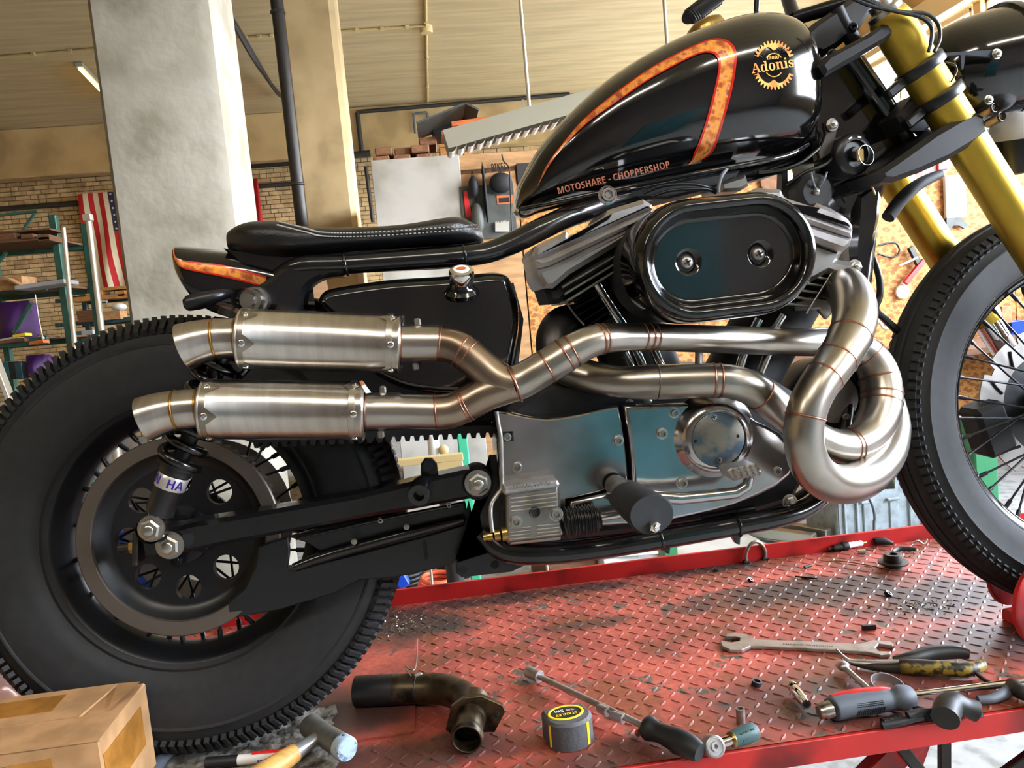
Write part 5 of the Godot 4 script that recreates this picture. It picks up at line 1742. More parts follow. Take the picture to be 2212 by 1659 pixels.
	plug.lathe([Vector2(0, 0.0005), Vector2(0.0055, 0.0005), Vector2(0.0075, 0.003), Vector2(0.0082, 0.0)], aim(pz(1155, 1106, 0.221), Vector3(0, 0, 1)), 24)
	part("sight_plug", plug, M.matt_black, mcy)
	var bj := MB.new()
	for q in [[1096, 1084, 16, 0.0], [1080, 1068, 13, 0.0], [1064, 1054, 10, 0.0], [1054, 1044, 8, 0.0]]:
		var p := pz(q[0], 1152 + (1096 - q[0]) * 0.17, 0.215)
		var p2 := pz(q[1], 1152 + (1096 - q[1]) * 0.17, 0.215)
		bj.tube([p, p2], q[2] * mpp(p), 12)
	part("banjo_fitting", bj, M.brass, mcy)
	var bl := MB.new()
	var pa := []
	var ra := []
	var pmv := mpp(pz(1260, 1120, 0.2))
	for i in 41:
		pa.append(pz(1222 + i * 1.85, 1128 - i * 0.23, 0.213))
		ra.append((29.0 + 4.0 * sin(i * PI / 2.0)) * pmv * (1.0 if i < 37 else 0.8))
	bl.tube(pa, ra, 26)
	part("rubber_boot", bl, M.satin_black, mcy)
	pipe_part("pushrod", [[1296, 1118, 0.205, 8], [1340, 1112, 0.205, 8], [1370, 1108, 0.2, 5]], M.zinc, mcy, 1, 12)
	# brake pedal
	var lv := MB.new()
	lv.tube(_px3([[1352, 1062, 0.222], [1400, 1072, 0.226], [1470, 1077, 0.23], [1540, 1070, 0.232], [1590, 1064, 0.233], [1613, 1050, 0.234], [1618, 1030, 0.234]]), [0.011, 0.0095, 0.009, 0.0085, 0.0085, 0.008, 0.007], 16)
	var ped := part("brake_pedal", lv, M.polished_alu, bike, "polished brake pedal lever")
	var pv := MB.new()
	pv.lathe([Vector2(0.016, -0.03), Vector2(0.017, 0.0), Vector2(0.016, 0.008), Vector2(0.0, 0.01)], aim(pz(1340, 1058, 0.225), Vector3(0, 0, 1)), 28)
	part("pedal_pivot", pv, M.cast_alu, ped)
	var pad := plate("pedal_pad", [1571, 1017, 1580, 1012, 1633, 1003, 1646, 1020, 1644, 1026, 1586, 1039, 1580, 1036], 0.215, 0.25, 0.002, M.tool_steel, ped)
	var py_ := MB.new()
	for i in 5:
		for j in 3:
			var c := pz(1584 + i * 12.5 + j * 3.0, 1017 + j * 7.5 - i * 2.6, 0.25)
			py_.lathe([Vector2(0.0042, -0.001), Vector2(0.0, 0.0045)], aim(c, Vector3(0, 0.3, 1)), 4)
	part("pad_studs", py_, M.zinc, pad)
	# footpeg
	var fp := MB.new()
	var f0 := pz(1352, 1070, 0.215)
	var f1 := pz(1408, 1112, 0.315)
	fp.tube([f0, f0.lerp(f1, 0.03), f0.lerp(f1, 0.5), f0.lerp(f1, 0.95), f1], [0.023, 0.028, 0.031, 0.033, 0.03], 28, true, 0.85)
	var peg := part("footpeg", fp, M.rubber, bike, "black rubber footpeg")
	var fe := MB.new()
	hex_bolt(fe, pz(1409, 1134, 0.312), Vector3(0.3, -0.25, 1), 0.0085, 0.009, 0.4, 0.0)
	part("peg_nut", fe, M.chrome, peg)
	# starter-side round cover behind the pipes
	var st := MB.new()
	var sx := aim(pz(1806, 862, 0.08), Vector3(0.05, 0, 1))
	st.lathe([Vector2(0.066, -0.08), Vector2(0.069, -0.02), Vector2(0.066, -0.006), Vector2(0.058, 0.0), Vector2(0.044, 0.002), Vector2(0.042, -0.003), Vector2(0.0, -0.003)], sx, 48)
	var sc := part("oil_filter_cover", st, M.satin_black, bike)
	var sd := MB.new()
	sd.lathe([Vector2(0.041, -0.003), Vector2(0.04, 0.0005), Vector2(0.0, 0.001)], sx, 40)
	part("cover_disc", sd, M.disc_steel, sc)
	bolts("cover_bolt", "allen", [[1827, 900, 0.085, 6], [1770, 800, 0.085, 6]], M.zinc, sc)
	var df := MB.new()
	for q in [[[1515, 1118], [1590, 1105], 7], [[1590, 1106], [1628, 1100], 10]]: pipe(df, [[q[0][0], q[0][1], 0.15, q[2]], [q[1][0], q[1][1], 0.15, q[2]]], 1, 14)
	part("oil_drain_line", df, M.black_metal, bike)
func _px3(a: Array) -> Array:
	var r := []
	for q in a: r.append(pz(q[0], q[1], q[2]))
	return r

func weld(parent: Node, pr: Array, x: float, y: float, m := "weld") -> void:
	# a bead round the pipe at the place nearest to the pixel
	var best := 0
	var bd := 1e9
	for i in pr[0].size():
		var d: float = shot(pr[0][i]).distance_squared_to(Vector2(x, y))
		if d < bd:
			bd = d
			best = i
	var t: Vector3 = (pr[0][mini(best + 1, pr[0].size() - 1)] - pr[0][maxi(best - 1, 0)]).normalized()
	var b := MB.new()
	b.ring(pr[0][best], t, pr[1][best] + 0.0001, 0.0011, 36, 8)
	b.lathe([Vector2(pr[1][best] + 0.0003, -0.0022), Vector2(pr[1][best] + 0.0003, 0.0022)], aim(pr[0][best], t), 32)
	part("weld_bead", b, M[m], parent)
func muffler(bike: Node, a: Vector2, b: Vector2, z: float, tip: Array, neck: Array, label: String) -> void:
	var p0 := pz(a.x, a.y, z)
	var p1 := pz(b.x, b.y, z)
	var ax := (p1 - p0).normalized()
	var ln := (p1 - p0).length()
	var x := aim(p0, ax)
	var R := 0.0412
	var c := MB.new()
	c.lathe([Vector2(0.03, 0.0), Vector2(R - 0.002, 0.0), Vector2(R, 0.002), Vector2(R, 0.004), Vector2(R - 0.0008, 0.005), Vector2(R - 0.0008, ln - 0.005), Vector2(R, ln - 0.004), Vector2(R, ln - 0.002), Vector2(R - 0.002, ln), Vector2(0.03, ln)], x, 72)
	var m := part("muffler", c, M.brushed_steel, bike, label)
	for e in 2:
		var h: float = [0.012, ln - 0.012][e]
		var st := MB.new()
		st.lathe([Vector2(R - 0.0008, h - 0.0075), Vector2(R, h - 0.007), Vector2(R, h + 0.0005), Vector2(R - 0.0008, h + 0.001)], x, 64)
		for k in 6:
			var a0 := TAU * k / 6.0 + 0.35 + e * 0.12
			var sg: float = [1.0, -1.0][e]
			for i in 8:
				var f0 := (i - 4) / 8.0 * 0.62
				var f1 := (i - 3) / 8.0 * 0.62
				var w0 := 0.017 * (1.0 - absf(f0) / 0.31)
				var w1 := 0.017 * (1.0 - absf(f1) / 0.31)
				var q := []
				for g in [[f0, 0.0], [f1, 0.0], [f1, w1], [f0, w0]]:
					q.append(x * Vector3(cos(a0 + g[0]) * (R + 0.0001), h + sg * g[1], sin(a0 + g[0]) * (R + 0.0001)))
				st.quad(q[0], q[1], q[2], q[3])
		var sp := part("end_strap", st, M.chrome if e == 2 else M.stainless, m)
		for k in 6:
			var a0 := TAU * k / 6.0 + 0.35 + e * 0.12
			var o := x.basis * Vector3(cos(a0), 0, sin(a0))
			var rv := MB.new()
			rv.lathe([Vector2(0.0048, 0.0), Vector2(0.0045, 0.0015), Vector2(0.003, 0.0025), Vector2(0.0017, 0.0026), Vector2(0.0016, 0.001), Vector2(0.0, 0.001)], aim(p0 + ax * h + o * R, o), 18)
			part("rivet", rv, M.chrome, sp)
	# tip: open bent tube behind the can
	var tm := MB.new()
	var tp := pipe(tm, tip, 6, 40, false)
	var ins := []
	for r in tp[1]: ins.append(r - 0.0016)
	tm.tube(tp[0], ins, 40, false)
	tm.ring(tp[0][-1], tp[0][-1] - tp[0][-2], tp[1][-1] - 0.0008, 0.0009, 40, 6)
	var t := part("muffler_tip", tm, M.brushed_steel, m)
	weld(t, tp, tip[1][0], tip[1][1], "weld_gold")
	weld(t, tp, tip[0][0] - 8, tip[0][1], "weld_gold")
	weld(t, tp, tip[0][0] - 1, tip[0][1], "weld_gold")
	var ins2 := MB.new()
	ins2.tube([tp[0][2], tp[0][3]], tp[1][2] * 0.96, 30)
	part("muffler_core", ins2, M.soot_and_hole_shade, m)
	# slip-on neck with its spring tabs
	var nm := MB.new()
	var np := pipe(nm, neck, 1, 40, true)
	var nk := part("muffler_neck", nm, M.stainless, m)
	weld(nk, np, neck[0][0] + 3, neck[0][1])
	for q in [[neck[0][0] + 36, neck[0][1] - 46], [neck[0][0] + 32, neck[0][1] + 50]]:
		var tb := MB.new()
		tb.box(pz(q[0], q[1], z), Vector3(0.009, 0.011, 0.007), Basis.IDENTITY, 0.002)
		part("spring_tab", tb, M.zinc, nk)
func exhaust(bike: Node) -> void:
	muffler(bike, Vector2(518, 731), Vector2(866, 743), 0.215, [[518, 730, 0.215, 43], [466, 732, 0.215, 44], [430, 739, 0.215, 47], [398, 749, 0.215, 51]], [[866, 742, 0.215, 39], [900, 742, 0.215, 39], [949, 742, 0.217, 38.5]], "upper brushed steel muffler")
	muffler(bike, Vector2(439, 884), Vector2(789, 887), 0.225, [[438, 881, 0.225, 42], [382, 886, 0.225, 43], [345, 894, 0.225, 46], [313, 905, 0.225, 49]], [[791, 888, 0.225, 40], [865, 888, 0.225, 40], [866, 888, 0.225, 37.5], [945, 890, 0.225, 37.5]], "lower brushed steel muffler")
	var lists := [
		["collector_upper", [[945, 742, 0.217, 38], [975, 747, 0.218, 38], [1004, 762, 0.222, 38], [1045, 795, 0.23, 38], [1080, 822, 0.238, 38], [1108, 832, 0.24, 39]], "heat_stainless", [[950, 742], [1000, 760], [1013, 770]]],
		["collector_lower", [[942, 890, 0.225, 38], [975, 886, 0.226, 38], [1008, 872, 0.228, 38], [1050, 850, 0.234, 38], [1085, 838, 0.238, 38], [1110, 829, 0.24, 39]], "heat_stainless", [[944, 890], [998, 876], [1006, 873]]],
		["mid_pipe", [[1108, 829, 0.24, 39], [1130, 821, 0.24, 38.5], [1165, 801, 0.242, 38], [1205, 777, 0.243, 38], [1242, 754, 0.243, 36.5], [1285, 735, 0.24, 34], [1330, 729, 0.23, 31], [1400, 728, 0.215, 29.5], [1460, 730, 0.2, 29.5], [1600, 735, 0.165, 30], [1720, 739, 0.13, 30], [1790, 740, 0.11, 31], [1838, 746, 0.1, 34], [1874, 768, 0.1, 38], [1897, 806, 0.108, 41], [1905, 852, 0.12, 42.5], [1900, 896, 0.134, 42], [1878, 937, 0.15, 40], [1840, 962, 0.166, 38], [1800, 962, 0.178, 37], [1760, 946, 0.187, 37], [1722, 917, 0.195, 37], [1690, 891, 0.203, 37], [1655, 862, 0.21, 37], [1622, 839, 0.215, 37], [1585, 826, 0.217, 37], [1540, 822, 0.215, 37], [1420, 825, 0.2, 38], [1345, 826, 0.185, 35], [1290, 818, 0.165, 36], [1245, 805, 0.145, 36], [1212, 790, 0.13, 36]], "stainless", [[1112, 828], [1180, 792], [1222, 766], [1232, 760], [1292, 733], [1300, 731], [1383, 728], [1405, 728], [1414, 728], [1872, 765], [1899, 815], [1905, 850], [1904, 868], [1836, 964], [1842, 962], [1640, 851], [1545, 822], [1550, 822]]],
		["front_header", [[1800, 600, 0.08, 38], [1826, 622, 0.13, 44], [1842, 650, 0.17, 46], [1846, 690, 0.21, 46], [1832, 735, 0.235, 45], [1802, 786, 0.255, 43], [1768, 832, 0.268, 42], [1745, 880, 0.275, 42], [1736, 930, 0.277, 42], [1740, 975, 0.274, 42], [1757, 1015, 0.264, 43], [1788, 1040, 0.245, 43], [1825, 1046, 0.222, 43], [1862, 1036, 0.195, 42], [1895, 1010, 0.165, 40], [1920, 970, 0.13, 38], [1928, 920, 0.09, 36], [1918, 870, 0.06, 34]], "stainless", [[1838, 722], [1812, 771], [1784, 812], [1739, 900]]]]
	for q in lists:
		var b := MB.new()
		var pr := pipe(b, q[1], 5, 40, true)
		var p := part(q[0], b, M[q[2]], bike)
		for w in q[3]: weld(p, pr, w[0], w[1])
	var st := MB.new()
	st.prism(outline([776, 824, 782, 822, 802, 848, 790, 850], 0.262), 0.2612, 0.262)
	var tg := part("paper_tag", st, M.white_paint, bike)
	var s2 := MB.new()
	s2.prism(outline([776, 824, 782, 822, 788, 831, 781, 833], 0.2624), 0.2621, 0.2624)
	part("tag_print", s2, M.plank_orange, tg)
	# seam where the two branches meet the single pipe, slip joint line, sensor bung
	var s := MB.new()
	s.ring(pz(1111, 829, 0.24), Vector3(0.95, 0.3, 0), 0.0262, 0.0018, 40, 8)
	part("merge_weld", s, M.weld, bike)
	var j := MB.new()
	j.ring(pz(1419, 825, 0.2), Vector3(1, -0.09, 0.1), 0.0252, 0.0012, 40, 8)
	part("slip_joint", j, M.dark_steel, bike)
	var o := MB.new()
	o.tube([pz(1510, 752, 0.18), pz(1509, 785, 0.18)], 0.0055, 14)
	part("sensor_bung", o, M.tool_steel, bike)
	var hg := MB.new()
	hg.tube([pz(480, 795, 0.19), pz(520, 812, 0.17), pz(560, 770, 0.14)], 0.005, 10)
	hg.box(pz(487, 800, 0.19), Vector3(0.02, 0.012, 0.01), Basis(Vector3(0, 0, 1), 0.4), 0.002)
	part("muffler_hanger", hg, M.frame_black, bike)

# ---------------------------------------------------------------- things lying on the lift
func lay(a: Array) -> Array:
	# [x px, y px, height] rows to places above the deck
	var r := []
	for q in a: r.append(py(q[0], q[1], q[2] + 0.0015))
	return r
func flat_poly(a: Array, h: float) -> PackedVector2Array:
	var r := PackedVector2Array()
	for i in range(0, a.size(), 2):
		var p := py(a[i], a[i + 1], h)
		r.append(Vector2(p.x, p.z))
	return r
func slab_y(mb: MB, p: PackedVector2Array, y0: float, y1: float, bev := 0.0) -> void:
	# outline in x,z with a bevelled top face
	var b := Basis(Vector3(1, 0, 0), Vector3(0, 0, -1), Vector3(0, 1, 0))
	var q := PackedVector2Array()
	for v in p: q.append(Vector2(v.x, -v.y))
	mb.prism(q, y0, y1, bev, Transform3D(b, Vector3.ZERO))
func ring_y(mb: MB, c: Vector3, r: float, w: float, h: float, tilt := Vector3.UP) -> void:
	mb.lathe([Vector2(r - w, 0), Vector2(r, 0), Vector2(r, h), Vector2(r - w, h), Vector2(r - w, 0)], aim(c, tilt), 32)

func build_tools() -> void:
	old_elbow()
	tape_measure()
	long_tools()
	spanner_and_pliers()
	left_corner()
	small_bits()

func old_elbow() -> void:
	var t := thing("exhaust_elbow", py(900, 1530, 0.0), "sooty old exhaust elbow with two-bolt flange lying on the deck", "exhaust pipe")
	var r := 0.0258
	var path := smooth(lay([[770, 1493, r], [840, 1490, r], [905, 1487, r], [955, 1489, r + 0.002], [996, 1503, r + 0.004], [1022, 1530, r + 0.006]]), 6)
	var m := MB.new()
	m.tube(path, r, 40, false)
	var p := part("bent_pipe", m, M.rusty_pipe, t)
	var m2 := MB.new()
	var end := []
	for i in 11: end.append(path[i])
	m2.tube([end[0], end[4], end[7]], r + 0.0004, 40, false)
	m2.tube([end[0], end[6]], r - 0.0022, 40, false)
	m2.ring(end[0], end[0] - end[1], r - 0.0009, 0.0013, 40, 6)
	part("sooty_end", m2, M.sooty_pipe, p)
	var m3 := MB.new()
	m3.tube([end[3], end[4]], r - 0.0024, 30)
	part("pipe_bore", m3, M.soot_and_hole_shade, p)
	# hose clamp worm and its wire
	var cl := MB.new()
	var cx := (path[13] - path[12]).normalized() as Vector3
	cl.ring(path[12], cx, r + 0.0003, 0.001, 36, 6)
	part("weld_bead", cl, M.dark_steel, p)
	var wr := MB.new()
	wr.tube(smooth(lay([[902, 1382, 0.004], [898, 1440, 0.05], [886, 1446, 0.055], [876, 1438, 0.056], [880, 1450, 0.054], [888, 1460, 0.053]]), 5), 0.0011, 6)
	wr.box(py(903, 1458, 0.0525), Vector3(0.014, 0.006, 0.008), Basis(Vector3.UP, 0.3), 0.0015)
	part("spring_hook", wr, M.tool_steel, t)
	# spigot and flange
	var a: Vector3 = path[-1]
	var b := py(1008, 1597, 0.0265)
	var ax := (b - a).normalized()
	var s := MB.new()
	s.tube([a - ax * 0.02, a, a + ax * 0.03, a + ax * 0.031, b - ax * 0.016, b - ax * 0.012, b - ax * 0.004, b], [r, r, r * 0.93, r * 0.88, r * 0.88, r * 0.98, r * 0.98, r * 0.92], 40, false)
	s.tube([b, b - ax * 0.03], r * 0.8, 40, false)
	s.ring(b, ax, r * 0.86, r * 0.07, 40, 8)
	part("spigot", s, M.rusty_pipe, t)
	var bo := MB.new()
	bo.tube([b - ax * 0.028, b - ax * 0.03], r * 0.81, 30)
	part("spigot_bore", bo, M.soot_and_hole_shade, t)
	var f := MB.new()
	var fx := Transform3D(Basis(Vector3.UP.cross(ax).normalized(), Vector3.UP, ax).orthonormalized(), a + ax * 0.022)
	var pl := PackedVector2Array()
	for q in [[0.052, 0.018], [0.056, 0.008], [0.035, -0.026], [0.02, -0.0255], [-0.035, -0.0255], [-0.043, -0.018], [-0.03, 0.02], [-0.01, 0.033], [0.02, 0.035]]: pl.append(Vector2(q[0], q[1]))
	f.prism(pl, -0.004, 0.004, 0.001, fx)
	var fl := part("flange", f, M.rusty_pipe, t)
	var hl := MB.new()
	hl.lathe([Vector2(0, 0.0045), Vector2(0.0048, 0.0045), Vector2(0.0055, 0.004)], Transform3D(fx.basis * Basis(Vector3.RIGHT, PI / 2), fx * Vector3(0.041, 0.004, 0.0)), 16)
	part("bolt_hole", hl, M.soot_and_hole_shade, fl)  # dark disc on the flange, hole shade put into the colour

func tape_measure() -> void:
	var c := py(1232, 1601, 0.0)
	var t := thing("tape_measure", c, "grey and yellow tape measure lying on its side on the deck", "tape measure")
	var turn := Transform3D(Basis(Vector3.UP, 0.12), c)
	var p := PackedVector2Array()
	for q in [[-0.036, -0.026], [-0.030, -0.031], [0.022, -0.032], [0.031, -0.027]]: p.append(Vector2(q[0], q[1]))
	for i in 17:
		var a := lerpf(-0.1, PI + 0.1, i / 16.0)
		p.append(Vector2(cos(a) * 0.0365, sin(a) * 0.031))
	var H := 0.043
	var b := MB.new()
	b.lathe([Vector2(0, 0), Vector2(0.001, 0)], turn, 3)
	var q2 := PackedVector2Array()
	for v in p:
		var w := turn * Vector3(v.x, 0, v.y)
		q2.append(Vector2(w.x, w.z))
	slab_y(b, q2, 0.001, H, 0.004)
	var body := part("case", b, M.tape_grey, t)
	# yellow oval bezel and dark label with its print on the upper face
	var oc := turn * Vector3(-0.002, H, -0.006)
	var yb := MB.new()
	var rows := []
	for k in 4:
		var rr := PackedVector3Array()
		for i in 48:
			var a := TAU * i / 48
			var f: float = [1.0, 0.985, 0.86, 0.85][k]
			rr.append(oc + turn.basis * Vector3(cos(a) * 0.0285 * f, [0.0, 0.0016, 0.0016, 0.0002][k], sin(a) * 0.0205 * f))
		rows.append(rr)
	yb.grid(rows, true)
	part("yellow_bezel", yb, M.tape_yellow, body)
	var lb := MB.new()
	var lp := PackedVector3Array()
	for i in 40:
		var a := TAU * i / 40
		lp.append(oc + turn.basis * Vector3(cos(a) * 0.0245, 0.0006, sin(a) * 0.0176))
	lb.fan(lp, Vector3.UP)
	var lab := part("label", lb, M.grip_black, body)
	var tx := MB.new()
	# the print is upside down to the camera
	var tb := turn.basis * Basis(Vector3(-1, 0, 0), Vector3(0, 0, 1), Vector3(0, 1, 0))
	tx.text("STANLEY", 0.0062, Transform3D(tb, oc + turn.basis * Vector3(0.0, 0.001, 0.0052)), true, null, 0.0, false, 0.034)
	part("label_print", tx, M.tape_yellow, lab)
	var t2 := MB.new()
	t2.text("5m", 0.0072, Transform3D(tb, oc + turn.basis * Vector3(-0.009, 0.001, -0.0062)), true, null, 0.0, false, 0.014)
	t2.text("TYLON", 0.003, Transform3D(tb, oc + turn.basis * Vector3(0.009, 0.001, -0.0052)), true, null, 0.0, false, 0.012)
	part("label_size", t2, M.white_paint, lab)
	for k in [[0.021, 0.0255], [-0.0345, -0.0325]]:
		var ys := MB.new()
		for i in 1:
			var z0: float = sqrt(maxf(0.0, 1.0 - pow(k[0] / 0.0365, 2.0))) * 0.031 + 0.0006
			var z1: float = sqrt(maxf(0.0, 1.0 - pow(k[1] / 0.0365, 2.0))) * 0.031 + 0.0006
			ys.quad(turn * Vector3(k[0], 0.004, z0), turn * Vector3(k[1], 0.004, z1), turn * Vector3(k[1], H - 0.004, z1), turn * Vector3(k[0], H - 0.004, z0))
		part("yellow_stripe", ys, M.tape_yellow, body)
	var mth := MB.new()
	mth.box(turn * Vector3(0.033, 0.014, -0.026), Vector3(0.006, 0.02, 0.005), turn.basis, 0.001)
	part("tape_hook", mth, M.tool_steel, t)

func long_tools() -> void:
	# nut driver with extension bar
	var t := thing("nut_driver", py(1400, 1570, 0.0), "long nut driver with extension bar, socket and dark green-black handle", "nut driver")
	var d := lay([[1140, 1450, 0.013], [1152, 1456, 0.013], [1166, 1462, 0.013], [1296, 1530, 0.015], [1300, 1532, 0.015], [1312, 1538, 0.015], [1340, 1551, 0.016], [1346, 1553, 0.016], [1400, 1573, 0.018]])
	var m := MB.new()
	m.tube([d[2], d[8]], 0.0052, 18)
	var bar := part("extension_bar", m, M.tool_steel, t)
	var s := MB.new()
	var sd := (d[2] - d[0]).normalized() as Vector3
	s.tube([d[0], d[0] + sd * 0.001, d[1] - sd * 0.002, d[1], d[2] - sd * 0.001, d[2]], [0.0095, 0.0105, 0.0105, 0.0098, 0.0112, 0.0105], 28)
	part("socket", s, M.tool_steel, t)
	for k in [[3, 5], [6, 7]]:
		var c := MB.new()
		var a: Vector3 = d[k[0]]
		var b: Vector3 = d[k[1]]
		var u := (b - a).normalized()
		if k[0] == 6: a -= u * 0.014
		c.tube([a - u * 0.004, a, b - u * 0.0015, b, b + u * 0.001], [0.0056, 0.0074, 0.0074, 0.0084, 0.0078], 24)
		part("coupling", c, M.tool_steel, bar)
	var h := MB.new()
	var hp := lay([[1396, 1570, 0.019], [1404, 1574, 0.019], [1425, 1583, 0.019], [1460, 1598, 0.02], [1490, 1613, 0.019], [1512, 1626, 0.017]])
	h.tube(smooth(hp, 4), _ramp([0.0165, 0.0185, 0.0145, 0.0175, 0.0175, 0.0135], 4), 24, true, 0.85)
	part("handle", h, M.grip_black, t)
	# ratchet with green handle
	var r := thing("ratchet", py(1560, 1625, 0.0), "small ratchet with a round steel head and short green handle", "ratchet")
	var hc := py(1541, 1612, 0.017)
	var ax := Vector3(0.12, 0.42, 0.9).normalized()
	var hm := MB.new()
	hm.lathe([Vector2(0.0, -0.012), Vector2(0.0145, -0.012), Vector2(0.0155, -0.01), Vector2(0.0155, 0.006), Vector2(0.014, 0.008), Vector2(0.0115, 0.0085), Vector2(0.011, 0.0075), Vector2(0.007, 0.0075), Vector2(0.0065, 0.0095), Vector2(0.003, 0.0095), Vector2(0.0025, 0.006), Vector2(0.0, 0.006)], aim(hc, ax), 40)
	var hd := part("ratchet_head", hm, M.tool_steel, r)
	var kn := MB.new()
	for i in 36:
		var a := TAU * i / 36
		kn.box(aim(hc, ax) * Vector3(cos(a) * 0.0128, 0.0085, sin(a) * 0.0128), Vector3(0.0012, 0.0012, 0.0012), aim(hc, ax).basis)
	part("knurled_rim", kn, M.tool_steel, hd)
	var g0 := py(1556, 1606, 0.018)
	var g1 := py(1582, 1597, 0.02)
	var g2 := py(1634, 1578, 0.022)
	var sm := MB.new()
	sm.tube([g0, g1], 0.0072, 18)
	part("shank", sm, M.chrome, r)
	var co := MB.new()
	var gd := (g2 - g1).normalized()
	co.tube([g1 - gd * 0.003, g1, g1 + gd * 0.002], [0.0105, 0.0125, 0.0105], 24)
	part("collar", co, M.brass, r)
	var gm := MB.new()
	gm.tube([g1, g1.lerp(g2, 0.15), g1.lerp(g2, 0.6), g1.lerp(g2, 0.92), g2], [0.0112, 0.0125, 0.0138, 0.0128, 0.009], 24)
	var gh := part("handle", gm, M.grip_green, r)
	var gv := MB.new()
	for i in 6:
		for k in 2:
			var c := g1.lerp(g2, 0.3 + i * 0.1) + Vector3(0.0, 0.0085 - k * 0.009, 0.0095 + k * 0.003)
			gv.box(c, Vector3(0.0012, 0.006, 0.0012), Basis(Vector3(0, 0, 1), 0.6 if k == 0 else -0.6))
	part("grip_groove", gv, M.grip_black, gh)
	var bs := MB.new()
	var bc := py(1601, 1562, 0.0)
	bs.lathe([Vector2(0.0045, 0.024), Vector2(0.0068, 0.024), Vector2(0.0068, 0.0), Vector2(0.0045, 0.0), Vector2(0.0045, 0.024)], Transform3D(Basis(), bc), 24)
	single("bit_socket", bs, M.tool_steel, "small steel bit socket standing behind the green ratchet handle", "socket")
	var cs := MB.new()
	cs.tube([py(1378, 1584, 0.004), py(1384, 1580, 0.012)], 0.0052, 16)
	single("copper_nut", cs, M.weld, "small copper nut lying beside the nut driver handle", "nut")
func _ramp(a: Array, n: int) -> Array:
	var q := []
	for v in a: q.append(Vector2(v, 0))
	var r := []
	for v in smooth(q, n): r.append(v.x)
	return r

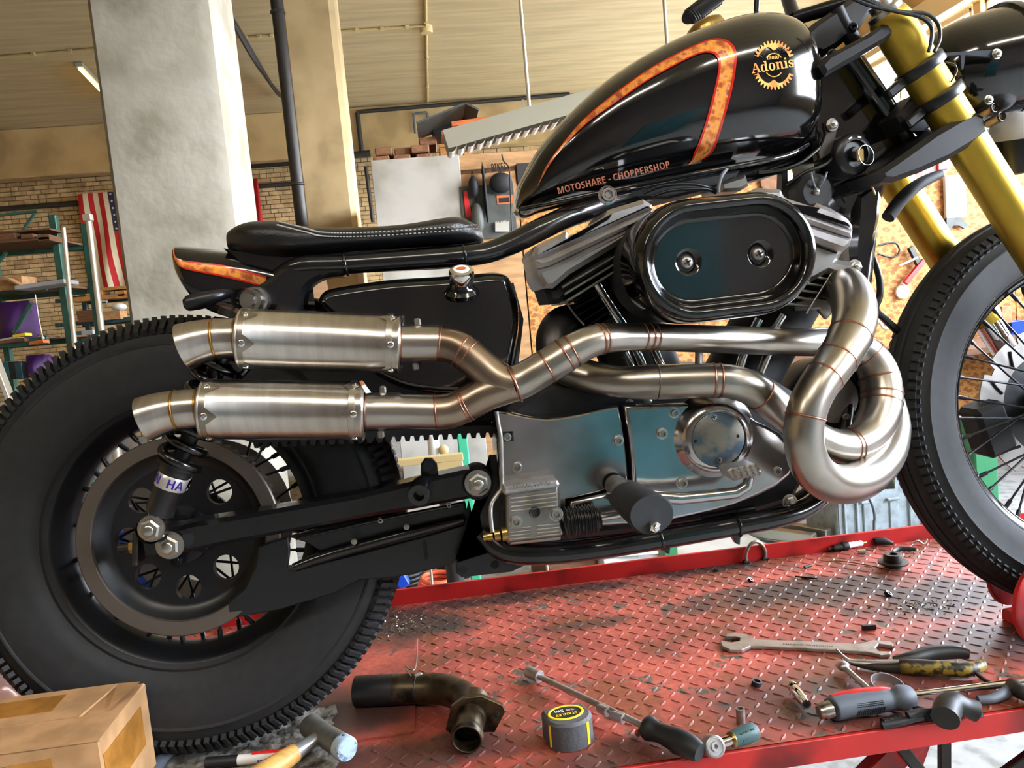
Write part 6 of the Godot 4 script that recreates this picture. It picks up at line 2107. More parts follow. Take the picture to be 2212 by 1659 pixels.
func spanner_and_pliers() -> void:
	var s := thing("spanner", py(1745, 1395, 0.0), "long chrome double open-ended spanner lying flat on the deck", "spanner")
	var m := MB.new()
	slab_y(m, flat_poly([1556, 1387, 1560, 1397, 1577, 1405, 1603, 1405, 1622, 1397, 1642, 1397, 1750, 1402, 1854, 1408, 1880, 1411, 1902, 1416, 1923, 1414, 1925, 1409, 1899, 1408, 1891, 1400, 1898, 1392, 1928, 1397, 1932, 1395, 1925, 1387, 1886, 1384, 1857, 1392, 1750, 1387, 1645, 1383, 1629, 1380, 1613, 1371, 1590, 1368, 1569, 1371, 1569, 1377, 1590, 1377, 1599, 1380, 1597, 1386, 1580, 1389, 1561, 1385], 0.006), 0.0018, 0.0078, 0.0012)
	var sp := part("spanner_body", m, M.tool_steel, s)
	var tx := MB.new()
	var a := py(1690, 1391, 0.008)
	var b := py(1800, 1397, 0.008)
	var u := (b - a).normalized()
	tx.text("CHROME VANADIUM", 0.0052, Transform3D(Basis(u, Vector3.UP.cross(u), Vector3.UP), (a + b) / 2), true, null, 0.0, false, 0.085)
	part("stamped_lettering", tx, M.dark_steel, sp)
	# bent-nose pliers
	var p := thing("bent_nose_pliers", py(1960, 1440, 0.0), "greasy bent-nose pliers with black and yellow handles", "pliers")
	var j := MB.new()
	j.tube(smooth(lay([[1807, 1402, 0.02], [1822, 1418, 0.014], [1838, 1428, 0.01], [1880, 1432, 0.01], [1930, 1434, 0.01], [1952, 1436, 0.01]]), 4), _ramp([0.0018, 0.0032, 0.0048, 0.0068, 0.009, 0.0105], 4), 16, true, 0.7)
	part("jaw", j, M.tool_steel, p)
	var j2 := MB.new()
	j2.tube(smooth(lay([[1838, 1433, 0.005], [1880, 1440, 0.006], [1930, 1443, 0.008], [1955, 1442, 0.01]]), 4), _ramp([0.003, 0.006, 0.0085, 0.0095], 4), 16, true, 0.7)
	part("jaw", j2, M.dark_steel, p)
	var h := MB.new()
	h.tube(smooth(lay([[1946, 1439, 0.012], [1970, 1440, 0.014], [2040, 1444, 0.014], [2090, 1446, 0.014], [2122, 1436, 0.014]]), 5), _ramp([0.0115, 0.0125, 0.0125, 0.0115, 0.0095], 5), 20)
	part("handle", h, M.plier_yellow, p)
	var h2 := MB.new()
	h2.tube(smooth(lay([[1930, 1425, 0.012], [1965, 1422, 0.014], [2010, 1411, 0.015], [2060, 1408, 0.014], [2094, 1413, 0.012]]), 5), _ramp([0.006, 0.0105, 0.0125, 0.012, 0.008], 5), 20)
	part("handle", h2, M.plier_black, p)
	var st := MB.new()
	st.tube(smooth(lay([[2096, 1440, 0.012], [2118, 1462, 0.008], [2140, 1476, 0.006]]), 4), 0.007, 12, true, 0.5)
	part("handle_return", st, M.dark_steel, p)
	# screwdriver
	var d := thing("screwdriver", py(1880, 1525, 0.0), "large screwdriver with red and grey handle and long bright shaft", "screwdriver")
	var hp := lay([[1795, 1532, 0.018], [1802, 1530, 0.018], [1840, 1522, 0.019], [1900, 1514, 0.019], [1925, 1511, 0.019], [1945, 1508, 0.02], [1964, 1504, 0.019]])
	var hm := MB.new()
	hm.tube(smooth(hp, 4), _ramp([0.015, 0.0178, 0.0185, 0.0175, 0.0155, 0.0195, 0.0165], 4), 24)
	var gh := part("handle", hm, M.grip_grey, d)
	var rd := MB.new()
	var top := []
	for i in 5: top.append(hp[i + 1].lerp(hp[mini(i + 2, 6)], 0.0) + Vector3(0, 0.0075, -0.005))
	rd.tube(smooth(top, 4), _ramp([0.0105, 0.0125, 0.012, 0.009, 0.004], 4), 18)
	part("red_inlay", rd, M.grip_red, gh)
	var ra := (hp[3] - hp[2]).normalized() as Vector3
	var ri := MB.new()
	for i in 15: ri.box(hp[2].lerp(hp[3], i / 15.0) + Vector3(0, -0.004, 0.0178), Vector3(0.0012, 0.009, 0.0018), Basis(Vector3(0, 0, 1), -0.3))
	for i in 22:
		for k in 3: ri.box(hp[2].lerp(hp[3], i / 23.0) + Vector3(0, 0.0045 + k * 0.0022, 0.0176 - k * 0.001), Vector3(0.001, 0.001, 0.0012))
	part("grip_rib", ri, M.grip_black, gh)
	var ca := MB.new()
	var c0: Vector3 = hp[0]
	var e0 := py(1768, 1539, 0.018)
	ca.tube([c0, c0.lerp(e0, 0.6), c0.lerp(e0, 0.62), e0.lerp(c0, 0.08), e0], [0.014, 0.014, 0.0115, 0.0115, 0.009], 6)
	part("pommel", ca, M.zinc, d)
	var sh := MB.new()
	sh.tube(lay([[1962, 1503, 0.019], [2230, 1470, 0.012]]), 0.0058, 20)
	part("shaft", sh, M.chrome, d)

func left_corner() -> void:
	# cardboard box
	var y1 := 0.155
	var b := thing("cardboard_box", Vector3(-0.665, 0.0, 0.188), "taped brown cardboard box in front of the rear tyre", "box")
	var m := MB.new()
	m.box(Vector3(-0.665, 0.077, 0.188), Vector3(0.35, 0.151, 0.165), Basis.IDENTITY, 0.002)
	part("carton", m, M.cardboard, b)
	var t := MB.new()
	slab_y(t, PackedVector2Array([Vector2(-0.845, 0.105), Vector2(-0.53, 0.106), Vector2(-0.545, 0.2), Vector2(-0.845, 0.2)]), y1 - 0.0015, y1 + 0.002)
	part("flap", t, M.cardboard, b)
	var f2 := MB.new()
	slab_y(f2, PackedVector2Array([Vector2(-0.845, 0.2005), Vector2(-0.545, 0.2005), Vector2(-0.489, 0.19), Vector2(-0.488, 0.272), Vector2(-0.845, 0.272)]), y1 - 0.002, y1 + 0.0008)
	f2.tri(Vector3(-0.53, y1 + 0.002, 0.106), Vector3(-0.49, y1 + 0.007, 0.122), Vector3(-0.51, y1 + 0.001, 0.195))
	part("flap", f2, M.cardboard, b)
	var tp := MB.new()
	tp.box(Vector3(-0.715, y1 + 0.0026, 0.152), Vector3(0.24, 0.001, 0.05), Basis(Vector3.UP, 0.03))
	part("parcel_tape", tp, M.parcel_tape, b)
	var tp2 := MB.new()
	tp2.box(Vector3(-0.61, 0.11, 0.2712), Vector3(0.12, 0.05, 0.001), Basis(Vector3(0, 0, 1), 0.05))
	part("parcel_tape", tp2, M.parcel_tape, b)
	var tp3 := MB.new()
	tp3.box(Vector3(-0.4895, 0.1, 0.2), Vector3(0.001, 0.06, 0.13))
	part("parcel_tape", tp3, M.parcel_tape, b)
	# rag
	var rg := MB.new()
	var rows := []
	var n := FastNoiseLite.new()
	n.seed = 5
	n.frequency = 14.0
	for i in 19:
		var r := PackedVector3Array()
		for j in 41:
			var u := j / 40.0
			var v := i / 18.0
			var top := py(lerpf(285, 722, u), lerpf(1596, 1534, u), 0.0)
			var bot := py(lerpf(300, 735, u), lerpf(1730, 1668, u), 0.0)
			var p := top.lerp(bot, v)
			p.x += n.get_noise_2d(p.z * 2.0, 3.0) * 0.02
			p.y = 0.0035 + absf(n.get_noise_2d(p.x, p.z)) * 0.007 + (0.004 if v < 0.06 else 0.0)
			r.append(p)
		rows.append(r)
	rg.grid(rows)
	var low := []
	for r in rows:
		var q := PackedVector3Array()
		for p in r: q.append(p - Vector3(0, 0.002, 0))
		low.append(q)
	rg.grid(low)
	single("rag", rg, M.rag, "dirty grey woven rag lying under the rear tyre", "rag")
	# soft-faced hammer
	var h := thing("hammer", py(700, 1610, 0.0), "soft-faced hammer with pale blue worn nylon face and wooden handle", "hammer")
	var a := py(668, 1566, 0.03)
	var c := py(738, 1612, 0.03)
	var d := (c - a).normalized()
	var hm := MB.new()
	hm.tube([a, a + d * 0.004, a + d * 0.025, a.lerp(c, 0.5), c - d * 0.012, c], [0.0165, 0.0185, 0.0178, 0.017, 0.0182, 0.0178], 28)
	var hd := part("hammer_head", hm, M.hammer_grey, h)
	var nf := MB.new()
	nf.tube([c, c + d * 0.014, c + d * 0.017], [0.019, 0.0192, 0.0165], 28)
	part("nylon_face", nf, M.nylon, hd)
	var mid := a.lerp(c, 0.45)
	var k0 := py(650, 1618, 0.028)
	var k1 := py(622, 1650, 0.026)
	var kd := (k0 - mid).normalized()
	var fe := MB.new()
	fe.tube([mid, mid.lerp(k0, 0.3), k0, k0 + kd * 0.012], [0.013, 0.0105, 0.0112, 0.0128], 22)
	part("ferrule", fe, M.tool_steel, h)
	var wd := MB.new()
	wd.tube([k0 + kd * 0.01, k0 + kd * 0.03, k0 + kd * 0.08, k0 + kd * 0.16], [0.0135, 0.0155, 0.0175, 0.016], 22)
	part("handle", wd, M.ash_wood, h)
	# marker pen
	var mk := thing("marker_pen", py(560, 1640, 0.0), "permanent marker pen with black cap and white barrel on the rag", "pen")
	var m0 := py(446, 1648, 0.016)
	var m1 := py(515, 1642, 0.016)
	var m2 := py(640, 1630, 0.016)
	var q := MB.new()
	q.tube([m0, m1], 0.0085, 20)
	part("cap", q, M.grip_black, mk)
	var q1 := MB.new()
	q1.tube([m1, m2], 0.0078, 20)
	var brl := part("barrel", q1, M.white_paint, mk)
	var q2 := MB.new()
	q2.tube([m1.lerp(m2, 0.25) + Vector3(0, 0.004, -0.002), m2 + Vector3(0, 0.004, -0.002)], 0.0056, 14)
	part("red_band", q2, M.red_plastic, brl)
	var q3 := MB.new()
	var u := (m2 - m1).normalized()
	q3.text("permanent", 0.0042, Transform3D(Basis(u, Vector3.UP, u.cross(Vector3.UP)).orthonormalized(), m1.lerp(m2, 0.55) + Vector3(0, 0.0005, 0.0081)), true, null, 0.0, false, 0.036)
	part("barrel_print", q3, M.plastic_blue, brl)
	# knife handle on the rag
	var kn := MB.new()
	kn.tube(smooth(lay([[330, 1668, 0.014], [348, 1640, 0.014], [372, 1620, 0.014], [384, 1614, 0.013]]), 4), _ramp([0.011, 0.0105, 0.0085, 0.005], 4), 18, true, 0.7)
	single("file_handle", kn, M.grip_grey, "grey tool handle pointing out from behind the cardboard box", "tool handle")
	# cling film behind the box, stacked wood at the picture's left edge
	var fm := MB.new()
	var fr := []
	var nz := FastNoiseLite.new()
	nz.seed = 31
	nz.frequency = 9.0
	for i in 13:
		var r := PackedVector3Array()
		for j in 17:
			var uu := j / 16.0
			var vv := i / 12.0
			r.append(Vector3(-1.0 + uu * 0.42, 0.004 + 0.11 * sin(vv * PI) * sin(clampf(uu * 1.25, 0, 1) * PI * 0.92) + absf(nz.get_noise_2d(uu, vv)) * 0.035, -0.2 + vv * 0.17))
		fr.append(r)
	fm.grid(fr)
	single("cling_film", fm, M.cling_film, "crumpled clear plastic film behind the cardboard box", "plastic film")

func small_bits() -> void:
	# swivel socket adaptor
	var s := thing("socket_adaptor", py(1725, 1515, 0.0), "small chrome socket adaptor standing askew near the spanner", "socket")
	var a := py(1710, 1480, 0.014)
	var b := py(1742, 1522, 0.012)
	var d := (b - a).normalized()
	var m := MB.new()
	m.tube([a, a + d * 0.008, a + d * 0.009, a + d * 0.014, a + d * 0.015, b - d * 0.014, b - d * 0.013, b], [0.0082, 0.0088, 0.0065, 0.0065, 0.0092, 0.0088, 0.0078, 0.0078], 24)
	part("adaptor_body", m, M.chrome, s)
	var mb := MB.new()
	mb.tube([b + d * 0.0004, b - d * 0.003], 0.0052, 14)
	part("square_hole", mb, M.soot_and_hole_shade, s)  # dark plug at the end face, shade of the drive hole painted
	# eye bolt with ring clamp
	var e := thing("eye_rod", py(1850, 1465, 0.0), "short steel rod with a round head leaning on the ring clamp", "rod")
	var r0 := py(1822, 1440, 0.012)
	var r1 := py(1878, 1490, 0.01)
	var rm := MB.new()
	rm.tube([r0, r1], 0.0048, 14)
	part("rod", rm, M.tool_steel, e)
	var hm := MB.new()
	ball(hm, r0 + Vector3(0, 0.001, 0), Vector3(0.0105, 0.0085, 0.0105), 10)
	part("round_head", hm, M.tool_steel, e)
	var rc := MB.new()
	ring_y(rc, py(1915, 1492, 0.003), 0.026, 0.0014, 0.014, Vector3(0.1, 1, 0.25))
	single("ring_clamp", rc, M.tool_steel, "thin round steel band clamp behind the screwdriver handle", "clamp")
	var cb := MB.new()
	ring_y(cb, py(1634, 1480, 0.0005), 0.0085, 0.003, 0.008, Vector3(0.2, 1, 0.1))
	single("rubber_clip", cb, M.grip_black, "little black open clip lying alone on the red plate", "clip")
	# oily hose pieces along the near edge
	var hz := thing("hose_clamp", py(2010, 1540, 0.0), "oily black hose clamp with ribbed strap at the deck's edge", "clamp")
	var hq := MB.new()
	hq.tube(smooth(lay([[1905, 1568, 0.005], [1945, 1560, 0.008], [1985, 1548, 0.011], [2010, 1540, 0.014], [1990, 1538, 0.018], [1960, 1546, 0.016]]), 5), 0.0058, 12)
	part("strap", hq, M.grip_black, hz)
	var q2 := MB.new()
	for i in 14: q2.ring(py(1908 + i * 3.0, 1562 - i * 0.8, 0.008), Vector3(1, 0.05, -0.1), 0.0068, 0.001, 14, 5)
	part("strap_rib", q2, M.dark_steel, hz)
	var q3 := MB.new()
	q3.tube(smooth(lay([[1975, 1532, 0.016], [1992, 1534, 0.02], [2002, 1546, 0.014], [2006, 1556, 0.008]]), 5), 0.004, 10)
	part("band_loop", q3, M.black_metal, hz)
	var el := thing("rubber_elbow", py(2070, 1535, 0.0), "greasy black rubber elbow with open end near the deck's edge", "hose")
	var g := MB.new()
	var gp := smooth(lay([[2042, 1552, 0.018], [2048, 1530, 0.022], [2062, 1520, 0.024], [2085, 1528, 0.018], [2108, 1536, 0.012]]), 5)
	g.tube(gp, _ramp([0.019, 0.0195, 0.0175, 0.0145, 0.0155], 5), 22, true)
	part("elbow_body", g, M.plier_black, el)
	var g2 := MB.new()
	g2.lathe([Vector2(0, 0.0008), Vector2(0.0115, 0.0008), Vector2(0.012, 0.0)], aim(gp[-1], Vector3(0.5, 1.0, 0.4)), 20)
	part("elbow_bore", g2, M.soot_and_hole_shade, el)  # dark cap over the closed end, shade of the bore painted
	var k := MB.new()
	k.tube(smooth(lay([[2112, 1512, 0.009], [2140, 1510, 0.009], [2165, 1500, 0.009], [2182, 1488, 0.009]]), 4), _ramp([0.006, 0.0065, 0.0085, 0.0075], 4), 16)
	single("grey_hose", k, M.grip_grey, "short ribbed grey hose between the rubber elbow and the shaft tip", "hose")
	var k2 := MB.new()
	k2.tube(smooth(lay([[2186, 1480, 0.012], [2204, 1494, 0.014], [2226, 1502, 0.012], [2240, 1520, 0.01]]), 4), 0.0115, 14)
	single("black_hose", k2, M.plier_black, "oily black hose end lying beneath the screwdriver shaft", "hose")
	var k3 := MB.new()
	hex_bolt(k3, py(2014, 1540, 0.0), Vector3(0.6, 0.6, 0.5), 0.006, 0.007)
	single("small_bolt", k3, M.black_metal, "small oily bolt between hose clamp and rubber elbow", "bolt")
	# tie-down shackle at the back lip
	var sh := thing("tie_down_shackle", py(1632, 1216, 0.0), "bent steel tie-down shackle standing at the rear lip", "shackle")
	var u := MB.new()
	var z0 := py(1612, 1216, 0.0)
	var z1 := py(1653, 1209, 0.0)
	u.tube(smooth([z0 + Vector3(0, 0.002, 0), z0 + Vector3(0.001, 0.024, 0), z0.lerp(z1, 0.25) + Vector3(0, 0.043, 0), z0.lerp(z1, 0.55) + Vector3(0, 0.049, 0), z0.lerp(z1, 0.85) + Vector3(0, 0.04, 0), z1 + Vector3(0.001, 0.022, 0), z1 + Vector3(0, 0.002, 0)], 5), 0.0042, 12)
	part("bow", u, M.zinc, sh)
	var fo := MB.new()
	for z in [z0, z1]: fo.box(z + Vector3(0, 0.003, 0), Vector3(0.016, 0.006, 0.012), Basis.IDENTITY, 0.0015)
	part("foot", fo, M.dark_steel, sh)
	# spark plug
	var sp := thing("spark_plug", py(1840, 1186, 0.0), "used spark plug with white insulator lying along the rear lip", "spark plug")
	var c0 := py(1789, 1186, 0.011)
	var c1 := py(1868, 1172, 0.011)
	var cd := (c1 - c0).normalized()
	var l := (c1 - c0).length()
	var me := MB.new()
	me.tube([c0, c0 + cd * l * 0.14, c0 + cd * l * 0.145, c0 + cd * l * 0.38, c0 + cd * l * 0.385, c0 + cd * l * 0.52], [0.003, 0.003, 0.0085, 0.0088, 0.0118, 0.0112], 6)
	part("shell", me, M.dark_steel, sp)
	var po := MB.new()
	var ppts := [c0 + cd * l * 0.5]
	var prad := [0.0085]
	for i in 9:
		ppts.append(c0 + cd * l * (0.56 + i * 0.045))
		prad.append(0.0078 if i % 2 else 0.0064)
	po.tube(ppts, prad, 20)
	part("insulator", po, M.porcelain, sp)
	var tm := MB.new()
	tm.tube([c0 + cd * l * 0.92, c1 + cd * 0.004], [0.003, 0.0028], 12)
	part("terminal", tm, M.brass, sp)
	# rubber bush in a washer
	var bu := thing("bush", py(1930, 1216, 0.0), "grey flanged rubber bush standing on the oily plate", "bush")
	var bc := py(1930, 1226, 0.0)
	var bm := MB.new()
	bm.lathe([Vector2(0.0085, 0.0), Vector2(0.019, 0.0), Vector2(0.0195, 0.009), Vector2(0.021, 0.01), Vector2(0.033, 0.012), Vector2(0.033, 0.0145), Vector2(0.0205, 0.0155), Vector2(0.0195, 0.03), Vector2(0.018, 0.0325), Vector2(0.0105, 0.0325), Vector2(0.0085, 0.028), Vector2(0.0085, 0.0)], Transform3D(Basis(), bc), 36)
	part("bush_body", bm, M.dark_steel, bu)
	var w := MB.new()
	w.tube(smooth(lay([[1745, 1224, 0.004], [1775, 1214, 0.006], [1815, 1212, 0.008], [1870, 1220, 0.008], [1920, 1230, 0.006], [1970, 1236, 0.003]]), 5), 0.0012, 8)
	var wr := single("wire", w, M.wire_brown, "thin brown wire with a black end beside the bush", "wire")
	var we := MB.new()
	we.tube(lay([[1738, 1226, 0.004], [1752, 1221, 0.005]]), 0.0036, 10)
	part("wire_end", we, M.grip_black, wr)
	# pins, nuts, rubber block and scraps
	var rb := MB.new()
	rb.box(py(1877, 1355, 0.005), Vector3(0.026, 0.01, 0.007), Basis(Vector3.UP, -0.15), 0.001)
	single("rubber_block", rb, M.grip_black, "small black rubber block lying beyond the spanner", "rubber block")
	var pn := MB.new()
	pn.tube(lay([[1718, 1245, 0.002], [1766, 1250, 0.002]]), 0.0019, 8)
	single("split_pin", pn, M.dark_steel, "thin dark pin lying on the grey worn plate", "pin")
	for q in [[1620, 1256, 0.007, "black_metal", "dark hex nut lying below the tie-down shackle"], [1916, 1286, 0.0085, "grip_black", "black rubber nut near the front tyre's wet patch"], [1548, 1234, 0.005, "dark_steel", "tiny washer lying on the bare grey patch"]]:
		var nb := MB.new()
		nb.lathe([Vector2(q[2] * 0.5, 0.0), Vector2(q[2], 0.0), Vector2(q[2], q[2] * 0.9), Vector2(q[2] * 0.5, q[2] * 0.9), Vector2(q[2] * 0.5, 0.0)], aim(py(q[0], q[1], 0.0), Vector3(0.5, 0.8, 0.3) if q[2] > 0.006 else Vector3.UP), 6)
		single("nut", nb, M[q[3]], q[4], "nut")
	var sc := [[1860, 1196, 0.012, "chrome", "short chrome hex stub below the spark plug"], [1905, 1178, 0.02, "plier_black", "black clevis scrap beside the spark plug terminal"], [1985, 1180, 0.018, "chrome", "shiny bent clip at the deck's back corner"], [1946, 1190, 0.024, "grip_black", "flat black gasket scrap behind the bush"], [1880, 1186, 0.012, "tool_steel", "thin open ring behind the chrome stub"]]
	for q in sc:
		var nb := MB.new()
		var p := py(q[0], q[1], 0.0)
		if q[3] == "tool_steel": ring_y(nb, p, q[2], 0.002, 0.002)
		elif q[0] == 1860: nb.tube([p + Vector3(-0.01, 0.006, 0), p + Vector3(0.01, 0.006, 0.002)], 0.0058, 6)
		elif q[0] == 1905:
			nb.tube([p + Vector3(-0.016, 0.012, -0.004), p + Vector3(0.004, 0.012, 0.004), p + Vector3(0.022, 0.006, 0.012)], [0.009, 0.01, 0.004], 12)
			nb.ring(p + Vector3(-0.014, 0.018, -0.004), Vector3.UP, 0.006, 0.002, 16, 6)
		elif q[0] == 1985:
			nb.tube(smooth([p + Vector3(-0.02, 0.003, 0), p + Vector3(-0.004, 0.014, 0), p + Vector3(0.01, 0.006, 0.004), p + Vector3(0.022, 0.016, 0)], 4), 0.003, 8)
		else: nb.tube(smooth([p + Vector3(-0.026, 0.003, 0.01), p + Vector3(-0.006, 0.006, 0.0), p + Vector3(0.016, 0.005, 0.006), p + Vector3(0.03, 0.003, 0.012)], 4), 0.0055, 10, true, 0.5)
		single("scrap", nb, M[q[3]], q[4], "metal scrap")
	# bright shavings round the tyres
	var mm := MB.new()
	var g3 := RandomNumberGenerator.new()
	g3.seed = 21
	for area in [[870, 1350, 0.1, 0.07, 170], [1985, 1310, 0.09, 0.04, 110], [1960, 1195, 0.07, 0.03, 50]]:
		var c := py(area[0], area[1], 0.0)
		for i in area[4]:
			var p: Vector3 = c + Vector3(g3.randfn() * area[2] * 0.5, 0.0012, g3.randfn() * area[3] * 0.5)
			var sz := 0.0008 + g3.randf() * 0.0012
			mm.box(p, Vector3(sz, sz, sz * 2), Basis(Vector3(g3.randf(), g3.randf(), g3.randf()).normalized(), g3.randf() * 3.0))
	var sv := single("metal_shavings", mm, M.chrome, "bright metal shavings scattered on the plate round the tyres", "shavings")
	sv.set_meta("kind", "stuff")

# ---------------------------------------------------------------- workshop behind the bike
func bar_px(mb: MB, x0: float, y0: float, x1: float, y1: float, z: float, w: float, t := 0.0) -> void:
	# a straight square bar between two pixels on the plane z; w in px
	var a := pz(x0, y0, z)
	var b := pz(x1, y1, z)
	var s := w * mpp(a)
	var x := aim((a + b) / 2, b - a)
	mb.box(x.origin, Vector3(s, (b - a).length(), t if t > 0 else s), x.basis, s * 0.06)
func rect_px(mb: MB, x0: float, y0: float, x1: float, y1: float, z: float, depth: float, bev := 0.004) -> void:
	# an upright box whose front face covers the pixels, pushed back by depth
	var a := pz(x0, y1, z)
	var b := pz(x1, y0, z)
	mb.box(Vector3((a.x + b.x) / 2, (a.y + b.y) / 2, z - depth / 2), Vector3(absf(b.x - a.x), absf(b.y - a.y), depth), Basis.IDENTITY, bev)

func build_background() -> void:
	storage_room()
	hanging_lamp()
	racks()
	flags()
	ceiling_fittings()
	osb_tools()
	floor_things()

const ZP := -4.0
func storage_room() -> void:
	var top := 1.755
	var w := slab("wall_partition", Vector3(-0.31, FLOOR, ZP - 0.12), Vector3(XR, top - 0.16, ZP - 0.02), M.door_dark)
	slab("wall_partition_roof", Vector3(-0.31, top - 0.1, ZP - 2.2), Vector3(XR, top, ZP - 0.02), M.plywood, w)
	slab("wall_partition_side", Vector3(-0.31, FLOOR, ZP - 2.2), Vector3(-0.25, top - 0.1, ZP - 0.12), M.plywood, w)
	slab("header", Vector3(0.66, top - 0.22, ZP - 0.1), Vector3(XR, top - 0.09, ZP + 0.02), M.door_dark, w)
	var wb := MB.new()
	wb.box(Vector3(-0.015, (FLOOR + top) / 2, ZP - 0.005), Vector3(0.59, top - FLOOR, 0.03), Basis.IDENTITY, 0.004)
	struct("white_panel", wb, M.board_white, w)
	var x := 0.655
	while x < XR - 0.1:
		var e := minf(x + 1.2, XR)
		var o := MB.new()
		o.box(Vector3((x + e) / 2, (FLOOR + top - 0.22) / 2, ZP), Vector3(e - x - 0.006, top - 0.22 - FLOOR, 0.02), Basis.IDENTITY, 0.002)
		struct("osb_panel", o, M.osb, w)
		x = e
	var pb := MB.new()
	pb.box(Vector3(0.465, (FLOOR + 1.62) / 2, ZP - 0.004), Vector3(0.37, 1.62 - FLOOR, 0.02), Basis.IDENTITY, 0.002)
	var bd := struct("notice_board", pb, M.plywood, w)
	var t := MB.new()
	t.text("BIKES", 0.05, Transform3D(Basis(Vector3(0, 0, 1), 0.03), pz(1077, 361, ZP + 0.008)), true, null, 0.0, false, 0.1)
	part("board_lettering", t, M.ink_black, bd)
	# posters and gear on the board
	var ps := thing("poster", pz(1060, 440, ZP + 0.012), "dark workshop poster below the painted word on the board", "poster")
	var pm := MB.new()
	rect_px(pm, 1003, 395, 1108, 520, ZP + 0.02, 0.006, 0.001)
	part("sheet", pm, M.slate, ps)
	var p2 := MB.new()
	rect_px(p2, 1074, 420, 1110, 442, ZP + 0.024, 0.004, 0.001)
	part("print_frame", p2, M.plank_orange, ps)
	var p3 := MB.new()
	rect_px(p3, 1078, 426, 1100, 438, ZP + 0.027, 0.004, 0.001)
	part("print_black", p3, M.ink_black, ps)
	for q in [[1040, 368, 1056, 470, "black jacket hanging from the hook on the notice board", "cloth_black"], [1012, 385, 1034, 422, "dark tool bag hanging beside the white panel", "cloth_black"], [1060, 378, 1104, 412, "wide black bag hanging under the painted word", "cloth_black"], [1018, 446, 1046, 500, "dark grey pouch with buckles above the seat front", "slate"]]:
		var b := MB.new()
		var a := pz(q[0], q[1], ZP + 0.06)
		var c := pz(q[2], q[3], ZP + 0.06)
		var mid := (a + c) / 2
		ball(b, mid, Vector3((c.x - a.x) * 0.62, absf(a.y - c.y) * 0.62, 0.045), 8)
		var g := thing("hanging_bag", Vector3(mid.x, c.y, mid.z), q[4], "bag", "bags on the notice board")
		part("bag_body", b, M[q[5]], g)
		var s := MB.new()
		s.tube([Vector3(mid.x - 0.01, a.y - 0.02, mid.z), Vector3(mid.x, a.y + 0.06, mid.z - 0.03), Vector3(mid.x + 0.012, a.y - 0.02, mid.z)], 0.006, 8)
		part("strap", s, M.cloth_black, g)
	var rd := MB.new()
	rd.prism(outline([1001, 414, 1009, 413, 1020, 468, 1006, 468], ZP + 0.03), ZP + 0.015, ZP + 0.03, 0.001)
	single("red_wedge", rd, M.red_plastic, "bright red plastic wedge beside the white panel's edge", "guard")
	var sw := MB.new()
	var so := [1070, 500]
	for i in 8: so.append_array([1070 + i * 3.3, 478 - i * 0.4, 1071.6 + i * 3.3, 483 - i * 0.4])
	so.append_array([1100, 476, 1100, 500])
	sw.prism(outline(so, ZP + 0.05), ZP + 0.045, ZP + 0.05)
	single("toothed_plate", sw, M.board_white, "pale toothed scraper plate below the poster", "scraper")
	# things stored on the roof
	var tl := [[802, 838, 0, 0.0], [846, 884, 0, 0.0], [896, 930, 0, 0.02], [808, 845, 1, 0.0], [850, 886, 1, 0.05], [886, 926, 1, 0.0], [905, 944, 2, 0.05]]
	for i in tl.size():
		var q: Array = tl[i]
		var b := MB.new()
		var zt: float = ZP - 0.12 - q[3]
		var x0 := pz(q[0], 310, zt).x
		var x1 := pz(q[1], 310, zt).x
		b.box(Vector3((x0 + x1) / 2, top + 0.003 + 0.026 + q[2] * 0.058, zt - 0.15), Vector3(x1 - x0, 0.052, 0.28), Basis(Vector3(0, 0, 1), 0.02), 0.008)
		single("clay_tile", b, M.tile_clay, "reddish clay ridge tile in the stack on the storage room roof", "tile", "clay tiles on the roof")
	var pl := thing("pallet", Vector3(pz(970, 338, ZP - 0.15).x, top, ZP - 0.4), "yellow wooden pallet lying on the storage room roof beside the tiles", "pallet")
	var xa := pz(950, 320, ZP - 0.15).x
	var xb := pz(1020, 320, ZP - 0.15).x
	for y in [0.012, 0.1]:
		var b := MB.new()
		b.box(Vector3((xa + xb) / 2, top + y, ZP - 0.4), Vector3(xb - xa, 0.022, 0.5), Basis.IDENTITY, 0.002)
		part("deck_board", b, M.pallet_wood, pl)
	for xc in [xa + 0.03, (xa + xb) / 2, xb - 0.03]:
		var b := MB.new()
		b.box(Vector3(xc, top + 0.056, ZP - 0.4), Vector3(0.06, 0.066, 0.48), Basis.IDENTITY, 0.002)
		part("block", b, M.pallet_wood, pl)
	for q in [[954, 297, 1040, 287, 11, "flat orange painted plank resting on the pallet"], [975, 277, 1103, 259, 10, "long orange painted plank on top of the stack"]]:
		var b := MB.new()
		bar_px(b, q[0], q[1], q[2], q[3], ZP - 0.2, q[4], 0.2)
		single("orange_plank", b, M.plank_orange, q[5], "plank")
	var sl := MB.new()
	bar_px(sl, 902, 283, 1002, 243, ZP - 0.3, 4, 0.4)
	bar_px(sl, 1002, 243, 1030, 256, ZP - 0.3, 4, 0.4)
	single("grey_sheet", sl, M.slate, "bent dark grey sheet leaning over the orange planks", "sheet")
	var dk := MB.new()
	for q in [[935, 270, 1000, 292], [1000, 250, 1090, 262]]: rect_px(dk, q[0], q[1], q[2], q[3], ZP - 0.4, 0.3)
	single("black_case", dk, M.ink_black, "black case squeezed between the grey sheet and planks", "case")

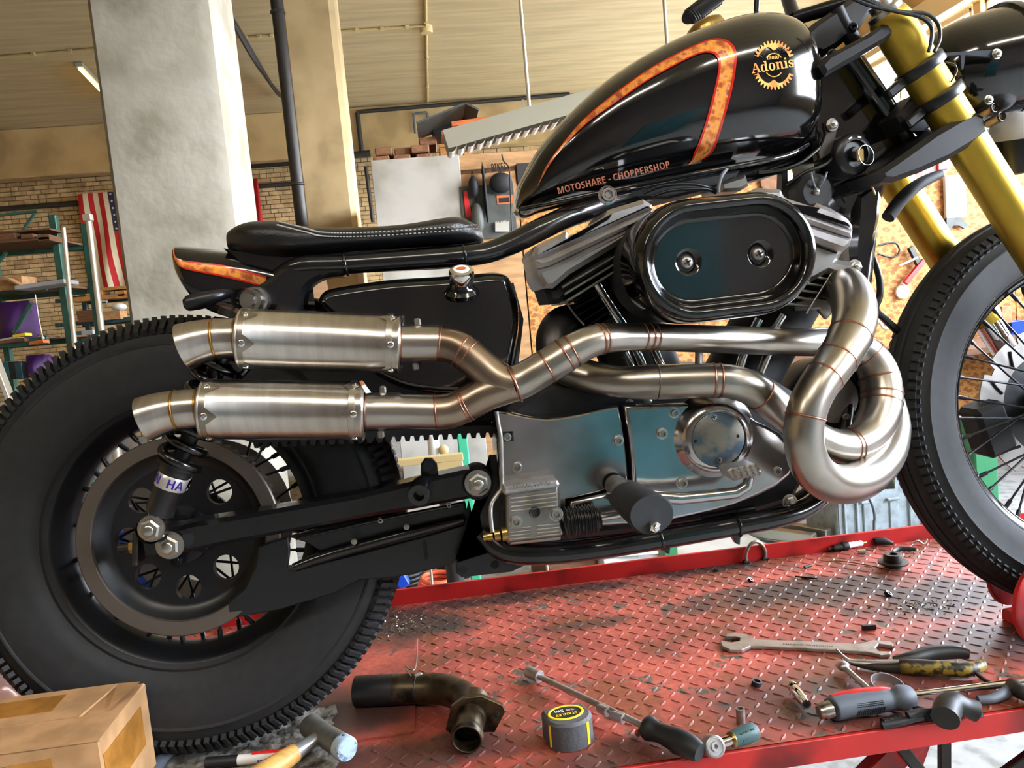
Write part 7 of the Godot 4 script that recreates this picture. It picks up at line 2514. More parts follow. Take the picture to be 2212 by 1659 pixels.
func hanging_lamp() -> void:
	var z := -2.6
	var a := pz(968, 330, z)
	var b := pz(1268, 246, z)
	var d := (b - a).normalized()
	var len := 1.25
	var t := thing("louvre_lamp", a + d * len * 0.5, "grey fluorescent trough lamp with white wavy louvre hung from rods", "ceiling lamp")
	var x := aim(a + d * len * 0.5, d)
	# local y along the lamp; build a trough section in x (up) and z
	var up := Vector3.UP - d * Vector3.UP.dot(d)
	up = up.normalized()
	var fwd := d.cross(up)
	if fwd.z < 0: fwd = -fwd
	var bas := Basis(d, up, fwd)
	var m := MB.new()
	var sec := PackedVector2Array([Vector2(-0.1, 0.0), Vector2(-0.075, 0.095), Vector2(0.075, 0.095), Vector2(0.1, 0.0), Vector2(0.092, 0.0), Vector2(0.07, 0.087), Vector2(-0.07, 0.087), Vector2(-0.092, 0.0)])
	m.prism(sec, -len / 2, len / 2, 0.0, Transform3D(Basis(fwd, up, d), a + d * len * 0.5))
	part("housing", m, M.lamp_housing, t)
	var n := 26
	for k in 3:
		for i in n:
			var q := MB.new()
			var c := a + d * (len * (i + 0.5) / n) + fwd * (-0.05 + k * 0.05)
			var rows := []
			for r in 5:
				var u := r / 4.0
				var row := PackedVector3Array()
				for s in 3: row.append(c + d * (lerpf(-0.5, 0.5, u) * len / n) + up * (-0.012 - 0.012 * sin(u * PI) + 0.02 * u) + fwd * (s - 1) * 0.024)
				rows.append(row)
			q.grid(rows)
			part("louvre_blade", q, M.louvre_white, t)
	var tb := MB.new()
	tb.tube([a + d * 0.06 + up * 0.055, a + d * (len - 0.06) + up * 0.055], 0.013, 14)
	part("lamp_tube", tb, M.white_paint, t)
	for s in [0.36, 0.95]:
		var p: Vector3 = a + d * (len * s) + up * 0.095
		var r := MB.new()
		r.tube([p, Vector3(p.x, CEIL, p.z)], 0.009, 12)
		part("rod", r, M.alu_pole, t)
		var br := MB.new()
		br.box(p + Vector3(-0.03, 0.025, 0), Vector3(0.012, 0.05, 0.012), Basis.IDENTITY, 0.002)
		part("hook", br, M.zinc, t)
	var cb := MB.new()
	cb.tube(smooth([pz(1084, 333, z), pz(1088, 348, z), pz(1099, 362, z), pz(1102, 400, z + 0.05), pz(1106, 520, z + 0.05)], 5), 0.0035, 8)
	part("cable", cb, M.ink_black, t)

func rack(called: String, label: String, z: float, m: Material, posts: Array, beams: Array, braces: Array, depth: float) -> Node3D:
	var p0 := pz(posts[0][0], posts[0][1], z)
	var t := thing(called, Vector3(p0.x, FLOOR, z - depth / 2), label, "shelf rack")
	for q in posts:
		for k in 2:
			var b := MB.new()
			var a := pz(q[0], q[1], z)
			a.z = z - 0.22 - k * (depth - 0.22)
			b.box(Vector3(a.x, (a.y + FLOOR) / 2, a.z), Vector3(0.07, a.y - FLOOR, 0.07), Basis.IDENTITY, 0.008)
			part("post", b, m, t)
	for q in beams:
		var a := pz(q[0], q[1], z)
		var c := pz(q[2], q[1], z)
		for k in 2:
			var b := MB.new()
			b.box(Vector3((a.x + c.x) / 2, a.y, z - k * depth), Vector3(absf(c.x - a.x), q[3] * mpp(a), 0.05), Basis.IDENTITY, 0.006)
			part("beam", b, m, t)
		var s := MB.new()
		s.box(Vector3((a.x + c.x) / 2, a.y + q[3] * mpp(a) * 0.5 - 0.012, z - depth / 2), Vector3(absf(c.x - a.x), 0.02, depth), Basis.IDENTITY, 0.002)
		part("shelf", s, M.old_wood, t)
	for q in braces:
		var b := MB.new()
		bar_px(b, q[0], q[1], q[2], q[3], z - 0.05, q[4])
		part("brace", b, m, t)
	return t

func racks() -> void:
	var z := -6.5
	rack("green_rack", "tall green steel pallet rack with cardboard and purple bags", z, M.rack_green, [[90, 458], [-140, 480]], [[-150, 532, 92, 15], [-150, 640, 104, 16], [-150, 757, 108, 17]], [[46, 502, 74, 462, 5], [-40, 470, 80, 456, 5], [-30, 600, 14, 545, 6], [30, 720, 68, 655, 7]], 0.9)
	var zz := -9.6
	rack("blue_rack", "low blue-green steel rack against the brick wall with pallets", zz, M.rack_blue, [[125, 648], [300, 632]], [[120, 651, 310, 9], [120, 703, 310, 9]], [], 0.8)
	var b := MB.new()
	for q in [[0, 506, 34, 524, 0.0], [60, 508, 72, 523, 0.0], [96, 510, 108, 525, 0.0]]: rect_px(b, q[0] - 14, q[1] - 4, q[2] - 2, q[3] - 4, z + 0.12, 0.28)
	for y in [[500, 507], [521, 526]]: rect_px(b, -40, y[0] - 4, 107, y[1] - 4, z + 0.12, 0.28)
	single("brown_pallet", b, M.old_wood, "weathered brown pallet on the upper shelf of the green rack", "pallet")
	var cb := thing("open_carton", pz(28, 634, z), "open cardboard carton on the middle shelf of the green rack", "box")
	var c1 := MB.new()
	rect_px(c1, -10, 595, 46, 629, z + 0.1, 0.28)
	part("carton", c1, M.cardboard, cb)
	var c2 := MB.new()
	bar_px(c2, 24, 602, 56, 619, z + 0.14, 3, 0.2)
	part("flap", c2, M.cardboard, cb)
	var gs := MB.new()
	gs.box((pz(58, 622, z + 0.15) + pz(146, 610, z + 0.15)) / 2, Vector3(0.44, 0.04, 0.3), Basis(Vector3(0, 0, 1), 0.06), 0.006)
	single("grey_board", gs, M.cover_grey, "pale grey board sticking out of the green rack", "board")
	for q in [[-10, 655, 74, 730, "large purple bag hanging inside the green rack", 0.3], [56, 768, 104, 812, "purple sheet under the lowest beam of the green rack", 0.2]]:
		var p := MB.new()
		var a := pz(q[0], q[1], z - 0.15)
		var c := pz(q[2], q[3], z - 0.15)
		var rows := []
		for i in 9:
			var r := PackedVector3Array()
			for j in 9:
				var u := i / 8.0
				var v := j / 8.0
				r.append(Vector3(lerpf(a.x, c.x, u) + 0.06 * v * (u - 0.5), lerpf(a.y, c.y, v), a.z + 0.12 * sin(u * PI) * sin(v * PI * 0.8) + 0.012 * sin(u * 22.0)))
			rows.append(r)
		p.grid(rows)
		p.box(Vector3((a.x + c.x) / 2, (a.y + c.y) / 2, a.z - 0.1), Vector3(absf(c.x - a.x) * 0.9, absf(a.y - c.y) * 0.95, 0.18), Basis.IDENTITY, 0.03)
		single("purple_bag", p, M.purple_sheet, q[4], "bag")
	for q in [[[-10, 742, 60, 734, 7], "old_wood", "dark rough plank lying on the bottom shelf of the rack"], [[8, 735, 45, 728, 4], "board_white", "short white slat on top of the rough plank"], [[35, 727, 62, 722, 6], "bag_yellow", "yellow spirit level lying on the rack's bottom shelf"], [[70, 742, 100, 737, 7], "plank_orange", "reddish offcut beside the hanging cord weight"]]:
		var p := MB.new()
		bar_px(p, q[0][0], q[0][1], q[0][2], q[0][3], z + 0.05, q[0][4], 0.12)
		single("offcut", p, M[q[1]], q[2], "wood offcut")
	var cd := thing("pull_cord", pz(93, 730, z + 0.03), "thin white pull cord with a small weight before the rack", "cord")
	var q1 := MB.new()
	q1.tube([pz(76, 636, z + 0.03), pz(84, 690, z + 0.03), pz(92, 728, z + 0.03)], 0.005, 8)
	part("cord", q1, M.white_paint, cd)
	var q2 := MB.new()
	ball(q2, pz(93, 730, z + 0.03), Vector3(0.015, 0.015, 0.015), 6)
	part("weight", q2, M.white_paint, cd)
	for i in 4:
		var p := MB.new()
		rect_px(p, -6 + i * 14, 782, 3 + i * 14, 820, z - 0.1, 0.2)
		single("green_binder", p, [M.mint_dark, M.teal_cabinet, M.ink_black, M.rack_blue][i], ["dark green folder under the bottom beam beside the ladder", "teal folder under the bottom beam of the rack", "black folder between the teal folders under the rack", "blue-grey folder beside the purple sheet"][i], "folder")
	# things on the low rack
	var pl := thing("pallet", pz(240, 640, zz), "pale wooden pallet on top of the low blue-green rack", "pallet")
	for q in [[150, 622, 305, 628], [150, 641, 305, 645]]:
		var p := MB.new()
		rect_px(p, q[0], q[1] - 1, q[2], q[3] - 1, zz + 0.1, 0.28, 0.002)
		part("deck_board", p, M.pallet_wood, pl)
	for x in [150, 205, 254, 290]:
		var p := MB.new()
		rect_px(p, x, 627, x + 14, 640, zz + 0.1, 0.28, 0.002)
		part("block", p, M.pallet_wood, pl)
	var pc := [[126, 625, 146, 647, "pallet_wood", "small upright wooden crate end on the low rack", "crate"], [168, 668, 205, 697, "old_wood", "dark wooden bin on the lower shelf behind the poles", "bin"], [222, 670, 258, 692, "cardboard", "low cardboard tray on the shelf beside the concrete pillar", "tray"], [160, 715, 176, 745, "rack_blue", "blue canister under the low rack beside the poles", "canister"], [178, 712, 200, 740, "cover_grey", "grey box under the low rack", "box"]]
	for q in pc:
		var p := MB.new()
		rect_px(p, q[0], q[1], q[2], q[3], zz + 0.12, 0.25)
		single(q[6], p, M[q[4]], q[5], q[6])
	var wg := MB.new()
	ball(wg, pz(257, 663, zz + 0.1), Vector3(0.1, 0.05, 0.08), 8)
	single("white_bundle", wg, M.white_paint, "white cloth bundle in the cardboard tray", "cloth")
	var sg := MB.new()
	sg.text("04", 0.09, Transform3D(Basis(), pz(222, 648, zz + 0.04)), true)
	part("rack_number", sg, M.white_paint, get_node("blue_rack"))
	# two tall aluminium stands
	for q in [[[137, 492, 162, 752], 0.018, "thin aluminium pole standing before the brick wall"], [[190, 470, 206, 600], 0.022, "thick telescopic aluminium pole beside the flag"]]:
		var a := pz(q[0][0], q[0][1], -4.6)
		var c := pz(q[0][2], q[0][3], -4.6)
		var dir := (c - a).normalized()
		var e: Vector3 = a + dir * ((FLOOR - a.y) / dir.y)
		var t := thing("alu_pole", e, q[2], "pole", "aluminium stands")
		var p := MB.new()
		p.tube([a, a.lerp(e, 0.3), e], [q[1] * 0.8, q[1], q[1] * 1.15], 14)
		part("tube", p, M.alu_pole, t)
		if q[1] > 0.02:
			var p2 := MB.new()
			p2.tube([a.lerp(e, 0.36), e], q[1] * 1.6, 14)
			part("outer_tube", p2, M.alu_pole, t)
			var p3 := MB.new()
			p3.box(a, Vector3(0.06, 0.05, 0.05), Basis.IDENTITY, 0.006)
			part("head_block", p3, M.alu_pole, t)
	# ladder at the left edge
	var ld := thing("ladder", py(-60, 1100, FLOOR), "aluminium step ladder standing behind the rear tyre", "ladder")
	for q in [[-10, 776, 60, 960], [-45, 800, 25, 984]]:
		var p := MB.new()
		bar_px(p, q[0], q[1], q[0] + (q[2] - q[0]) * 2.2, q[1] + (q[3] - q[1]) * 2.2, -2.2, 9, 0.05)
		part("rail", p, M.alu_pole, ld)
	for i in 5:
		var p := MB.new()
		var k := i * 0.35 + 0.08
		bar_px(p, -8 + 70 * k, 784 + 184 * k, -42 + 70 * k, 806 + 184 * k, -2.2, 6, 0.03)
		part("rung", p, M.alu_pole, ld)
	# wood and a bright bag low at the left, beside the lift
	var wd := MB.new()
	wd.box(pz(-20, 1418, -0.7), Vector3(0.12, 0.05, 0.4), Basis.IDENTITY, 0.004)
	wd.box(Vector3(pz(-20, 1418, -0.7).x, (pz(0, 1440, -0.7).y + FLOOR) / 2, -0.7), Vector3(0.11, pz(0, 1440, -0.7).y - FLOOR, 0.36), Basis.IDENTITY, 0.004)
	single("wooden_stand", wd, M.pallet_wood, "wooden stand beside the lift behind the rear tyre", "stand")
	var gb := MB.new()
	ball(gb, pz(-26, 1370, -0.7), Vector3(0.05, 0.06, 0.07), 8)
	single("green_bottle", gb, M.bottle_green, "bright green bottle on the wooden stand", "bottle")

func flags() -> void:
	var z := ZB + 0.135
	var tl := pz(168, 420, z)
	var H := 1.45
	var W := 0.95
	var t := thing("striped_flag", Vector3(tl.x + W / 2, tl.y - H, z), "stars and stripes flag hung upright on the brick wall", "flag")
	var cl := func(u: float, v: float, off := 0.0) -> Vector3:
		return Vector3(tl.x + u * W + 0.05 * v * v, tl.y - v * H, z + off + 0.03 * sin(u * 17.0 + v * 4.0) * (0.3 + v) + 0.02 * sin(v * 9.0 + u * 5.0))
	for i in 13:
		var m := MB.new()
		var rows := []
		for r in 13:
			var row := PackedVector3Array()
			for c in 4: row.append(cl.call((i + c / 3.0) / 13.0, r / 12.0))
			rows.append(row)
		m.grid(rows)
		part("stripe", m, M.flag_red if i % 2 == 0 else M.flag_white, t)
	var cm := MB.new()
	var rows2 := []
	for r in 9:
		var row := PackedVector3Array()
		for c in 11: row.append(cl.call(6.0 / 13.0 + c / 10.0 * 7.0 / 13.0, r / 8.0 * 0.4, 0.006))
		rows2.append(row)
	cm.grid(rows2)
	var can := part("canton", cm, M.flag_blue, t)
	var st := MB.new()
	for r in 11:
		for c in 9:
			if (r + c) % 2: continue
			var p: Vector3 = cl.call(6.0 / 13.0 + (c + 0.7) / 9.4 * 7.0 / 13.0, (r + 0.7) / 11.4 * 0.4, 0.012)
			var q := PackedVector3Array()
			for k in 10: q.append(p + Vector3(sin(TAU * k / 10.0), cos(TAU * k / 10.0), 0) * (0.022 if k % 2 == 0 else 0.009))
			st.fan(q, Vector3(0, 0, 1))
	part("stars", st, M.white_paint, can)
	var rf := MB.new()
	var a := pz(522, 388, ZB + 0.14)
	var rr := []
	for r in 9:
		var row := PackedVector3Array()
		for c in 9: row.append(Vector3(a.x + c / 8.0 * 0.24, a.y - r / 8.0 * 1.4, a.z + 0.03 * sin(c * 1.9 + r * 0.3)))
		rr.append(row)
	rf.grid(rr)
	single("red_flag", rf, M.flag_red, "plain red flag hanging beyond the concrete pillar", "flag")

func ceiling_fittings() -> void:
	var y := CEIL - 0.015
	var runs := [[[[-60, 128], [205, 106]], 0.014, "cream conduit running to the tube lamp"], [[[735, 68], [915, 56]], 0.014, "cream conduit between pillar and junction box"], [[[512, 82], [606, 76]], 0.014, "cream conduit above the cable bundle"], [[[919, -20], [924, 236]], 0.016, "cream conduit running to the back wall"]]
	for q in runs:
		var m := MB.new()
		var a := py(q[0][0][0], q[0][0][1], y)
		var b := py(q[0][1][0], q[0][1][1], y)
		if b.z < ZB + 0.35: b = a + (b - a) * ((ZB + 0.35 - a.z) / (b.z - a.z))
		m.tube([a, b], q[1], 10)
		var c := single("conduit", m, M.pipe_cream, q[2], "conduit")
		for k in [0.2, 0.5, 0.8]:
			var cm := MB.new()
			cm.box(a.lerp(b, k), Vector3(0.05, 0.04, 0.05), Basis.IDENTITY, 0.006)
			part("clip", cm, M.pipe_cream, c)
	var jb := MB.new()
	jb.lathe([Vector2(0.0, -0.06), Vector2(0.065, -0.06), Vector2(0.075, -0.045), Vector2(0.075, 0.015)], Transform3D(Basis(), py(920, 60, y)), 24)
	single("junction_box", jb, M.pipe_cream, "round cream junction box where the ceiling conduits cross", "junction box")
	var t := thing("tube_lamp", py(186, 150, y), "glowing fluorescent tube lamp on the ceiling beside the concrete pillar", "ceiling lamp")
	var a := py(172, 146, CEIL - 0.06)
	var b := py(262, 240, CEIL - 0.06)
	b = a + (b - a).normalized() * 1.3
	var hm := MB.new()
	var x := aim((a + b) / 2 + Vector3(0, 0.03, 0), b - a)
	hm.box(x.origin, Vector3(0.09, (b - a).length() + 0.06, 0.05), x.basis, 0.008)
	part("lamp_housing", hm, M.lamp_housing, t)
	var g := MB.new()
	g.tube([a + Vector3(0, -0.012, 0), b + Vector3(0, -0.012, 0)], 0.02, 16)
	part("lamp_tube", g, M.tube_glow, t)
	var l := AreaLight3D.new()
	l.name = "lamp_light"
	l.light_color = Color(1.0, 0.84, 0.52)
	l.light_energy = 1.2
	l.area_size = Vector2(0.1, (b - a).length())
	l.shadow_enabled = true
	var dn := (b - a).normalized()
	l.basis = Basis(Vector3.UP.cross(dn).normalized(), dn, Vector3.UP.cross(dn).normalized().cross(dn)).orthonormalized()
	if l.basis.z.y < 0: l.basis = Basis(-l.basis.x, l.basis.y, -l.basis.z)
	t.add_child(l)
	l.position = (a + b) / 2 + Vector3(0, -0.05, 0) - origin_of(t)
	# cable bundle
	for k in 5:
		var m := MB.new()
		var p0 := py(494 + k * 4, 36 + k * 4, CEIL - 0.05)
		var p1 := py(600 + k * 3, 204 + k * 2, CEIL - 0.05)
		m.tube(smooth([p0 + (p0 - p1) * 0.2, p0, p0.lerp(p1, 0.4) + Vector3(0, -0.05, 0), p0.lerp(p1, 0.7) + Vector3(0, -0.03 - k * 0.01, 0), p1], 4), 0.02, 10)
		single("ceiling_cable", m, M.cable_grey if k % 2 else M.pipe_dark, "grey cable of the thick bundle running along the ceiling", "cable", "cables along the ceiling")
	# steel frame and pipes on the back wall right of the narrow pillar
	for q in [[[770, 242, 1230, 204], 0.03, "long dark pipe along the beam under the ceiling"], [[772, 244, 782, 332], 0.035, "thick dark downpipe beside the narrow cream pillar"], [[893, 245, 897, 288], 0.02, "thin grey riser above the clay tiles"], [[897, 245, 922, 243], 0.02, "short grey pipe joining the two thin risers"], [[922, 243, 926, 268], 0.02, "thin grey riser below the round junction box"], [[790, 360, 806, 480], 0.03, "dark pipe running down beside the white panel"], [[760, 335, 800, 331], 0.05, "stubby thick pipe between pillar and white panel"]]:
		var m := MB.new()
		m.tube([pz(q[0][0], q[0][1], ZB + 0.36), pz(q[0][2], q[0][3], ZB + 0.36)], q[1], 10)
		single("wall_pipe", m, M.pipe_dark if q[1] > 0.022 else M.cable_grey, q[2], "pipe", "pipes on the back wall")

func osb_tools() -> void:
	var z := ZP + 0.03
	var ro := thing("film_roll", pz(2010, 335, z), "clear ribbed plastic film bag hanging on the chipboard wall", "bag")
	var m := MB.new()
	m.lathe([Vector2(0.0, 0.05), Vector2(0.08, 0.045), Vector2(0.16, 0.03), Vector2(0.21, 0.0)], aim(pz(2005, 325, z), Vector3(0, 0, 1)), 36)
	part("film", m, M.cling_film, ro)
	for i in 10:
		var r := MB.new()
		var a := TAU * i / 10.0
		var c := pz(2005, 325, z)
		r.tube([c + Vector3(cos(a) * 0.04, sin(a) * 0.04, 0.05), c + Vector3(cos(a) * 0.2, sin(a) * 0.2, 0.008)], 0.006, 6)
		part("rib", r, M.white_paint, ro)
	var rt := MB.new()
	rt.box(pz(2034, 360, z + 0.04), Vector3(0.07, 0.05, 0.03), Basis.IDENTITY, 0.004)
	part("red_tag", rt, M.red_plastic, ro)
	var ws := MB.new()
	rect_px(ws, 2045, 376, 2086, 472, z + 0.02, 0.03)
	single("white_board", ws, M.white_paint, "long white box hanging on the chipboard between the fork legs", "board")
	var gg := thing("hanger_plate", pz(2065, 490, z), "grey plate with a round hole hanging below the white box", "plate")
	var gm := MB.new()
	gm.prism(outline([2045, 470, 2075, 470, 2092, 486, 2084, 494, 2072, 487, 2060, 487, 2052, 497, 2050, 520, 2044, 520], z + 0.02), z, z + 0.02)
	part("plate_body", gm, M.slate, gg)
	var wl := MB.new()
	wl.tube(smooth([pz(1897, 530, z), pz(1930, 524, z), pz(1942, 535, z), pz(1940, 550, z), pz(1925, 556, z), pz(1896, 548, z)], 5), 0.007, 8)
	single("wire_loop", wl, M.pipe_dark, "thin wire loop hanging on the chipboard beside the frame", "wire")
	var cl := thing("clamp_tool", pz(1975, 580, z), "red-handled clamp with steel screw hanging on the chipboard", "clamp")
	var c1 := MB.new()
	bar_px(c1, 1966, 534, 1988, 578, z + 0.02, 12, 0.03)
	part("jaw", c1, M.pipe_dark, cl)
	var c2 := MB.new()
	bar_px(c2, 1942, 574, 1982, 556, z + 0.05, 4)
	part("screw", c2, M.zinc, cl)
	var c3 := MB.new()
	bar_px(c3, 1955, 612, 1996, 562, z + 0.03, 10, 0.03)
	part("handle", c3, M.red_plastic, cl)
	var ds := MB.new()
	ds.lathe([Vector2(0.0, 0.01), Vector2(0.05, 0.01), Vector2(0.055, 0.0)], aim(pz(1950, 630, z), Vector3(-0.1, 0, 1)), 28)
	single("white_disc", ds, M.white_paint, "white round disc hanging below the red clamp", "disc")
	var hk := MB.new()
	hk.tube(smooth([pz(1880, 688, z + 0.02), pz(1900, 696, z + 0.02), pz(1908, 708, z + 0.04), pz(1916, 708, z + 0.04)], 4), 0.011, 10)
	hk.box(pz(1882, 720, z + 0.02), Vector3(0.02, 0.2, 0.02), Basis.IDENTITY, 0.004)
	single("white_hook", hk, M.white_paint, "white bent shelf hook on the chipboard beside the front tyre", "hook")
	for q in [[1665, 393, 0.075, "tile_clay", "brown sanding disc hanging on the chipboard behind the tank"], [1700, 392, 0.07, "rocker_alu", "pale sanding disc hanging behind the tank stay"]]:
		var d := MB.new()
		d.lathe([Vector2(0.0, 0.008), Vector2(q[2], 0.008), Vector2(q[2], 0.0)], aim(pz(q[0], q[1], z), Vector3(0, 0, 1)), 32)
		single("sanding_disc", d, M[q[3]], q[4], "disc")
	for q in [[2186, 690, 2230, 740, "plastic_blue", "blue and brown bottle shelf seen through the front spokes"], [2165, 660, 2185, 700, "cardboard", "small cardboard carton seen through the front spokes"]]:
		var d := MB.new()
		rect_px(d, q[0], q[1], q[2], q[3], z + 0.1, 0.1)
		single("wall_box", d, M[q[4]], q[5], "box")
	# workbench along the chipboard, behind the front wheel
	var wb := thing("workbench", Vector3(3.2, FLOOR, ZP + 0.4), "low dark workbench along the chipboard wall behind the front wheel", "workbench")
	var tp := MB.new()
	tp.box(Vector3(3.2, 0.16, ZP + 0.4), Vector3(3.0, 0.05, 0.7), Basis.IDENTITY, 0.006)
	part("worktop", tp, M.old_wood, wb)
	for x in [1.8, 3.2, 4.6]:
		var lg := MB.new()
		lg.box(Vector3(x, (FLOOR + 0.135) / 2, ZP + 0.7), Vector3(0.07, 0.135 - FLOOR, 0.07), Basis.IDENTITY, 0.006)
		part("leg", lg, M.door_dark, wb)
	var gp := MB.new()
	gp.box(Vector3(pz(2112, 970, -1.6).x, (FLOOR + 0.1) / 2, -1.6), Vector3(0.1, 0.1 - FLOOR, 0.1), Basis.IDENTITY, 0.006)
	gp.box(Vector3(pz(2112, 970, -1.6).x, FLOOR + 0.02, -1.6), Vector3(0.4, 0.04, 0.4), Basis.IDENTITY, 0.006)
	single("green_post", gp, M.mint_dark, "green square steel post standing behind the front wheel", "post")

func floor_things() -> void:
	# grey crate with bags
	var c := py(1900, 1156, FLOOR)
	c.z = -2.75
	c.x = 2.3
	var t := thing("plastic_crate", c, "grey ribbed plastic crate with yellow bags behind the lift", "crate")
	var W := 0.5
	var H := 0.36
	var D := 0.36
	var walls := [[Vector3(0, H / 2, D / 2), Vector3(W, H, 0.012)], [Vector3(0, H / 2, -D / 2), Vector3(W, H, 0.012)], [Vector3(-W / 2, H / 2, 0), Vector3(0.012, H, D)], [Vector3(W / 2, H / 2, 0), Vector3(0.012, H, D)], [Vector3(0, 0.008, 0), Vector3(W, 0.012, D)]]
	var k := 0
	for q in walls:
		var b := MB.new()
		if k == 0:
			b.box(c + Vector3(0, H * 0.36, D / 2), Vector3(W, H * 0.72, 0.012))
			b.box(c + Vector3(0, H * 0.965, D / 2), Vector3(W, H * 0.07, 0.012))
			for s in [-1, 1]: b.box(c + Vector3(s * W * 0.325, H * 0.825, D / 2), Vector3(W * 0.35, H * 0.21, 0.012))
		else: b.box(c + q[0], q[1])
		part("crate_side", b, M.crate_grey, t)
		k += 1
	var rb := MB.new()
	rb.box(c + Vector3(0, H * 0.97, D / 2 + 0.012), Vector3(W + 0.03, 0.03, 0.02), Basis.IDENTITY, 0.004)
	for x in [-0.22, -0.15, 0.15, 0.22]: rb.box(c + Vector3(x, H * 0.48, D / 2 + 0.012), Vector3(0.012, H * 0.9, 0.016), Basis.IDENTITY, 0.003)
	for x in [-0.09, 0.06]:
		rb.box(c + Vector3(x, H * 0.3, D / 2 + 0.01), Vector3(0.05, H * 0.55, 0.012), Basis.IDENTITY, 0.003)
		rb.box(c + Vector3(x - 0.005, H * 0.58, D / 2 + 0.016), Vector3(0.07, 0.014, 0.02), Basis.IDENTITY, 0.003)
	part("rib", rb, M.crate_grey, t)
	for q in [[-0.1, 0.36, 0.05, 0.105, "bag_yellow", "crumpled yellow plastic bag in the grey crate"], [0.12, 0.34, -0.06, 0.085, "white_paint", "white paper bag in the grey crate"], [0.17, 0.28, 0.1, 0.05, "bottle_green", "green bottle cap inside the grey crate"]]:
		var b := MB.new()
		ball(b, c + Vector3(q[0], q[1], q[2]), Vector3(q[3], q[3] * 0.7, q[3]), 8)
		var n := FastNoiseLite.new()
		n.seed = 3
		n.frequency = 12.0
		for i in b.v.size(): b.v[i] += b.n[i] * n.get_noise_3dv(b.v[i]) * 0.03
		single("crate_bag", b, M[q[4]], q[5], "bag")
	var wr := MB.new()
	wr.tube(smooth([pz(1868, 1062, -1.2), pz(1884, 1090, -1.2), pz(1890, 1120, -1.2), pz(1889, 1160, -1.2), Vector3(pz(1889, 1160, -1.2).x, FLOOR + 0.01, -1.2)], 5), 0.005, 8)
	single("hanging_wire", wr, M.cable_grey, "grey wire hanging down in front of the plastic crate", "wire")
	# mint machine legs, steel box section, cardboard, cables
	for q in [[1032, 1268, 0.05, "mint_paint", "mint green steel leg standing behind the swingarm plate"], [1448, 1213, 0.075, "mint_dark", "green steel leg standing under the engine cradle"]]:
		var p := py(q[0], q[1] + 20, FLOOR)
		var b := MB.new()
		b.box(Vector3(p.x, (FLOOR + 0.3) / 2, p.z), Vector3(q[2], 0.3 - FLOOR, q[2]), Basis.IDENTITY, 0.006)
		b.box(Vector3(p.x, FLOOR + 0.01, p.z), Vector3(q[2] * 2.4, 0.02, q[2] * 2.4), Basis.IDENTITY, 0.004)
		single("steel_stand", b, M[q[3]], q[4], "stand")
	var cb := MB.new()
	cb.box(py(1225, 1255, FLOOR) + Vector3(0, 0.09, -0.1), Vector3(0.26, 0.18, 0.3), Basis(Vector3.UP, 0.2), 0.004)
	single("floor_carton", cb, M.old_wood, "brown carton on the floor under the engine", "box")
	var wp := MB.new()
	wp.box(py(1340, 1235, FLOOR) + Vector3(0, 0.12, 0), Vector3(0.36, 0.012, 0.22), Basis(Vector3(0, 0, 1), -0.04), 0.002)
	wp.box(py(1330, 1240, FLOOR) + Vector3(0, 0.055, -0.02), Vector3(0.2, 0.11, 0.16), Basis(Vector3.UP, 0.3), 0.004)
	single("white_tray", wp, M.white_paint, "white box with a lid on the floor beside the green leg", "box")
	var ti := MB.new()
	ti.box(py(1560, 1205, FLOOR) + Vector3(0, 0.02, -0.1), Vector3(0.5, 0.04, 0.4), Basis(Vector3.UP, 0.1), 0.004)
	single("pale_slab", ti, M.board_white, "pale flat slab lying on the floor behind the shackle", "slab")
	for q in [[[1640, 1148], [1740, 1162], "galvanised square steel tube lying on the floor towards the pale slab"], [[1680, 1136], [1772, 1152], "galvanised square steel tube lying on the floor against the crate"]]:
		var b := MB.new()
		var p0 := py(q[0][0], q[0][1], FLOOR + 0.05)
		var p1 := py(q[1][0], q[1][1], FLOOR + 0.05)
		var x := aim((p0 + p1) / 2, p1 - p0)
		b.box(x.origin, Vector3(0.06, (p1 - p0).length() + 0.1, 0.06), x.basis, 0.005)
		single("box_section", b, M.zinc, q[2], "steel tube", "steel tubes on the floor")
	var oc := thing("orange_cable", py(930, 1290, FLOOR), "coiled orange extension cable on the floor behind the rear tyre", "cable")
	for i in 5:
		var b := MB.new()
		b.ring(py(942 + i * 2, 1288, FLOOR + 0.016) + Vector3(0, i * 0.024, 0), Vector3(0.03 * (i - 2), 1, 0.03), 0.11 - i * 0.008, 0.012, 32, 8)
		part("coil", b, M.cable_orange, oc)
	var bc := thing("black_cable", py(885, 1262, FLOOR), "coiled black cable on the floor beside the orange one", "cable")
	for i in 4:
		var b := MB.new()
		b.ring(py(868, 1268, FLOOR + 0.016) + Vector3(0, i * 0.024, -0.05), Vector3(0.03 * i, 1, 0.02), 0.11, 0.011, 28, 8)
		part("coil", b, M.grip_black, bc)
	var yb := MB.new()
	ball(yb, py(893, 1325, FLOOR) + Vector3(0, 0.031, 0.1), Vector3(0.1, 0.03, 0.07), 8)
	single("yellow_glove", yb, M.bag_yellow, "yellow glove on the floor below the orange cable", "glove")
	var bl := MB.new()
	bl.box(pz(868, 1252, -1.9), Vector3(0.05, 0.06, 0.05), Basis(Vector3(0, 0, 1), 0.4), 0.006)
	bl.box(Vector3(pz(868, 1252, -1.9).x, (FLOOR + pz(868, 1258, -1.9).y) / 2, -1.9), Vector3(0.02, pz(868, 1258, -1.9).y - FLOOR, 0.02))
	single("blue_tag", bl, M.plastic_blue, "small blue plug on a stand behind the rear tyre", "plug")
	var vb := MB.new()
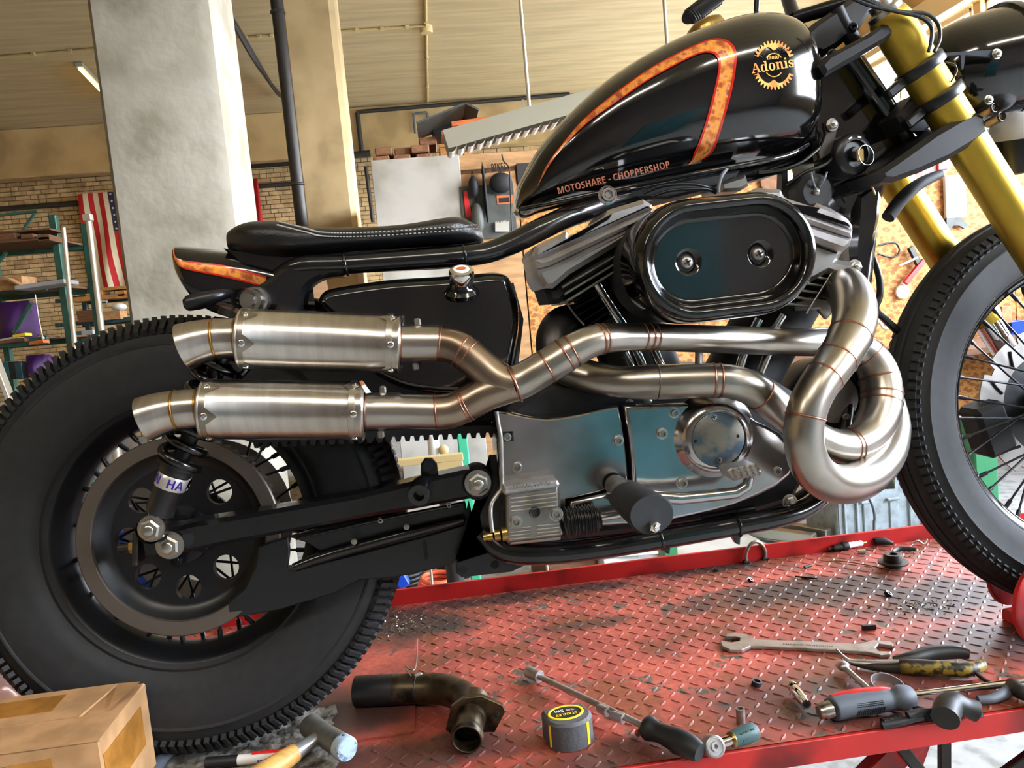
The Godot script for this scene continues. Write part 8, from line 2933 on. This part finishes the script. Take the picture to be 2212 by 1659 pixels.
	vb.lathe([Vector2(0.0, 0.0), Vector2(0.11, 0.0), Vector2(0.12, 0.05), Vector2(0.12, 0.22), Vector2(0.08, 0.27), Vector2(0.03, 0.3), Vector2(0.0, 0.3)], Transform3D(Basis(), py(985, 1255, FLOOR) + Vector3(0.02, 0, -0.12)), 24)
	single("dark_canister", vb, M.dark_steel, "dark round canister on the floor behind the swingarm plate", "canister")
	for q in [[930, 1225, 932, 1300, -0.95, "thin steel rod leaning beside the orange cable coil"], [1180, 1210, 1205, 1290, -1.0, "thin steel rod leaning beside the brown carton"]]:
		var rod := MB.new()
		rod.tube([pz(q[0], q[1], q[4]), Vector3(pz(q[2], q[3], q[4]).x, FLOOR, q[4])], 0.004, 8)
		single("thin_rod", rod, M.alu_pole, q[5], "rod")
	# machines seen through the rear wheel: blue bin, mint trestle, engine stand with cream beam
	var bb := thing("blue_bin", py(330, 1330, FLOOR), "blue plastic bin with a mint stripe seen through the pulley holes", "bin")
	var bm := MB.new()
	bm.box(origin_of(bb) + Vector3(0.05, 0.22, -0.2), Vector3(0.5, 0.44, 0.3), Basis.IDENTITY, 0.01)
	part("bin_body", bm, M.plastic_blue, bb)
	var bm2 := MB.new()
	bm2.box(origin_of(bb) + Vector3(0.05, 0.1, -0.045), Vector3(0.9, 0.07, 0.02), Basis.IDENTITY, 0.002)
	part("mint_stripe", bm2, M.mint_paint, bb)
	var es := thing("machine_stand", py(960, 1180, FLOOR), "cream machine arm with white tube seen between tyre and engine", "machine")
	var e1 := MB.new()
	bar_px(e1, 855, 1000, 1000, 985, -1.2, 14, 0.05)
	bar_px(e1, 940, 1012, 1000, 1000, -1.2, 26, 0.05)
	part("arm", e1, M.pipe_cream, es)
	var e2 := MB.new()
	e2.tube([pz(935, 940, -1.3), pz(938, 985, -1.3)], 0.02, 16)
	part("white_tube", e2, M.white_paint, es)
	var e3 := MB.new()
	e3.tube([Vector3(pz(960, 1010, -1.25).x, FLOOR, -1.25), pz(960, 1010, -1.25)], 0.03, 14)
	e3.box(Vector3(pz(960, 1010, -1.25).x, FLOOR + 0.02, -1.25), Vector3(0.4, 0.04, 0.4), Basis.IDENTITY, 0.006)
	part("column", e3, M.pipe_dark, es)
	var e4 := MB.new()
	ball(e4, pz(958, 972, -1.28), Vector3(0.018, 0.018, 0.012), 8)
	part("knob", e4, M.pipe_cream, es)
